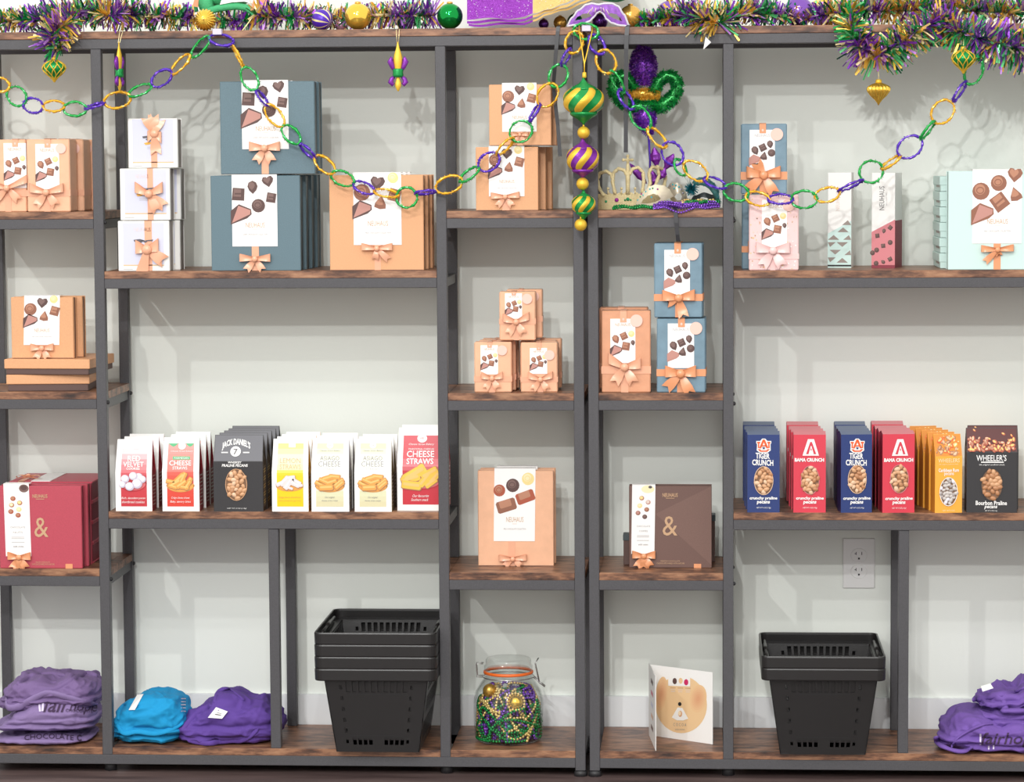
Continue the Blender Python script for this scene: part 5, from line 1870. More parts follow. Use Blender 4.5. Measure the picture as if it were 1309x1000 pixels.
s4, bv4, l4 = shirt('folded_shirt', 'bright blue folded shirt with white neck label, on the bottom shelf', 147, 243, 951, .012, .17,
                    [(146, 916), (158, 902), (172, 894), (188, 884), (205, 881), (228, 884), (243, 897)], 'shirt_blue', 22, folds=[(.016, .014), (.033, .007)], wr=.012)
roll(s4, l4, [(152, 921, .01), (153, 908, .025), (163, 898, .035), (176, 899, .03)], [2.5, 3.5, 4, 3], 'shirt_blue', 'collar', .03, bv4)
roll(s4, l4, [(149, 926, 0), (158, 938, -.006), (176, 935, -.008), (200, 938, -.008), (222, 931, -.006), (236, 922, .0)], [2, 3.4, 3.8, 3.8, 3.6, 2.5], 'shirt_blue', 'hem', .014, bv4)
def neck_label(root, bvh, loc, quad, marks):
    mb = MB()
    q = [cast(bvh, loc, x, y, .0032) for x, y in quad]
    back = Vector((0, .0014, 0))
    mb.add(q + [p + back for p in q], [(0, 1, 2, 3), (7, 6, 5, 4), (0, 4, 5, 1), (1, 5, 6, 2), (2, 6, 7, 3), (3, 7, 4, 0)], 'white')
    for a0, a1, b0, b1, m in marks:
        bi = lambda u, v: (q[0] * (1 - u) + q[1] * u) * (1 - v) + (q[3] * (1 - u) + q[2] * u) * v + Vector((0, -.0005, 0))
        mb.poly([bi(a0, b0), bi(a1, b0), bi(a1, b1), bi(a0, b1)], m)
    return mb.build('neck_label', root)


neck_label(s4, bv4, l4, ((165.5, 909), (173, 907.5), (184, 889), (176, 890)), ((.35, .65, .2, .36, 'grey_print'), (.35, .65, .45, .6, 'dark_print'), (.35, .65, .7, .8, 'grey_print')))
drape(s4, bv4, l4, [rpoly(231, 893 + 4 * i, 237, 894.2 + 4 * i, 0, 1) for i in range(5)], 'trim_white', 'print')

s5, bv5, l5 = shirt('folded_shirt', 'deep purple folded shirt with white neck label, leaning behind the divider post', 229, 362, 954, .012, .19,
                    [(228, 915), (252, 903), (272, 896), (282, 882), (300, 883), (330, 890), (352, 893), (363, 906)], 'shirt_purple', 31, folds=[(.015, .007), (.04, .005)], wr=.012)
roll(s5, l5, [(274, 899, .02), (279, 884, .02), (292, 880, .015), (304, 888, .0), (314, 897, -.005)], [2.5, 3, 3, 3, 2.5], 'shirt_purple', 'collar', .06, bv5)
roll(s5, l5, [(232, 936, .02), (243, 921, .02), (256, 909, .03), (272, 902, .04)], [3, 4, 4.5, 4], 'shirt_purple', 'sleeve', .03, bv5)
roll(s5, l5, [(239, 946, 0), (262, 951, -.006), (290, 947, -.006), (312, 946, -.004), (332, 930, .005)], [2.5, 3.4, 3.6, 3.6, 2.5], 'shirt_purple', 'hem', .016, bv5)
neck_label(s5, bv5, l5, ((267, 917), (284, 918.5), (291, 909.5), (277, 905)), ((.3, .75, .35, .45, 'dark_print'), (.35, .7, .55, .62, 'grey_print')))

g = 'violet shirts in the right pile'
s6, bv6, l6 = shirt('folded_shirt', 'violet shirt at the bottom of the right pile with dark script, over the edge', 1195, 1345, 962, -.012, .2,
                    [(1194, 934), (1204, 921), (1225, 906), (1250, 906), (1280, 915), (1345, 915)], 'shirt_violet', 44, folds=[(.014, .008), (.034, .007)], wr=.012, group=g)
drape(s6, bv6, l6, [tpoly('fairhope', 1254, 937, 1330, 956, bold=.012, shear=.3)], 'shirt_ink')
drape(s6, bv6, l6, [rpoly(1252.4, 938, 1254.6, 952, 0), rpoly(1263, 953, 1265, 958.5, 0, 2), rpoly(1269, 952.5, 1271, 958, 0, 2)], 'shirt_white', 'stripes')
roll(s6, l6, [(1216, 956, .004), (1224, 944, -.002), (1240, 934, -.004), (1256, 927, .0), (1270, 926, .01)], [2.5, 3.5, 4, 3.6, 2.5], 'shirt_violet', 'hem', -.006, bv6)
roll(s6, l6, [(1196, 942, .02), (1200, 951, .005), (1214, 958, -.005), (1232, 961, -.01), (1246, 952, -.008)], [3, 4.5, 5, 4, 3], 'shirt_violet', 'sleeve', .0, bv6)
s7, bv7, l7 = shirt('folded_shirt', 'violet crumpled shirt in the middle of the right pile, below the white tag', 1240, 1350, 942, .01, .2,
                    [(1238, 912), (1252, 902), (1290, 900), (1350, 900)], 'shirt_violet', 52, z0=ZBOT + .045, folds=[(.02, .008)], wr=.013, group=g)
s8, bv8, l8 = shirt('folded_shirt', 'violet crumpled shirt on top of the right pile with a white tag', 1243, 1360, 915, .03, .21,
                    [(1242, 897), (1256, 884), (1280, 876), (1298, 880), (1310, 868), (1360, 868)], 'shirt_violet', 61, z0=ZBOT + .082, folds=[(.018, .008)], wr=.016, group=g)
roll(s8, l8, [(1243, 895, .0), (1256, 892, -.01), (1276, 888, -.012), (1300, 884, -.01), (1312, 878, 0)], [3, 4.5, 5, 5, 4], 'shirt_violet', 'collar', .045, bv8)
roll(s8, l8, [(1283, 895, .0), (1286, 915, -.012), (1284, 935, -.016), (1298, 942, -.016), (1316, 930, -.012)], [3, 5, 6, 6, 5], 'shirt_violet', 'sleeve', .03, bv8)
mb = MB()
q = [p - l8 for p in (W(1256, 884.5, .05), W(1270, 880, .05), W(1266, 874, .06), W(1254, 877.5, .06))]
mb.add(q + [p + Vector((0, .0014, 0)) for p in q], [(0, 1, 2, 3), (7, 6, 5, 4), (0, 4, 5, 1), (1, 5, 6, 2), (2, 6, 7, 3), (3, 7, 4, 0)], 'white')
mb.build('neck_label', s8)


# ---------------------------------------------------------------- shopping baskets
def holed(mb, bl, br, tr, tl, nrm, th, holes, m):
    """panel with square openings; holes = (u0, u1, v0, v1)"""
    us = sorted(set([0.0, 1.0] + [h[0] for h in holes] + [h[1] for h in holes]))
    vs = sorted(set([0.0, 1.0] + [h[2] for h in holes] + [h[3] for h in holes]))

    def solid(i, j):
        if i < 0 or j < 0 or i >= len(us) - 1 or j >= len(vs) - 1:
            return False
        u, v = (us[i] + us[i + 1]) / 2, (vs[j] + vs[j + 1]) / 2
        return not any(h[0] < u < h[1] and h[2] < v < h[3] for h in holes)
    P, Q = {}, {}
    pts = []

    def vert(i, j, back):
        k = (i, j, back)
        if k not in P:
            u, v = us[i], vs[j]
            p = (bl * (1 - u) + br * u) * (1 - v) + (tl * (1 - u) + tr * u) * v
            P[k] = len(pts)
            pts.append(p + (nrm * -th if back else Vector((0, 0, 0))))
        return P[k]
    fs = []
    for i in range(len(us) - 1):
        for j in range(len(vs) - 1):
            if not solid(i, j):
                continue
            fs.append([vert(i, j, 0), vert(i + 1, j, 0), vert(i + 1, j + 1, 0), vert(i, j + 1, 0)])
            fs.append([vert(i, j, 1), vert(i, j + 1, 1), vert(i + 1, j + 1, 1), vert(i + 1, j, 1)])
            for di, dj, a, b in ((-1, 0, (i, j + 1), (i, j)), (1, 0, (i + 1, j), (i + 1, j + 1)), (0, -1, (i, j), (i + 1, j)), (0, 1, (i + 1, j + 1), (i, j + 1))):
                if not solid(i + di, j + dj):
                    fs.append([vert(*a, 0), vert(*a, 1), vert(*b, 1), vert(*b, 0)])
    mb.add(pts, fs, m)


def basket(name, label, cx, y0, group, rimw, topw, botw, dep, H, rz=0.0, nest=.0243):
    rh = nest
    root = thing(name, label, 'shopping basket', (cx, y0 + dep / 2, ZBOT), rz, group)
    hb = H - rh
    tw, bw = topw / 2, botw / 2
    td, bd = dep / 2 - .016, dep / 2 - .036
    th = .0022
    B = [Vector((-bw, -bd, 0)), Vector((bw, -bd, 0)), Vector((bw, bd, 0)), Vector((-bw, bd, 0))]
    T = [Vector((-tw, -td, hb)), Vector((tw, -td, hb)), Vector((tw, td, hb)), Vector((-tw, td, hb))]
    fh = []
    for i in range(10):                      # upper row of tall slots
        fh.append((.200 + .0625 * i, .240 + .0625 * i, .83, .985))
    for i in range(6):                       # side columns of small openings
        v = .12 + .15 * i
        fh.append((.135, .165, v, v + .055))
        fh.append((.835, .865, v, v + .055))
    for i in range(4):
        fh.append((.215 + .062 * i, .257 + .062 * i, .10, .19))
        fh.append((.580 + .062 * i, .622 + .062 * i, .10, .19))
    sh = []
    for i in range(12):
        for v0, v1 in ((.12, .4), (.5, .75), (.82, .98)):
            sh.append((.10 + .068 * i, .14 + .068 * i, v0, v1))
    mb = MB()
    holed(mb, B[0], B[1], T[1], T[0], Vector((0, -1, 0)), th, fh, 'black_plastic')
    holed(mb, B[2], B[3], T[3], T[2], Vector((0, 1, 0)), th, fh, 'black_plastic')
    holed(mb, B[1], B[2], T[2], T[1], Vector((1, 0, 0)), th, sh, 'black_plastic')
    holed(mb, B[3], B[0], T[0], T[3], Vector((-1, 0, 0)), th, sh, 'black_plastic')
    mb.box(-bw + th, bw - th, -bd + th, bd - th, .003, .006, 'black_plastic')
    # raised label plate edge on the front
    for sg in (-1,):
        z0, z1 = hb * .225, hb * .80
        y = lambda z: -(bd + (td - bd) * z / hb) - .0009
        for za, zc in ((z0, z0 + .0016), (z1, z1 + .0016)):
            mb.poly([(-bw * .63, y(za), za), (bw * .63, y(za), za), (bw * .63, y(zc), zc), (-bw * .63, y(zc), zc)], 'steel_dark')
    for sx in (-1, 1):
        for sy in (-1, 1):
            mb.box(sx * bw * .9 - .006, sx * bw * .9 + .006, sy * bd * .95 - .006, sy * bd * .95 + .006, 0.0, .004, 'black_plastic')
    mb.build('basket_body', root)
    # rim band with rounded corners
    mb = MB()
    rw, rd = rimw / 2, dep / 2

    def loop(w, d, r, z):
        pts = []
        for cxs, cys, a0 in ((1, 1, 0), (-1, 1, 90), (-1, -1, 180), (1, -1, 270)):
            for k in range(6):
                a = math.radians(a0 + 18 * k)
                pts.append(Vector((cxs * (w - r) + r * math.cos(a), cys * (d - r) + r * math.sin(a), z)))
        return pts
    loops = [loop(tw - .001, td - .001, .010, hb - .001), loop(rw - .0015, rd - .0015, .016, hb), loop(rw - .0006, rd - .0006, .016, hb + .002),
             loop(rw, rd, .016, H - .0025), loop(rw - .001, rd - .001, .016, H), loop(rw - .004, rd - .004, .013, H), loop(rw - .0045, rd - .0045, .013, H - .004),
             loop(rw - .0045, rd - .0045, .013, hb + .006), loop(tw - .0005, td - .0005, .004, hb + .003), loop(tw - .001, td - .001, .004, hb - .001)]
    n = len(loops[0])
    vs = [p for l in loops for p in l]
    fs = []
    for i in range(len(loops) - 1):
        for k in range(n):
            fs.append([i * n + k, i * n + (k + 1) % n, (i + 1) * n + (k + 1) % n, (i + 1) * n + k])
    mb.add(vs, fs, 'black_plastic', False)
    mb.build('rim', root)
    for sg in (-1, 1):
        mb = MB()
        x = sg * (rw - .011)
        z = H - .008
        mb.tube([(x + sg * .003, -rd * .62, z - .006), (x, -rd * .55, z), (x, rd * .55, z), (x + sg * .003, rd * .62, z - .006)], .0035, 'black_plastic', 8)
        mb.tube([(x, -.035, z), (x, .035, z)], .0052, 'black_plastic', 8)
        mb.build('handle', root)
    return root


def baskets(px0, px1, pybot, pytop_low, bx0, bx1, tx0, tx1, n, labels, group, yfront, dep, rz=0.0):
    s = pxs(yfront)
    rimw = (px1 - px0) * s
    zt = W((px0 + px1) / 2, pytop_low, yfront).z
    H = zt - ZBOT
    cx = (W(px0, pytop_low, yfront).x + W(px1, pytop_low, yfront).x) / 2
    r = basket('shopping_basket', labels[0], cx, yfront, group, rimw, (tx1 - tx0) * s, (bx1 - bx0) * s, dep, H, rz)
    for k in range(1, n):
        dup(r, (0, 0, .0246 * k), labels[k], group=group)


baskets(399, 560, 963, 856.2, 427, 536, 411, 547, 4,
        ['bottom black plastic basket of the four nested ones, its whole front visible', 'second black basket rim from the bottom in the stack of four',
         'third black basket rim from the bottom in the stack of four', 'topmost black basket of the stack of four, open top showing'], 'stack of four black baskets', -.062, .318)
baskets(973, 1133, 964, 855.6, 996.6, 1107, 983, 1122, 2,
        ['lower black plastic basket of the two nested under the wall socket, its whole front visible', 'upper black plastic basket of the two nested under the wall socket'],
        'pair of black baskets', -.052, .30)

# ---------------------------------------------------------------- glass jar of beads
jc = W(650.5, 952, .105)
JX, JY, JZ = jc.x, .105, ZBOT + .0004
js = pxs(.105)
jar = thing('glass_jar', 'clip top glass jar full of coloured bead necklaces, on the bottom middle shelf', 'jar', (JX, JY, JZ))
JP = lambda r, py: (r * js, max(0.0, (952.5 - py) * js))
prof = [JP(31.5, 866), JP(31.5, 871), JP(33, 873), JP(37, 879), JP(42.5, 888), JP(45, 898), JP(45.4, 910), JP(45.2, 930), JP(44.4, 944), JP(42, 950), JP(38, 952.4)]
inner = [(r - .0028, max(z, .005)) for r, z in prof]
mb = MB()
mb.lathe(prof + [(.002, 0.0), (.002, .004)] + inner[::-1] + [(prof[0][0], prof[0][1])], (0, 0, 0), 'glass', 48, caps=False)
mb.build('glass_body', jar)
mb = MB()
mb.lathe([(.001, JP(0, 846)[1]), JP(24, 846), JP(28, 845), JP(29.5, 847), JP(29.5, 853), JP(31.5, 855), JP(31.5, 860), JP(30, 861), JP(28, 858), JP(.5, 857)], (0, 0, 0), 'glass', 40)
mb.build('lid', jar)
mb = MB()
mb.lathe([JP(30.6, 861), JP(32.2, 861.5), JP(32.4, 863), JP(32.2, 864.5), JP(30.6, 865), JP(30.0, 863), JP(30.6, 861)], (0, 0, 0), 'gasket', 40, caps=False)
mb.build('rubber_seal', jar)
mb = MB()
R_ = 33.2 * js
zz = JP(0, 869)[1]
mb.tube([(R_ * math.cos(a), R_ * math.sin(a), zz) for a in [2 * math.pi * i / 40 for i in range(40)]], .0011, 'wire', 6, True)
zl = JP(0, 852)[1]
mb.tube([(R_ * .98, -.008, zz), (R_ * 1.22, -.008, zz - .012), (R_ * 1.42, -.006, zz - .02), (R_ * 1.42, .006, zz - .02), (R_ * 1.22, .008, zz - .012), (R_ * .98, .008, zz)], .0011, 'wire', 6)
mb.tube([(R_ * 1.2, -.005, zz - .01), (R_ * 1.05, -.005, zl), (R_ * 1.18, -.004, zl + .012), (R_ * 1.05, .005, zl), (R_ * 1.2, .005, zz - .01)], .0011, 'wire', 6)
mb.tube([(-R_, -.010, zz), (-R_ * 1.22, -.010, zz), (-R_ * 1.25, -.008, zl), (-R_ * .98, -.008, zl)], .0011, 'wire', 6)
mb.tube([(-R_, .010, zz), (-R_ * 1.22, .010, zz), (-R_ * 1.25, .008, zl), (-R_ * .98, .008, zl)], .0011, 'wire', 6)
mb.build('wire_clasp', jar)


def beads(label, pts, r, m, group, cat='necklace', name='bead_necklace', base=None):
    loc = base or pts[0]
    mb = MB()
    acc, last = 0.0, None
    L = 0
    for a, b in zip(pts[:-1], pts[1:]):
        seg = (b - a).length
        while L < seg:
            mb.ball(a + (b - a) * (L / seg) - loc, r, m, 7, 5)
            L += r * 2.02
        L -= seg
    o = mb.build(name)
    o.location = loc
    return tag(o, label, cat, group)


rj = random.Random(4)
jb = Vector((JX, JY, JZ))
obst = [(Vector(W(659, 898, .053)) - jb, .0155), (Vector(W(626, 883, .08)) - jb, .0150), (Vector(W(622, 933, .077)) - jb, .0150), (Vector(W(651, 930, .05)) - jb, .0110)]
cols = [('bead_purple', 'purple'), ('bead_green', 'green'), ('bead_gold', 'gold')]
for k in range(22):
    m, cn = cols[(k + 1) % 3]
    pts = []
    ph = [rj.uniform(0, 6.28) for _ in range(6)]
    lay = .0655 if k < 12 else .0565 if k < 18 else .042
    th0 = rj.uniform(0, 6.28)
    zc = .016 + .088 * ((k * 0.37) % 1.0)
    for i in range(150):
        t = i / 150
        th = th0 + 4.6 * math.sin(1.3 * t * 6.28 / 2 + ph[0]) * .55 + .8 * math.sin(5 * t * 6.28 + ph[1]) * .42
        z = zc + .030 * math.sin(3.5 * t * 6.28 + ph[2]) + .016 * math.sin(7 * t * 6.28 + ph[3])
        z = min(max(z, .0085), .112)
        R0 = lay if z < .075 else lay * (1 - (z - .075) * 7.5)
        r = R0 - .002 * (k % 3) - .002 * math.sin(17 * t + ph[4])
        p = Vector((r * math.cos(th), r * math.sin(th), z))
        for c, rr in obst:
            d = p - c
            if d.length < rr + .003:
                p = c + d.normalized() * (rr + .003)
                q = math.hypot(p.x, p.y)
                if q > .0672:
                    p.x *= .0672 / q
                    p.y *= .0672 / q
        pts.append(jb + p)
    beads('%s bead necklace tangled among the others inside the glass jar' % cn, pts, .0033, m, 'bead necklaces inside the jar, %s' % cn)


def bauble(label, px, py, rpx, y, m, name='bauble', cap=True, group=None, z=None):
    c = W(px, py, y)
    r = rpx * pxs(y)
    if z is not None:
        c.z = z + r
    root = thing(name, label, 'bauble', (c.x, c.y, c.z - r), 0, group)
    mb = MB()
    mb.ball((0, 0, r), r, m, 28, 16)
    mb.build('ball', root)
    if cap:
        mb = MB()
        mb.lathe([(r * .08, r * 2.12), (r * .22, r * 2.1), (r * .24, r * 1.94)], (0, 0, 0), 'bauble_antique', 12)
        mb.build('cap', root)
    return root


bauble('shiny yellow gold bauble in the middle of the glass jar', 659, 898, 9.5, .053, 'bauble_gold', cap=False)
bauble('dull antique gold bauble in the upper left of the glass jar', 626, 883, 9, .08, 'bauble_antique', cap=False)
bauble('bright purple bauble low in the left of the glass jar', 622, 933, 9, .077, 'orn_purple', cap=False)
bauble('small dark green bauble low in the middle of the glass jar', 651, 930, 6.8, .050, 'bauble_teal', cap=False)

# ---------------------------------------------------------------- booklet on the bottom shelf
zs = ZBOT
SP = W(829.5, 936, .165)
EP = W(911, 947.5, .075)
LP = W(838, 958, .006)
hbk = .149
bk = thing('folded_leaflet', 'white folded card with a round peach disc print, standing open on the bottom shelf', 'leaflet', (SP.x, SP.y, zs))
for nm, Q in (('panel', EP), ('panel', LP)):
    d = Vector((Q.x - SP.x, Q.y - SP.y, 0))
    n = Vector((d.y, -d.x, 0)).normalized()
    if n.y > 0:
        n = -n
    th = .0012
    mb = MB()
    a, b = Vector((0, 0, .0003)), d + Vector((0, 0, .0003))
    up = Vector((0, 0, hbk * (1.0 if Q is EP else 1.02)))
    f = [a, b, b + up, a + up]
    k = [p - n * th for p in f]
    mb.add(f + k, [(0, 1, 2, 3), (7, 6, 5, 4), (0, 4, 5, 1), (1, 5, 6, 2), (2, 6, 7, 3), (3, 7, 4, 0)], 'white')
    if Q is EP:
        bf = Face(0, 0, 1, 1, 1, 1, 1)

        def pt(px, py, lay=0.0, d=d, n=n):
            u = (px - 829.5) / (911 - 829.5)
            yb, yt = 937.5 + 10 * u, 847 + 7.5 * u
            return d * u + Vector((0, 0, .0003 + (yb - py) / (yb - yt) * hbk)) + n * (lay * LAY)
        bf.pt = pt
        bf.ell(mb, 871, 897, 33, 37, 'disc_peach', 1, 40)
        for k in range(6):
            f = 1 - k * .16
            bf.ell(mb, 893, 889, 10.5 * f, 18 * f, 'disc_t%d' % k, 2 + k * .1, 24, .15)
            bf.ell(mb, 846, 884, 7.6 * f, 22 * f, 'disc_t%d' % k, 2 + k * .1, 24, .12)
        bf.rect(mb, 855, 860, 883, 873.5, 'white', 3)
        bf.ell(mb, 863.4, 867.3, 2.8, 4, 'choc_dark', 4, 14)
        bf.ell(mb, 871, 866.6, 2.6, 3.8, 'disc_peach', 4, 14)
        bf.ell(mb, 878, 868.3, 2.8, 4, 'magenta', 4, 14)
        for x in (861, 870.5, 880):
            for k in range(3):
                bf.rect(mb, x - 3.5 + k * .4, 875.5 + k * 2.4, x + 3.5 - k * .4, 876.4 + k * 2.4, 'faint_print' if k else 'gold_print', 3)
        bf.ell(mb, 869.8, 896.5, 2.2, 2.5, 'slot_black', 4, 14)
        bf.pg(mb, [(867, 901), (873, 901.5), (880.5, 915), (874, 917.5), (866, 917.5), (859.5, 914)], 'white', 3)
        bf.ell(mb, 870.3, 909, 2.6, 4, 'disc_tan', 4, 14)
        bf.ell(mb, 869.8, 908.4, 1.8, 3, 'disc_lt', 5, 14)
        bf.txt(mb, 'C O C O A', 861.5, 921, 878, 925, 'grey_print', 3)
        bf.txt(mb, 'DISCOVER', 864, 928.5, 876, 930.3, 'grey_print', 3)
    else:
        for v, m in ((.82, 'choc_dark'), (.66, 'magenta'), (.5, 'lavender'), (.34, 'disc_tan'), (.18, 'choc_darkl')):
            p = d * .35 + Vector((0, 0, v * hbk)) + n * .0004
            mb.poly([p, p + d * .3, p + d * .3 + Vector((0, 0, .009)), p + Vector((0, 0, .009))], m)
    o = mb.build(nm, bk)

# ---------------------------------------------------------------- tinsel
TC = ['foil_green', 'foil_green', 'foil_green_l', 'foil_dkgreen', 'foil_gold', 'foil_gold', 'foil_pale', 'foil_pale', 'foil_purple', 'foil_purple', 'foil_lilac', 'foil_lilac']


def strand(mb, p, d, ln, wd, m, rng, bend=.25):
    d = d.normalized()
    s = d.cross(Vector((rng.uniform(-1, 1), rng.uniform(-1, 1), rng.uniform(-1, 1))))
    if s.length < 1e-4:
        s = d.orthogonal()
    s.normalize()
    b = d.cross(s) * ln * rng.uniform(-bend, bend) + Vector((0, 0, -ln * .12 * rng.random()))
    q1, q2 = p + d * ln * .5 + b * .3, p + d * ln + b
    h = s * wd / 2
    mb.add([p - h, p + h, q1 + h, q1 - h, q2 + h * .9, q2 - h * .9], [(0, 1, 2, 3), (3, 2, 4, 5)], m)


def garland(label, path, R, n_per, seed, group=None, wd=.0040, zmin=None, name='tinsel_garland'):
    """path: (photo x, photo y, distance, radius factor)"""
    rng = random.Random(seed)
    P = [W(a, b, c) for a, b, c, k in path]
    K = [k for *_, k in path]
    loc = P[0].copy()
    o3 = thing(name, label, 'garland', loc, 0, group)
    mb = MB()
    mb.tube([p - loc for p in P], [.0012] * len(P), 'foil_dkgreen', 6)
    mb.build('cord', o3)
    mb = MB()
    pal = None
    for (a, b, ka, kb) in zip(P[:-1], P[1:], K[:-1], K[1:]):
        t = (b - a)
        seg = t.length
        t.normalize()
        e1 = t.orthogonal().normalized()
        e2 = t.cross(e1)
        cnt = int(seg * n_per * .68)
        for i in range(cnt):
            u = i / cnt
            p = a + (b - a) * u
            if i % 46 == 0 or pal is None:
                mainc = rng.choice(['foil_green', 'foil_gold', 'foil_purple', 'foil_gold', 'foil_green', 'foil_purple'])
                pal = [mainc] * 8 + [mainc.replace('gold', 'pale').replace('purple', 'lilac').replace('green', 'green_l')] * 4 + TC
            th = rng.uniform(0, 6.283)
            d = e1 * math.cos(th) + e2 * math.sin(th) + t * rng.uniform(-.45, .45)
            ln = R * (ka + (kb - ka) * u) * rng.uniform(.55, 1.12)
            end = p + d.normalized() * ln
            if zmin is not None and end.z < zmin and end.y > -.004:
                d.z = abs(d.z) * .5
                if p.z + d.z < zmin:
                    d.z = .2
            if p.y + d.normalized().y * ln > YW - .003:
                d.y = -abs(d.y)
            strand(mb, p - loc, d, ln, wd * rng.uniform(.7, 1.25), rng.choice(pal), rng)
    mb.build('tinsel', o3)
    return o3


PX = 1 / 640.
garland('tinsel garland along the top of the left unit, ending near the ribbed gold ball',
        [(-20, 30, .05, .75), (20, 28, .05, .75), (50, 24, .03, .95), (85, 22, .015, 1.15), (115, 14, .03, 1.1), (140, 20, .01, 1.15), (165, 18, .03, 1.05), (195, 19, .04, .95), (225, 22, .04, .8), (250, 23, .05, .75)],
        26 * PX, 5200, 1, zmin=ZT)
garland('short thick tinsel tail drooping over the rail above the left green lattice ornament',
        [(92, 26, -.004, .9), (78, 34, -.022, 1.15), (66, 44, -.028, 1.2), (66, 56, -.028, 1.05), (78, 64, -.026, .85)], 25 * PX, 6500, 2)
garland('short dark clump of tinsel in the shade under the arched brim of the green hat',
        [(274, 27, .11, .6), (296, 25, .11, .75), (326, 26, .11, .6)], 22 * PX, 5200, 9, zmin=ZT)
garland('tinsel garland behind the baubles in the middle of the top, left of the purple cloth',
        [(325, 18, .05, .95), (345, 22, .05, 1.0), (375, 22, .06, .9), (405, 24, .09, .9), (440, 24, .09, .8), (470, 22, .08, .75), (500, 20, .06, .95), (530, 20, .06, 1.0), (556, 20, .07, .95)], 25 * PX, 5000, 3, zmin=ZT)
garland('tinsel garland along the top of the right unit, bursting over the rail by the post',
        [(806, 26, .06, .5), (835, 26, .05, .6), (870, 20, .04, .9), (895, 24, .015, 1.1), (918, 30, .0, 1.15), (940, 22, .02, 1.05), (965, 16, .04, 1.05), (990, 20, .05, .8), (1035, 24, .06, .7), (1060, 18, .05, .95), (1090, 16, .04, 1.05)],
        27 * PX, 5400, 4, zmin=ZT)
garland('tinsel garland filling the far right of the top, behind the drooping one',
        [(1085, 16, .08, .9), (1120, 14, .08, 1.1), (1160, 14, .08, 1.15), (1200, 13, .08, 1.15), (1240, 14, .08, 1.15), (1280, 16, .08, 1.1), (1310, 18, .08, 1.0), (1335, 20, .08, 1.0)], 26 * PX, 5400, 5, zmin=ZT)
garland('tinsel garland drooping in a deep loop over the rail above the gold onion ornament',
        [(1090, 22, .0, .9), (1088, 40, -.022, 1.0), (1098, 60, -.028, 1.1), (1120, 72, -.028, 1.15), (1142, 62, -.028, 1.1), (1162, 48, -.027, 1.05), (1182, 34, -.024, 1.05), (1205, 24, -.006, 1.1)], 26 * PX, 6200, 6)
garland('tinsel garland sagging over the rail at the far right above the green lattice ornament',
        [(1205, 26, -.004, .95), (1222, 38, -.022, 1.05), (1245, 48, -.027, 1.15), (1270, 54, -.028, 1.2), (1300, 62, -.028, 1.2), (1330, 62, -.028, 1.2)], 27 * PX, 6200, 7)

# ---------------------------------------------------------------- pipe cleaner chain
LINKS = [(-1, 108, 14, 9, 12, 'o'), (21.4, 123, 14, 11.5, 40, 'g'), (42.4, 135, 13, 9.5, 10, 'p'), (68.6, 135.6, 14, 7, 2, 'o'), (95.8, 139.4, 15, 9, 0, 'g'), (121, 135, 13, 2.5, -15, 'p'),
         (150, 128, 17.5, 10, -10, 'o'), (179, 115.5, 16, 6.5, -20, 'g'), (206.7, 100, 15, 9, -35, 'p'), (230.7, 82, 17, 6.5, -45, 'o'), (256, 60, 17, 7, -48, 'g'), (283, 51, 16, 7, 12, 'p'),
         (304, 71, 15, 2.5, 63, 'o'), (319, 100.5, 16, 10, 62, 'g'), (335, 125, 12, 2.2, 55, 'p'), (351, 148, 17, 8.5, 52, 'o'), (372, 172, 15, 8.5, 45, 'g'), (393, 193, 13, 4, 42, 'p'),
         (415, 210.5, 16, 8, 42, 'o'), (438, 228, 15.5, 9, 22, 'g'), (465, 240, 14.5, 6.5, 24, 'p'), (494, 247, 16, 4.5, 10, 'o'), (520, 252.5, 13.5, 13, 0, 'g'), (544, 246, 13, 2.2, -5, 'p'),
         (574, 236, 18, 10.5, -18, 'o'), (600, 223, 15, 5.5, -35, 'g'), (625, 207, 15, 11, -35, 'p'), (646, 187, 15, 4, -45, 'o'), (666, 168, 15, 13, -30, 'g'), (683.5, 144, 13, 3, -58, 'p'),
         (700, 121.5, 16.5, 12, -55, 'o'), (713.6, 97, 15, 11.5, -65, 'g'), (723.8, 73, 12, 3, -62, 'p'), (734, 54, 14.5, 11, -70, 'o'), (749, 40, 16, 10, 8, 'g'), (763, 57, 14, 8.5, 58, 'p'),
         (774.5, 78.7, 15.5, 12, 65, 'o'), (789, 104.6, 16, 5, 60, 'g'), (800, 127, 15, 6, 55, 'p'), (819, 150.8, 17, 11, 52, 'g'), (840, 176, 16.5, 6.5, 48, 'o'), (859.6, 196.4, 16, 12.5, 55, 'p'),
         (869.5, 214, 11.5, 6, 60, 'g'), (889, 218.5, 17.5, 10.5, 35, 'o'), (914, 233.6, 15, 5.5, 22, 'p'), (941, 245.8, 16, 11, 12, 'g'), (968.8, 254, 16, 8.5, 14, 'o'), (998, 254.5, 16, 6, 0, 'p'),
         (1028, 255, 16.5, 11, 0, 'g'), (1057.5, 249, 16, 9, -12, 'o'), (1087.5, 237.5, 17, 2.5, -25, 'p'), (1113.8, 219.7, 15, 14, -20, 'g'), (1139, 207.6, 14, 3, -35, 'o'), (1163, 188, 17, 13, -35, 'p'),
         (1186, 166.5, 14.5, 3.2, -52, 'g'), (1205, 143, 16.5, 13, -50, 'o'), (1227, 117, 15, 3.6, -57, 'p'), (1245, 92, 16.5, 10.5, -66, 'g')]
FZ = {'o': 'fuzz_gold', 'g': 'fuzz_green', 'p': 'fuzz_purple'}
YC = -.020
chain = thing('pipe_cleaner_chain', 'long chain of gold, green and purple pipe cleaner links swagged across both shelving units', 'chain garland', W(283, 42, YC))
cl = chain.location.copy()
rng = random.Random(12)
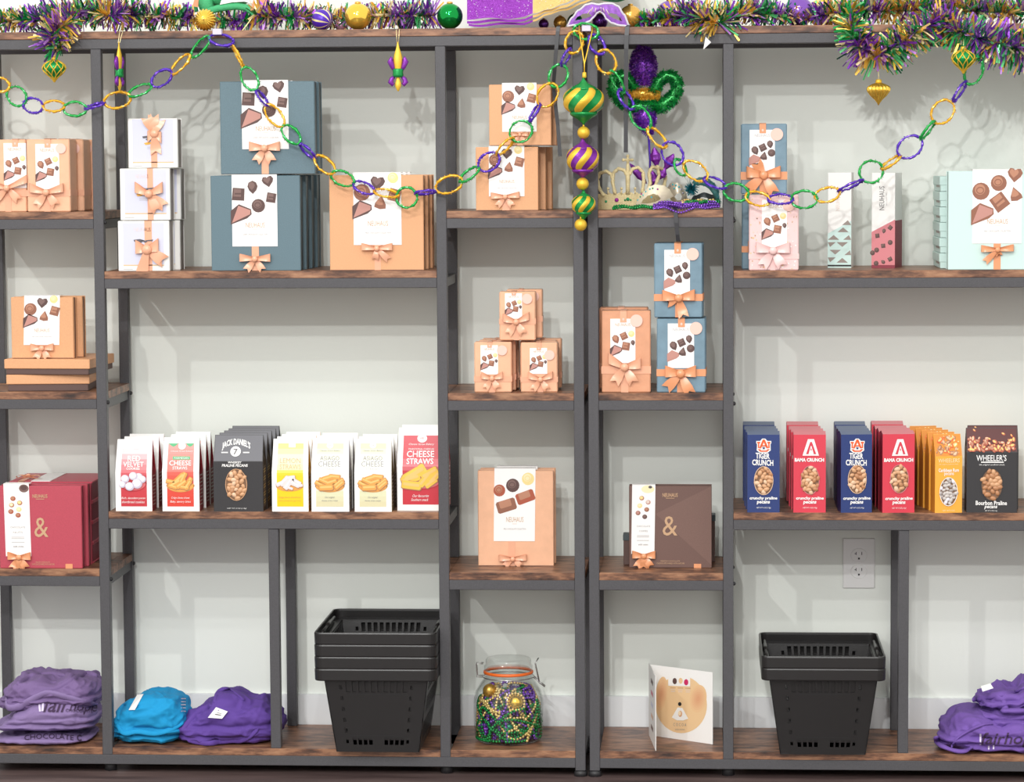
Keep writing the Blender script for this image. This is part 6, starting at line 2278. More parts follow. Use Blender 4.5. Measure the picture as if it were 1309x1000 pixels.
for cx, cy, a, b, ang, c in LINKS:
    s = pxs(YC)
    A = math.radians(ang)
    e1 = Vector((math.cos(A), 0, -math.sin(A)))
    e2 = Vector((math.sin(A), 0, math.cos(A)))
    full = max(b, 9.0)
    tl = math.acos(min(1, b / full))
    tl *= rng.choice((-1, 1)) if b < 6 else 1
    e2 = e2 * math.cos(tl) + Vector((0, 1, 0)) * math.sin(tl)
    ctr = W(cx, cy, YC) - cl
    mb = MB()
    N = 34
    path, rr = [], []
    for i in range(N):
        t = 2 * math.pi * i / N
        path.append(ctr + e1 * (a * s * math.cos(t)) + e2 * (full * s * math.sin(t)) + Vector([rng.uniform(-.0007, .0007) for _ in range(3)]))
        rr.append(.0025 * rng.uniform(.6, 1.4))
    mb.tube(path, rr, FZ[c], 6, True)
    kl = mb.mi(FZ[c] + '_l')
    mb.m = [kl if rng.random() < .16 else k for k in mb.m]  # random faces get the pale tint as painted sparkle
    for i in range(230):
        t = rng.uniform(0, 6.283)
        p = ctr + e1 * (a * s * math.cos(t)) + e2 * (full * s * math.sin(t))
        d = Vector([rng.uniform(-1, 1) for _ in range(3)])
        strand(mb, p, d, rng.uniform(.0032, .0050), .0012, FZ[c] if i % 4 else FZ[c] + '_l', rng)
    mb.build('link', chain)
for px, py in ((279, 41), (750, 36.5)):
    mb = MB()
    p = W(px, py, -.003) - cl
    mb.box(p.x - .009, p.x + .009, p.y - .016, p.y + .0018, p.z - .006, p.z + .006, 'tape', .001)
    mb.build('tape', chain)


# ---------------------------------------------------------------- ornaments
def loop_cord(mb, px0, py0, px1, py1, half, y, m, r=.0008, ytop=None):
    yt = y if ytop is None else ytop
    for sg in (-1, 1):
        mb.tube([W(px0 + sg * half, py0, yt), W(px0 + sg * half * .7, (py0 + py1) / 2, (y + yt) / 2), W(px1, py1, y)], r, m, 6)


def relv(mb, loc):
    mb.v = [(x - loc.x, y - loc.y, z - loc.z) for x, y, z in mb.v]


Y = -.050
s = pxs(Y)
loc = W(743, 295, Y)
orn = thing('finial_ornament', 'long hanging ornament of three striped finials and gold beads in front of the middle posts', 'ornament', loc)
mb = MB()
for sg, xt in ((-1, 740.5), (1, 757)):
    mb.tube([W(xt, 33, -.003), W(xt, 40, -.02), W(747, 82, Y), W(747, 92, Y)], .0013, 'orn_gold', 6)
relv(mb, loc)
mb.build('hanging_cord', orn)
mb = MB()
c = W(747, 96, Y)
mb.lathe([(.0015, .006), (.004, .005), (.0045, -.004), (.003, -.006)], c, 'orn_gold', 12)
relv(mb, loc)
mb.build('cap', orn)


def finial(cx, y0, yt, ya, yb, yc, y1, R, m, seed):
    """cone y0..yt, ball ya..yb with twisted stripes, cone to y1"""
    mb = MB()
    c = W(cx, (ya + yb) / 2, Y)
    Z = lambda py: W(cx, py, Y).z - c.z
    n = 48
    prof = []
    k = 22
    mid = (ya + yb) / 2
    for i in range(k + 1):
        py = ya + (yb - ya) * i / k
        u = (py - mid) / ((yb - ya) / 2)
        prof.append((R * s * math.sqrt(max(0.0, 1 - (abs(u) ** 2.1) * .80)), Z(py)))
    st = 12
    mats = lambda kk, i: 'orn_gold' if (kk // 4) % 2 == 0 else m
    base = len(mb.v)
    mb.lathe(prof, c, m, n, twist=-1.25, mats=mats)
    # swell the gold stripes
    for i in range(len(prof)):
        for kk in range(n):
            v = Vector(mb.v[base + i * n + kk]) - c
            ph = (kk % 8) / 8 * 2 * math.pi
            f = 1 + .045 * math.sin(ph + .4)
            mb.v[base + i * n + kk] = (c.x + v.x * f, c.y + v.y * f, c.z + v.z)
    relv(mb, loc)
    mb.build('striped_ball', orn)
    mb = MB()
    r2 = R * .42 * s
    mb.lathe([(.0022, Z(y0)), (.003, Z(y0 + (yt - y0) * .3)), (R * .22 * s, Z(y0 + (yt - y0) * .65)), (R * .55 * s, Z(yt)), (R * .62 * s, Z(yt + 2)), (R * .72 * s, Z(ya + (yb - ya) * .1))], c, m, 24)
    relv(mb, loc)
    mb.build('finial_top', orn)
    mb = MB()
    mb.lathe([(R * .66 * s, Z(yb - (yb - ya) * .08)), (R * .66 * s, Z(yb)), (R * .6 * s, Z(yc)), (R * .3 * s, Z(yc + (y1 - yc) * .4)), (.003, Z(yc + (y1 - yc) * .8)), (.0015, Z(y1))], c, m, 24)
    relv(mb, loc)
    mb.build('finial_tip', orn)


finial(746, 98, 111, 111, 146, 148, 160, 26.5, 'orn_green', 1)
finial(745, 176, 187, 187, 219, 220, 228, 21, 'orn_purple', 2)
finial(746, 243, 250, 250, 273, 274, 281, 15.5, 'orn_green', 3)
for cx, cy, r in ((746, 169.5, 8), (744.7, 235, 8), (742.3, 287.5, 8)):
    mb = MB()
    c = W(cx, cy, Y)
    mb.ball(c, r * s, 'orn_gold', 18, 12)
    mb.lathe([(.0016, r * s * 1.35), (.002, r * s * .9)], c, 'orn_gold', 8)
    relv(mb, loc)
    mb.build('gold_bead', orn)

# fleur-de-lis ornament
Y = -.02
s = pxs(Y)
loc = W(509, 115, Y)


def fleur(label, cx, yo, rz):
    loc = W(cx, 116, yo)
    root = thing('fleur_de_lis_ornament', label, 'ornament', loc, rz)
    mb = MB()
    for sg in (-1, 1):
        q = Matrix.Rotation(-rz, 3, 'Z')
        mb.tube([q @ Vector((sg * .003, -.002 - yo, (116 - 37) * s)), q @ Vector((sg * .003, -.016 - yo, (116 - 39) * s)), q @ Vector((sg * .0015, 0, (116 - 55) * s))], .0007, 'foil_pale', 6)
    mb.build('hanging_cord', root)
    mb = MB()
    z = lambda py: (116 - py) * s
    mb.lathe([(.0012, z(54)), (.002, z(58)), (.0035, z(62)), (.0075, z(70)), (.009, z(76)), (.0075, z(84)), (.005, z(92)), (.003, z(100)), (.006, z(106)), (.0062, z(110)), (.003, z(115)), (.0006, z(117))],
             (0, 0, 0), 'orn_gold', 18, ys=.6)
    mb.build('gold_stem', root)
    for sg in (-1, 1):
        for path, rr in (([(4, 92), (7, 86), (9.5, 79), (8, 75), (6, 78)], [1.5, 3, 4.2, 3.4, 1.5]), ([(4, 97), (8, 101), (9.5, 105), (7, 108), (5, 106)], [1.5, 3, 3.8, 3, 1.2])):
            mb = MB()
            mb.tube([(sg * x * s, 0, z(y)) for x, y in path], [r * s for r in rr], 'orn_purple', 12, flat=.7)
            mb.build('petal', root)
    mb = MB()
    mb.lathe([(6.2 * s, z(88)), (7 * s, z(90)), (6.4 * s, z(93)), (7 * s, z(96)), (6 * s, z(99))], (0, 0, 0), 'orn_green', 18, ys=.75)
    mb.build('green_band', root)


fleur('gold purple and green fleur-de-lis ornament hanging face on from the top rail', 509, -.02, .15)
fleur('fleur-de-lis ornament hanging edge on beside the left post, near the small lavender boxes', 153, -.042, 1.35)


def onion(label, cx, ytop, ymid, ybot, R, kind, cordtop, Yo=-.033):
    s = pxs(Yo)
    loc = W(cx, ybot, Yo)
    root = thing('onion_ornament', label, 'ornament', loc)
    z = lambda py: (ybot - py) * s
    prof = [(R * .18, ytop - 3), (R * .2, ytop), (R * .55, ytop + (ymid - ytop) * .25), (R * .9, ytop + (ymid - ytop) * .6), (R, ymid), (R * .93, ymid + (ybot - ymid) * .18), (R * .68, ymid + (ybot - ymid) * .42),
            (R * .33, ymid + (ybot - ymid) * .66), (R * .12, ymid + (ybot - ymid) * .85), (.3, ybot)]
    mb = MB()
    if kind == 'gold':
        mb.lathe([(r * s, z(y)) for r, y in prof], (0, 0, 0), 'bauble_gold', 160, rib=.14, ribn=16)
    else:
        mb.lathe([(r * s, z(y)) for r, y in prof], (0, 0, 0), 'orn_green', 32)
    mb.build('bulb', root)
    if kind != 'gold':
        mb = MB()
        pr = [(r * s * 1.03 + .0004, z(y)) for r, y in prof[1:]]
        for sg in (-1, 1):
            for k in range(9):
                path = []
                for i in range(25):
                    t = i / 24 * (len(pr) - 1)
                    a = min(int(t), len(pr) - 2)
                    f = t - a
                    r = pr[a][0] * (1 - f) + pr[a + 1][0] * f
                    zz = pr[a][1] * (1 - f) + pr[a + 1][1] * f
                    th = 2 * math.pi * k / 9 + sg * 1.5 * i / 24
                    path.append((r * math.cos(th), r * math.sin(th), zz))
                mb.tube(path, .0011, 'orn_gold', 5)
        mb.build('gold_lattice', root)
    mb = MB()
    mb.lathe([(R * .2 * s, z(ytop - 4)), (R * .26 * s, z(ytop - 2)), (R * .26 * s, z(ytop + 1))], (0, 0, 0), 'orn_gold', 14)
    mb.tube([(0, 0, z(ytop - 4)), (0, .004, z((ytop + cordtop) / 2)), (0, .012, z(cordtop))], .0008, 'foil_pale', 6)
    mb.build('cap', root)


onion('green onion ornament with gold lattice hanging at the far left', 69.5, 76, 87, 105, 14.5, 'green', 52)
onion('green onion ornament with gold lattice hanging at the far right beside a green chain link', 1231.5, 64, 75, 94, 14.5, 'green', 48, -.05)
onion('ribbed gold onion ornament hanging at the tip of the drooping garland', 1123, 106, 114, 135, 15.5, 'gold', 80)

# ---------------------------------------------------------------- things on top of the shelving
# ribbed gold ball facing forward
c = W(262.5, 22.5, .03)
R = 14.5 * pxs(.03)
c.z = ZT + R
rb = thing('ribbed_ball', 'ribbed gold ball lying on the top board beside the green knitted hat', 'bauble', (c.x, c.y, ZT))
mb = MB()
n = 200
prof = [(R * math.sin(math.pi * i / 14), R * math.cos(math.pi * i / 14)) for i in range(15)]
mb.lathe(prof, (0, 0, 0), 'bauble_gold', n, rib=.14, ribn=20)
mb.v = [(x, -z, y + R) for x, y, z in mb.v]
mb.build('ball', rb)
mb = MB()
mb.ball((0, -R, R), .0025, 'bauble_antique', 10, 6)
mb.build('cap', rb)

# striped bauble
c = W(412, 24, .03)
R = 13.5 * pxs(.03)
sb = thing('bauble', 'purple bauble with gold stripes on the top board left of the shiny gold one', 'bauble', (c.x, c.y, ZT))
mb = MB()
prof = [(R * math.sin(math.pi * i / 14) + 1e-6, R * math.cos(math.pi * i / 14)) for i in range(15)]
mb.lathe(prof, (0, 0, 0), 'fuzz_purple', 32, mats=lambda k, i: 'foil_pale' if k % 4 == 0 else 'fuzz_purple', twist=.5)
rt = Matrix.Rotation(math.radians(115), 3, 'Y') @ Matrix.Rotation(.5, 3, 'X')
mb.v = [tuple(rt @ Vector(v) + Vector((0, 0, R))) for v in mb.v]
mb.build('ball', sb)

for lab, px, r, y, m in (
        ('small pinkish bauble tucked between the striped one and the shiny gold one', 436, 8.5, .09, 'bauble_pink'),
        ('large shiny gold bauble on the top board, left of the fleur-de-lis ornament', 457.5, 17, .035, 'bauble_gold'),
        ('silvery blue bauble half hidden in the tinsel above the fleur-de-lis ornament', 518, 11, .10, 'bauble_silver'),
        ('large shiny green bauble beside the purple sequin cloth', 575, 16.5, .04, 'bauble_green'),
        ('dark violet bauble under the raised gold cloth', 695, 6.5, .07, 'bauble_violet'),
        ('small matt gold bauble left of the purple mask', 716, 8.5, .09, 'bauble_antique'),
        ('small green bauble glimpsed behind the left end of the mask', 735, 10, .10, 'bauble_teal'),
        ('violet bauble seen through the nose gap of the mask', 767, 10, .11, 'bauble_violet'),
        ('antique gold bauble right of the purple mask', 806, 14.5, .06, 'bauble_antique'),
        ('matt green bauble right of the antique gold one', 829, 10, .085, 'bauble_teal'),
        ('large purple bauble rising behind the tinsel left of the right post', 856, 18, .12, 'bauble_purple'),
        ('gold bauble behind the tinsel right of the large purple one', 887, 16, .165, 'bauble_gold'),
        ('bright green bauble behind the starburst of tinsel by the right post', 918, 15, .12, 'bauble_green'),
        ('large shiny lilac bauble in the gap of the tinsel on the right', 1021, 19, .07, 'bauble_purple'),
        ('gold bauble behind tinsel right of the large lilac bauble', 1052, 19, .14, 'bauble_gold'),
        ('pale green bauble right of the gold one behind the tinsel', 1080, 17, .18, 'bauble_green')):
    bauble(lab, px, 33 - r, r, y, m, z=ZT)

# pile of small beads left of the purple tinsel
rng = random.Random(8)
pts = [W(812 + 26 * rng.random(), 0, .045 + .05 * rng.random()) for _ in range(14)]
for p in pts:
    p.z = ZT + .0025 + .012 * rng.random()
beads('strand of small mixed beads heaped on the top board beside the antique gold bauble', pts, .0026, 'bead_purple', None)

# green knitted hat with white and orange trimming
loc = W(297, 33, .13)
loc.z = ZT
hat = thing('knitted_hat', 'green knitted hat with arched brim, white patch and orange felt points, on the top board', 'hat', loc)
mb = MB()
arc = [(262, 20), (268, 14), (278, 11), (290, 9), (303, 8), (315, 10), (324, 16), (328, 24), (329, 31)]
mb.tube([W(a, b, .10) - loc for a, b in arc], [4.6 * pxs(.1)] * len(arc), 'knit_green', 12)
mb.build('brim', hat)
mb = MB()
c = W(292, -10, .14) - loc
mb.ball(c, .046, 'knit_green', 24, 14, (1.1, .8, .75))
mb.tube([W(234, 22, .11) - loc, W(242, 13, .11) - loc, W(252, 10, .11) - loc], [3 * pxs(.1), 5 * pxs(.1), 5 * pxs(.1)], 'knit_green', 10)
mb.tube([W(266, 16, .11) - loc, W(262, 2, .12) - loc, W(270, -10, .13) - loc], [9 * pxs(.1), 11 * pxs(.1), 9 * pxs(.1)], 'knit_green', 12)
mb.build('crown', hat)
mb = MB()
a = [W(x, y, .094) - loc for x, y in ((281, 6), (286, -8), (322, -8), (324, 5), (312, 2), (296, 3))]
b = [p + Vector((0, .003, 0)) for p in a]
mb.add(a + b, [(0, 5, 4, 3, 2, 1), (6, 7, 8, 9, 10, 11)] + [(i, (i + 1) % 6, 6 + (i + 1) % 6, 6 + i) for i in range(6)], 'white')
mb.build('white_patch', hat)
for q in (((320, 14), (326, -8), (344, -6), (342, 13)), ((246, 8), (250, -6), (254, -6), (253, 9))):
    mb = MB()
    a = [W(x, y, .09) - loc for x, y in q]
    b = [p + Vector((0, .004, 0)) for p in a]
    mb.add(a + b, [(0, 3, 2, 1), (4, 5, 6, 7)] + [(i, (i + 1) % 4, 4 + (i + 1) % 4, 4 + i) for i in range(4)], 'felt_orange')
    mb.build('felt_point', hat)

# folded sequin cloth in purple, gold and green
loc = W(640, 34, .06)
loc.z = ZT
cl2 = thing('sequin_cloth', 'folded shimmering cloth in purple, gold and green lying across the baubles on top', 'cloth', loc)
low = [(597, 33.5), (610, 33.2), (640, 32.6), (668, 31), (684, 27), (700, 20.5), (720, 13), (745, 5), (760, .5), (790, 1.5), (806, -1)]


def sheet(x0, x1, m, name):
    mb = MB()
    for L, (off, th, yo) in enumerate(((0, 2.6, .012), (4.2, 3.2, .016), (9.0, 30, .02))):
        N = 16
        F0, B0 = [], []
        for i in range(N + 1):
            x = x0 + (x1 - x0) * i / N
            yl = interp(x, low) - off - (1.2 * math.sin(x * .11 + L))
            shift = 2.0 if (L == 0 and x < 603) else 0
            yf = yo + .003 * math.sin(x * .09 + L * 2)
            F0.append((W(x + shift, yl, yf) - loc, W(x + shift, yl - th, yf + .004) - loc, W(x + shift, yl - th, .2) - loc, W(x + shift, yl, .2) - loc))
        vs = [p for r in F0 for p in r]
        for v in vs:
            v.z = max(v.z, .0003)
        fs = []
        for i in range(N):
            for k in range(4):
                l = (k + 1) % 4
                fs.append([4 * i + k, 4 * i + 4 + k, 4 * i + 4 + l, 4 * i + l])
        fs += [[0, 1, 2, 3], [4 * N + 3, 4 * N + 2, 4 * N + 1, 4 * N]]
        mb.add(vs, fs, m)
    # sequins
    rg = random.Random(int(x0))
    for i in range(90):
        x = rg.uniform(x0 + 1, x1 - 1)
        y = interp(x, low) - rg.uniform(9.5, 40)
        p = W(x, y, .0125) - loc
        mb.ball(p, .0010, 'trim_white' if i % 2 else m, 5, 3, (1, .4, 1))
    return mb.build(name, cl2)


sheet(597, 681, 'cloth_purple', 'purple_stripe')
sheet(681.2, 758, 'cloth_gold', 'gold_stripe')
sheet(758.2, 806, 'cloth_green', 'green_stripe')


# ---------------------------------------------------------------- masks
def mask(mb, top, bot, eyes, y0, curve, loc, m, th=.0016, N=64):
    x0, x1 = top[0][0], top[-1][0]
    cols = []

    def P(x, y, back):
        u = (x - x0) / (x1 - x0)
        yy = y0 + curve * (2 * u - 1) ** 2
        # gentle bulge
        vt, vb = interp(x, top), interp(x, bot)
        if vb > vt:
            v = (y - vt) / (vb - vt)
            yy -= .006 * math.sin(math.pi * max(0, min(1, v))) * math.sin(math.pi * u)
        return W(x, y, yy + (th if back else 0)) - loc
    for i in range(N):
        xa, xb = x0 + (x1 - x0) * i / N, x0 + (x1 - x0) * (i + 1) / N
        xm = (xa + xb) / 2
        eye = [e for e in eyes if e[0][0][0] < xm < e[0][-1][0]]
        spans = [(top, bot)]
        if eye:
            spans = [(top, eye[0][0]), (eye[0][1], bot)]
        for A, B in spans:
            K = 5
            pts = []
            for x in (xa, xb):
                ta, tb = interp(x, A), interp(x, B)
                for k in range(K + 1):
                    y = ta + (tb - ta) * k / K
                    pts.append((x, y))
            f = [P(x, y, 0) for x, y in pts]
            b = [P(x, y, 1) for x, y in pts]
            q = K + 1
            fs = []
            for k in range(K):
                fs.append([k, k + 1, q + k + 1, q + k])
                fs.append([2 * q + k, 3 * q + k, 3 * q + k + 1, 2 * q + k + 1])
            fs.append([0, q, 3 * q, 2 * q])
            fs.append([K, 2 * q + K, 3 * q + K, q + K])
            mb.add(f + b, fs, m, False)
    return P


loc = W(764, 33, .012)
loc.z = ZT
pm = thing('carnival_mask', 'purple half mask with white glitter trim and black ribbons, propped on the top front edge', 'mask', loc)
top = [(725, 33), (731, 23), (740, 13), (750, 6), (757, 4.5), (765, 6), (773, 4.5), (782, 4.5), (790, 8), (797, 18), (804.5, 33)]
bot = [(725, 33.5), (735, 32), (745, 30.5), (753, 27.5), (759, 22), (763, 16.5), (767, 14.5), (771, 17), (776, 25), (782, 29.5), (792, 32.5), (804.5, 33.5)]
e1 = ([(734, 26.5), (739, 21), (746, 17.5), (752, 17), (757, 20)], [(734, 26.5), (740, 25.5), (748, 23.5), (754, 21.5), (757, 20)])
e2 = ([(776.5, 18), (781, 16.8), (787, 18), (792, 22), (795.5, 27)], [(776.5, 18), (781, 21.5), (786, 24), (791, 26), (795.5, 27)])
mb = MB()
P = mask(mb, top, bot, [e1, e2], -.004, .012, loc, 'mask_purple')
mb.build('mask_face', pm)
mb = MB()
for L in (top, bot):
    path = [P(x, interp(x, L), 0) for x in [725 + 79.5 * i / 40 for i in range(41)]]
    mb.tube(path, .0022, 'trim_white', 7)
mb.build('glitter_trim', pm)
mb = MB()
for x, y in ((758, 9), (755, 12), (762, 10), (771, 10), (775, 12), (768, 9)):
    mb.tube([P(x, y, 0) + Vector((0, -.0012, 0)), P(x + (x - 766) * .35, y + 6, 0) + Vector((0, -.0012, 0))], .0007, 'mask_white', 5)
mb.build('painted_lines', pm)


def strip(mb, pts, half, m, loc, th=.0006):
    vs = []
    for x, y, d in pts:
        for sg in (-1, 1):
            vs.append(W(x + sg * half, y, d) - loc)
    vs2 = [v + Vector((0, th, 0)) for v in vs]
    n = len(pts)
    fs = []
    for i in range(n - 1):
        fs.append([2 * i, 2 * i + 1, 2 * i + 3, 2 * i + 2])
        o = 2 * n
        fs.append([o + 2 * i, o + 2 * i + 2, o + 2 * i + 3, o + 2 * i + 1])
        fs.append([2 * i, 2 * i + 2, o + 2 * i + 2, o + 2 * i])
        fs.append([2 * i + 1, o + 2 * i + 1, o + 2 * i + 3, 2 * i + 3])
    mb.add(vs + vs2, fs, m)


mb = MB()
strip(mb, [(725, 33, .008), (716, 32.5, .006), (713.5, 34, -.004), (713, 40, -.006), (711, 62, -.007), (709, 90, -.006), (707.5, 107, .0), (709, 125, .003), (713, 160, .004), (716, 200, .003)], 2.4, 'ribbon_black', loc)
mb.build('ribbon', pm)
mb = MB()
strip(mb, [(804, 32, .006), (802, 34, -.004), (801, 45, -.006), (800.5, 62, -.007), (800.2, 110, -.006), (800, 195, -.006)], 2.7, 'ribbon_black', loc)
mb.build('ribbon', pm)

# white jewelled mask
T = lambda x, y: (760 + x * .13, 170 + y * .13)
ZM = Z_N3[0]
loc = W(836, 264, .05)
loc.z = ZM
wm = thing('carnival_mask', 'cream half mask with coloured gems and black ribbon, beside the gold crown', 'mask', loc)
top = [T(*p) for p in ((400, 712), (420, 660), (450, 615), (490, 570), (540, 525), (600, 508), (680, 515), (735, 550), (760, 590), (782, 622))]
bot = [T(*p) for p in ((400, 716), (470, 712), (560, 718), (620, 700), (680, 672), (730, 645), (782, 626))]
ey = ([T(*p) for p in ((455, 690), (485, 650), (530, 615), (580, 598), (620, 610), (655, 645))], [T(*p) for p in ((455, 690), (530, 694), (590, 682), (630, 665), (655, 645))])
mb = MB()
P = mask(mb, top, bot, [ey], .03, .03, loc, 'mask_white')
mb.build('mask_face', wm)
mb = MB()
gs = ['gem_teal', 'gem_green', 'gem_purple', 'gem_teal']
for i, (x, y) in enumerate(((425, 660), (452, 628), (462, 600), (505, 577), (545, 552), (572, 545), (620, 553), (560, 632), (480, 612))):
    a, b = T(x, y)
    mb.ball(P(a, b, 0) + Vector((0, -.0008, 0)), .0018, gs[i % 4], 8, 6, (1, .6, 1))
mb.build('gems', wm)
mb = MB()
strip(mb, [(860, 262, .03), (863, 266.5, .004), (863.5, 270, -.007), (864.5, 285, -.008), (866, 300, -.007), (867, 309, -.003)], 2.6, 'ribbon_black', loc)
mb.build('ribbon', wm)

loc = W(868, 262, .08)
loc.z = ZM
sm = thing('carnival_mask', 'small silver mask with clear gems between the cream mask and the teal feather', 'mask', loc)
top = [(853, 240), (857, 234), (864, 233.5), (871, 236), (876, 245), (880, 256)]
bot = [(853, 244), (858, 256), (865, 261), (872, 262), (876, 262), (880, 262)]
ey = ([(862, 252), (865, 248), (869, 247), (872, 251)], [(862, 252), (866, 256), (870, 256), (872, 251)])
mb = MB()
P = mask(mb, top, bot, [ey], .075, .02, loc, 'mask_silver', N=30)
mb.build('mask_face', sm)
mb = MB()
for x, y in ((857, 238), (860, 236), (864, 237), (868, 239), (871, 242), (873, 247), (862, 241)):
    mb.ball(P(x, y, 0) + Vector((0, -.001, 0)), .0019, 'bauble_silver' if x % 2 else 'gem_teal', 8, 6)
mb.build('gems', sm)

# teal feather mask
loc = W(900, 264, .09)
loc.z = ZM
fm_ = thing('feather_mask', 'dark mask with teal feather puff and long curled feather, by the right post', 'mask', loc)
mb = MB()
P = mask(mb, [(880, 258), (888, 250), (900, 246), (912, 249), (921, 258)], [(880, 264), (890, 265), (900, 264), (912, 265), (921, 264)], [([(892, 257), (897, 252), (903, 253), (908, 257)], [(892, 257), (898, 260), (904, 260), (908, 257)])], .08, .03, loc, 'mask_dark', N=30)
mb.build('mask_face', fm_)
rng = random.Random(3)
mb = MB()
for i in range(420):
    p = W(884, 241, .075) - loc
    d = Vector((rng.uniform(-1, .9), rng.uniform(-1, .4), rng.uniform(-1, 1)))
    strand(mb, p, d, rng.uniform(.006, .016), .0012, 'feather_teal', rng)
for i in range(10):
    strand(mb, W(882, 238, .075) - loc, Vector((rng.uniform(-.5, 1), -.2, 1)), rng.uniform(.016, .026), .0008, 'feather_dark', rng)
mb.build('feather_puff', fm_)
mb = MB()
path = [(886, 234), (894, 231.5), (903, 233), (910, 238), (915, 246), (917.5, 256)]
W3 = [W(a, b, .07) - loc for a, b in path]
mb.tube(W3, [.004, .008, .0085, .008, .007, .003], 'feather_dark', 12, flat=.35)
for i in range(500):
    t = rng.random() * 4.99
    k = int(t)
    p = W3[k] + (W3[k + 1] - W3[k]) * (t - k)
    tg = (W3[k + 1] - W3[k]).normalized()
    d = tg * .9 + Vector((0, 0, rng.choice((-1, 1)))) * .7 + Vector((0, rng.uniform(-.5, .2), 0))
    strand(mb, p, d, rng.uniform(.007, .013), .0008, 'feather_dark' if i % 5 else 'feather_teal', rng)
mb.build('curled_feather', fm_)

# gold crown
cy_ = .14
s = pxs(cy_)
c0 = W(803, 266, cy_)
loc = Vector((c0.x, cy_, ZM))
cr = thing('crown', 'gold glitter crown with coloured gems on the upper shelf behind the finial ornament', 'crown', loc)
Rc = 49 * s


def CP(px, py, lift=0.0):
    dx = (px - 803) * s
    dx = max(-Rc * .999, min(Rc * .999, dx))
    yy = -math.sqrt(Rc * Rc - dx * dx)
    p = W(px, py, cy_ + yy + .02)
    k = 1 + lift / Rc
    return Vector((dx * k, yy * k, p.z - ZM))


mb = MB()
N = 44
vs, fs = [], []
for i in range(N + 1):
    x = 757 + 92 * i / N
    yt = 250 - 3.5 * math.cos((x - 803) / 46 * 1.4) + 1.2 * math.sin(x * .9)
    for k, (py, l) in enumerate(((266.2, 0), (yt, 0), (yt, -.003), (266.2, -.003))):
        p = CP(x, py, l)
        if py > 266:
            p.z = .0005
        vs.append(p)
for i in range(N):
    for k in range(4):
        q = (k + 1) % 4
        fs.append([4 * i + k, 4 * i + q, 4 * i + 4 + q, 4 * i + 4 + k])
fs += [[3, 2, 1, 0], [4 * N, 4 * N + 1, 4 * N + 2, 4 * N + 3]]
mb.add(vs, fs, 'gold_glitter')
mb.build('band', cr)
arcs = [[(788, 248), (784.5, 232), (786, 221), (792, 215.5), (799, 217.5), (803, 224)],
        [(822, 247), (824, 232), (823, 220), (817, 214), (810, 216), (805.5, 224)],
        [(774, 251), (767, 240), (765, 229), (768.5, 221.5), (777, 219), (783, 223), (786, 232)],
        [(828, 246), (832, 234), (830.5, 221), (834, 213.5), (841, 215), (843, 224), (838, 238)],
        [(845, 246), (849.5, 236), (851, 226), (848, 217), (840, 213)],
        [(766, 254), (760, 240), (758, 226), (763, 219)]]
for A in arcs:
    mb = MB()
    fine = []
    for i in range(len(A) - 1):
        for k in range(4):
            t = k / 4
            fine.append((A[i][0] + (A[i + 1][0] - A[i][0]) * t, A[i][1] + (A[i + 1][1] - A[i][1]) * t))
    fine.append(A[-1])
    mb.tube([CP(x, y) for x, y in fine], [.0036 + .0006 * math.sin(i * 2.1) for i in range(len(fine))], 'gold_glitter', 8)
    mb.build('arch', cr)
mb = MB()
mb.tube([CP(804, y) for y in (248, 238, 228, 218, 209)], [.0045, .0042, .0048, .004, .003], 'gold_glitter', 8)
mb.tube([CP(804, 211), CP(804, 199.5)], .0026, 'gold_glitter', 8)
mb.tube([CP(798.5, 204.5), CP(809.5, 204.5)], .0026, 'gold_glitter', 8)
for x, y in ((804, 199.5), (798.5, 204.5), (809.5, 204.5)):
    mb.ball(CP(x, y), .0034, 'gold_glitter', 8, 6)
mb.build('cross', cr)
for x in (796, 813, 779):
    mb = MB()
    mb.tube([CP(x, 248), CP(x, 243)], .002, 'gold_glitter', 6)
    mb.ball(CP(x, 241), .003, 'gold_glitter', 8, 6)
    mb.build('finial', cr)
for x, y, r, m in ((790, 255.5, .0042, 'gem_purple'), (804, 254.5, .0036, 'gem_green'), (776.5, 257.5, .0026, 'gem_green'), (800.5, 255.5, .002, 'gem_green'), (807.5, 255.5, .002, 'gem_green')):
    mb = MB()
    mb.ball(CP(x, y, .001), r, m, 10, 7, (1, .6, 1))
    mb.build('gem', cr)

# beads lying on the shelf


def lay(pts, z):
    out = []
    for x, yd, dz in pts:
        p = W(x, 266, yd)
        p.z = z + dz
        out.append(p)
    return out


rng = random.Random(21)
br = .0027
for lab, m, x0, x1, n, yd, z, sag in (
        ('green bead necklace lying along the shelf front before the crown', 'bead_green', 784, 848, 3, .012, 0, 0),
        ('purple bead necklace spilling over the upper right narrow shelf edge', 'bead_purple', 836, 919, 5, .006, .0, .006),
        ('purple bead necklace heaped behind the spilling one', 'bead_purple', 842, 916, 5, .022, .004, 0),
        ('gold bead necklace on top of the purple ones under the teal feather', 'bead_gold', 872, 914, 3, .03, .0105, 0),
        ('green bead necklace on top of the heap by the right post', 'bead_green', 876, 919, 4, .024, .0085, 0)):
    pts = []
    for k in range(n):
        N = 14
        for i in range(N + 1):
            t = i / N
            x = x0 + (x1 - x0) * (t if k % 2 == 0 else 1 - t)
            d = yd + .006 * (k % 3) + .006 * math.sin(t * 9 + k * 2.3) + .003 * rng.uniform(-1, 1)
            dz = br + z + .0030 * (k // 2) + .0035 * abs(math.sin(t * 8 + k * 1.7))
            if sag and k == 0:
                q = max(0, math.sin((x - 850) / 40 * math.pi)) if 850 < x < 890 else 0
                d = yd - .012 * min(1, q * 2)
                dz -= (sag + br) * q
            pts.append((x, d, dz))
    beads(lab, lay(pts, ZM), br, m, None)

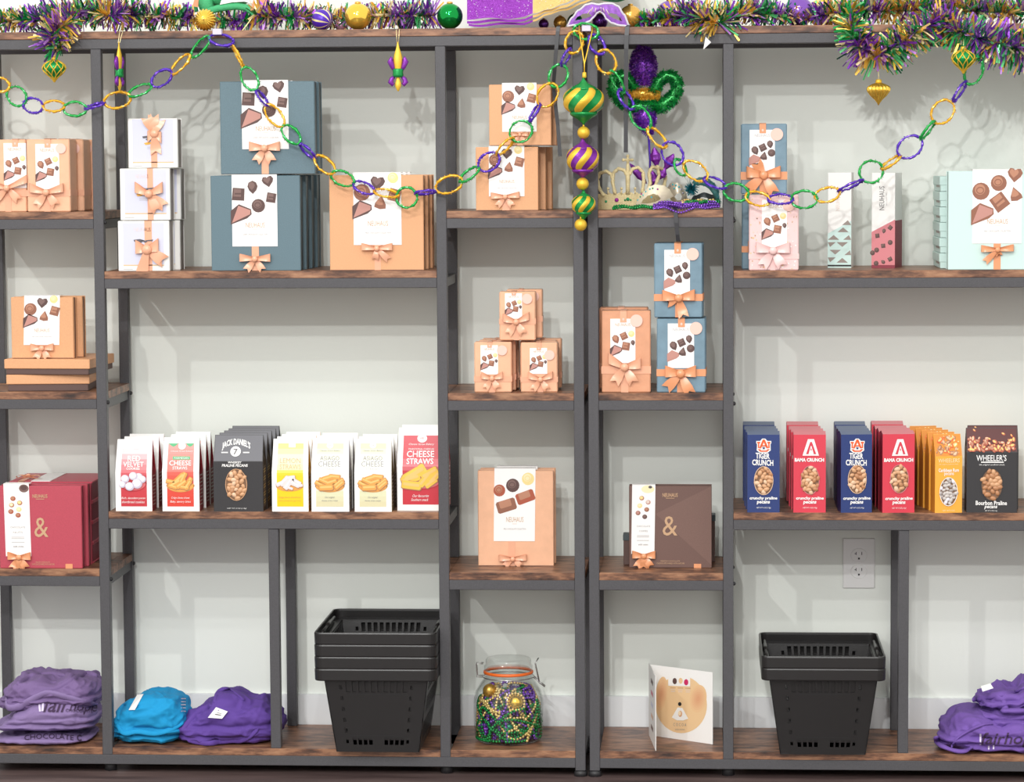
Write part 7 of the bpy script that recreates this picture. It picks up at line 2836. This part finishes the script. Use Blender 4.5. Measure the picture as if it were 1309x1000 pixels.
# tinsel fleur-de-lis pick
Yp = .13
loc = W(829, 266, Yp)
loc.z = ZM
pk_ = thing('tinsel_fleur_pick', 'large purple, green and gold tinsel fleur-de-lis on a stick standing behind the crown', 'decoration', loc)


def fluff(name, path, rad, n, mats, ln=.0075, seed=0, flat=.6):
    rg = random.Random(seed)
    mb = MB()
    Pp = [W(a, b, Yp) - loc for a, b in path]
    s = pxs(Yp)
    rr = [r * s for r in rad]
    mb.tube(Pp, [max(.001, r - .003) for r in rr], mats[0], 10, flat=flat)
    segs = len(Pp) - 1
    lens = [(b - a).length * (ra + rb) for a, b, ra, rb in zip(Pp[:-1], Pp[1:], rr[:-1], rr[1:])]
    tot = sum(lens)
    for k in range(segs):
        for i in range(int(n * lens[k] / tot)):
            t = rg.random()
            p = Pp[k].lerp(Pp[k + 1], t)
            r = rr[k] + (rr[k + 1] - rr[k]) * t
            tg = (Pp[k + 1] - Pp[k]).normalized()
            a = tg.cross(Vector((0, 1, 0))).normalized()
            th = rg.uniform(0, 6.283)
            d = a * math.cos(th) + Vector((0, 1, 0)) * math.sin(th) * flat
            d2 = d + Vector([rg.uniform(-.8, .8) for _ in range(3)])
            strand(mb, p + d * max(0.0, r - .0045), d2, ln * rg.uniform(.6, 1.1), .0013, rg.choice(mats), rg)
    mb.build(name, pk_)


fluff('top_petal', [(823, 59), (822, 70), (822.5, 84), (823, 97), (824, 109)], [8, 15, 18, 15, 8], 2600, ['foil_purple', 'foil_purple', 'fuzz_purple', 'foil_lilac', 'foil_dark'], seed=1)  # lilac strands among the purple are painted sparkle
fluff('bottom_petal', [(823, 136), (824, 148), (827, 160), (831, 172)], [9, 15, 12, 4], 1500, ['foil_purple', 'fuzz_purple', 'foil_purple'], seed=2)
fluff('right_scroll', [(836, 138), (849, 134), (861, 124), (867, 111), (863, 99), (852, 96), (843, 103), (838, 112), (834, 120)], [8, 10, 9, 8, 8, 8, 8, 8, 7], 2900, ['fuzz_green', 'foil_green', 'foil_dkgreen'], seed=3)
fluff('left_scroll', [(812, 138), (801, 132), (788, 122), (783, 110), (788, 100), (798, 97), (806, 104), (812, 114)], [8, 10, 9, 8, 8, 9, 8, 8], 2600, ['fuzz_green', 'foil_green', 'foil_dkgreen'], seed=4)
fluff('green_base', [(804, 130), (814, 137), (826, 139), (840, 134)], [7, 10, 10, 8], 1200, ['fuzz_green', 'foil_green', 'foil_dkgreen'], seed=6)
fluff('gold_band', [(803, 121), (822, 120), (844, 121)], [7, 7.5, 7], 900, ['foil_gold', 'fuzz_gold', 'foil_gold'], seed=5)
mb = MB()
mb.tube([W(829, 172, Yp) - loc, W(831, 205, Yp) - loc, Vector((.002, 0, .0005))], .0022, 'fuzz_purple', 8)
mb.build('stick', pk_)
for q, (cx, cy, ang, ln, wd) in enumerate(((838, 201, 98, 13, 6.5), (855.5, 207, 60, 12, 6), (816, 222, 130, 17, 5), (835, 229, 95, 11, 6.5), (846, 222, 60, 9, 6))):
    mb = MB()
    A = math.radians(ang)
    d = Vector((math.cos(A), 0, math.sin(A)))
    pth, rr = [], []
    s = pxs(Yp)
    ctr = W(cx, cy, Yp - .01 - .004 * q) - loc
    for i in range(9):
        t = i / 8 * 2 - 1
        pth.append(ctr + d * (t * ln * s))
        rr.append(max(.0006, wd * s * (1 - abs(t) ** 1.6) * (1 + .18 * (i % 2))))
    mb.tube(pth, rr, 'orn_purple', 7, flat=.45)
    for f in mb.s:
        pass
    mb.s = [False] * len(mb.s)
    mb.build('foil_leaf', pk_)

# small silver paper tag under the tinsel by the right post
loc = W(905, 56, -.02)
tg = MB()
a = [W(x, y, -.02) - loc for x, y in ((902, 47), (909, 54), (899, 63.5))]
tg.add(a + [p + Vector((0, .001, 0)) for p in a], [(0, 2, 1), (3, 4, 5), (0, 1, 4, 3), (1, 2, 5, 4), (2, 0, 3, 5)], 'plate_white')
o = tg.build('paper_tag')
o.location = loc
tag(o, 'small pale paper tag poking out under the tinsel burst by the right post', 'tag')
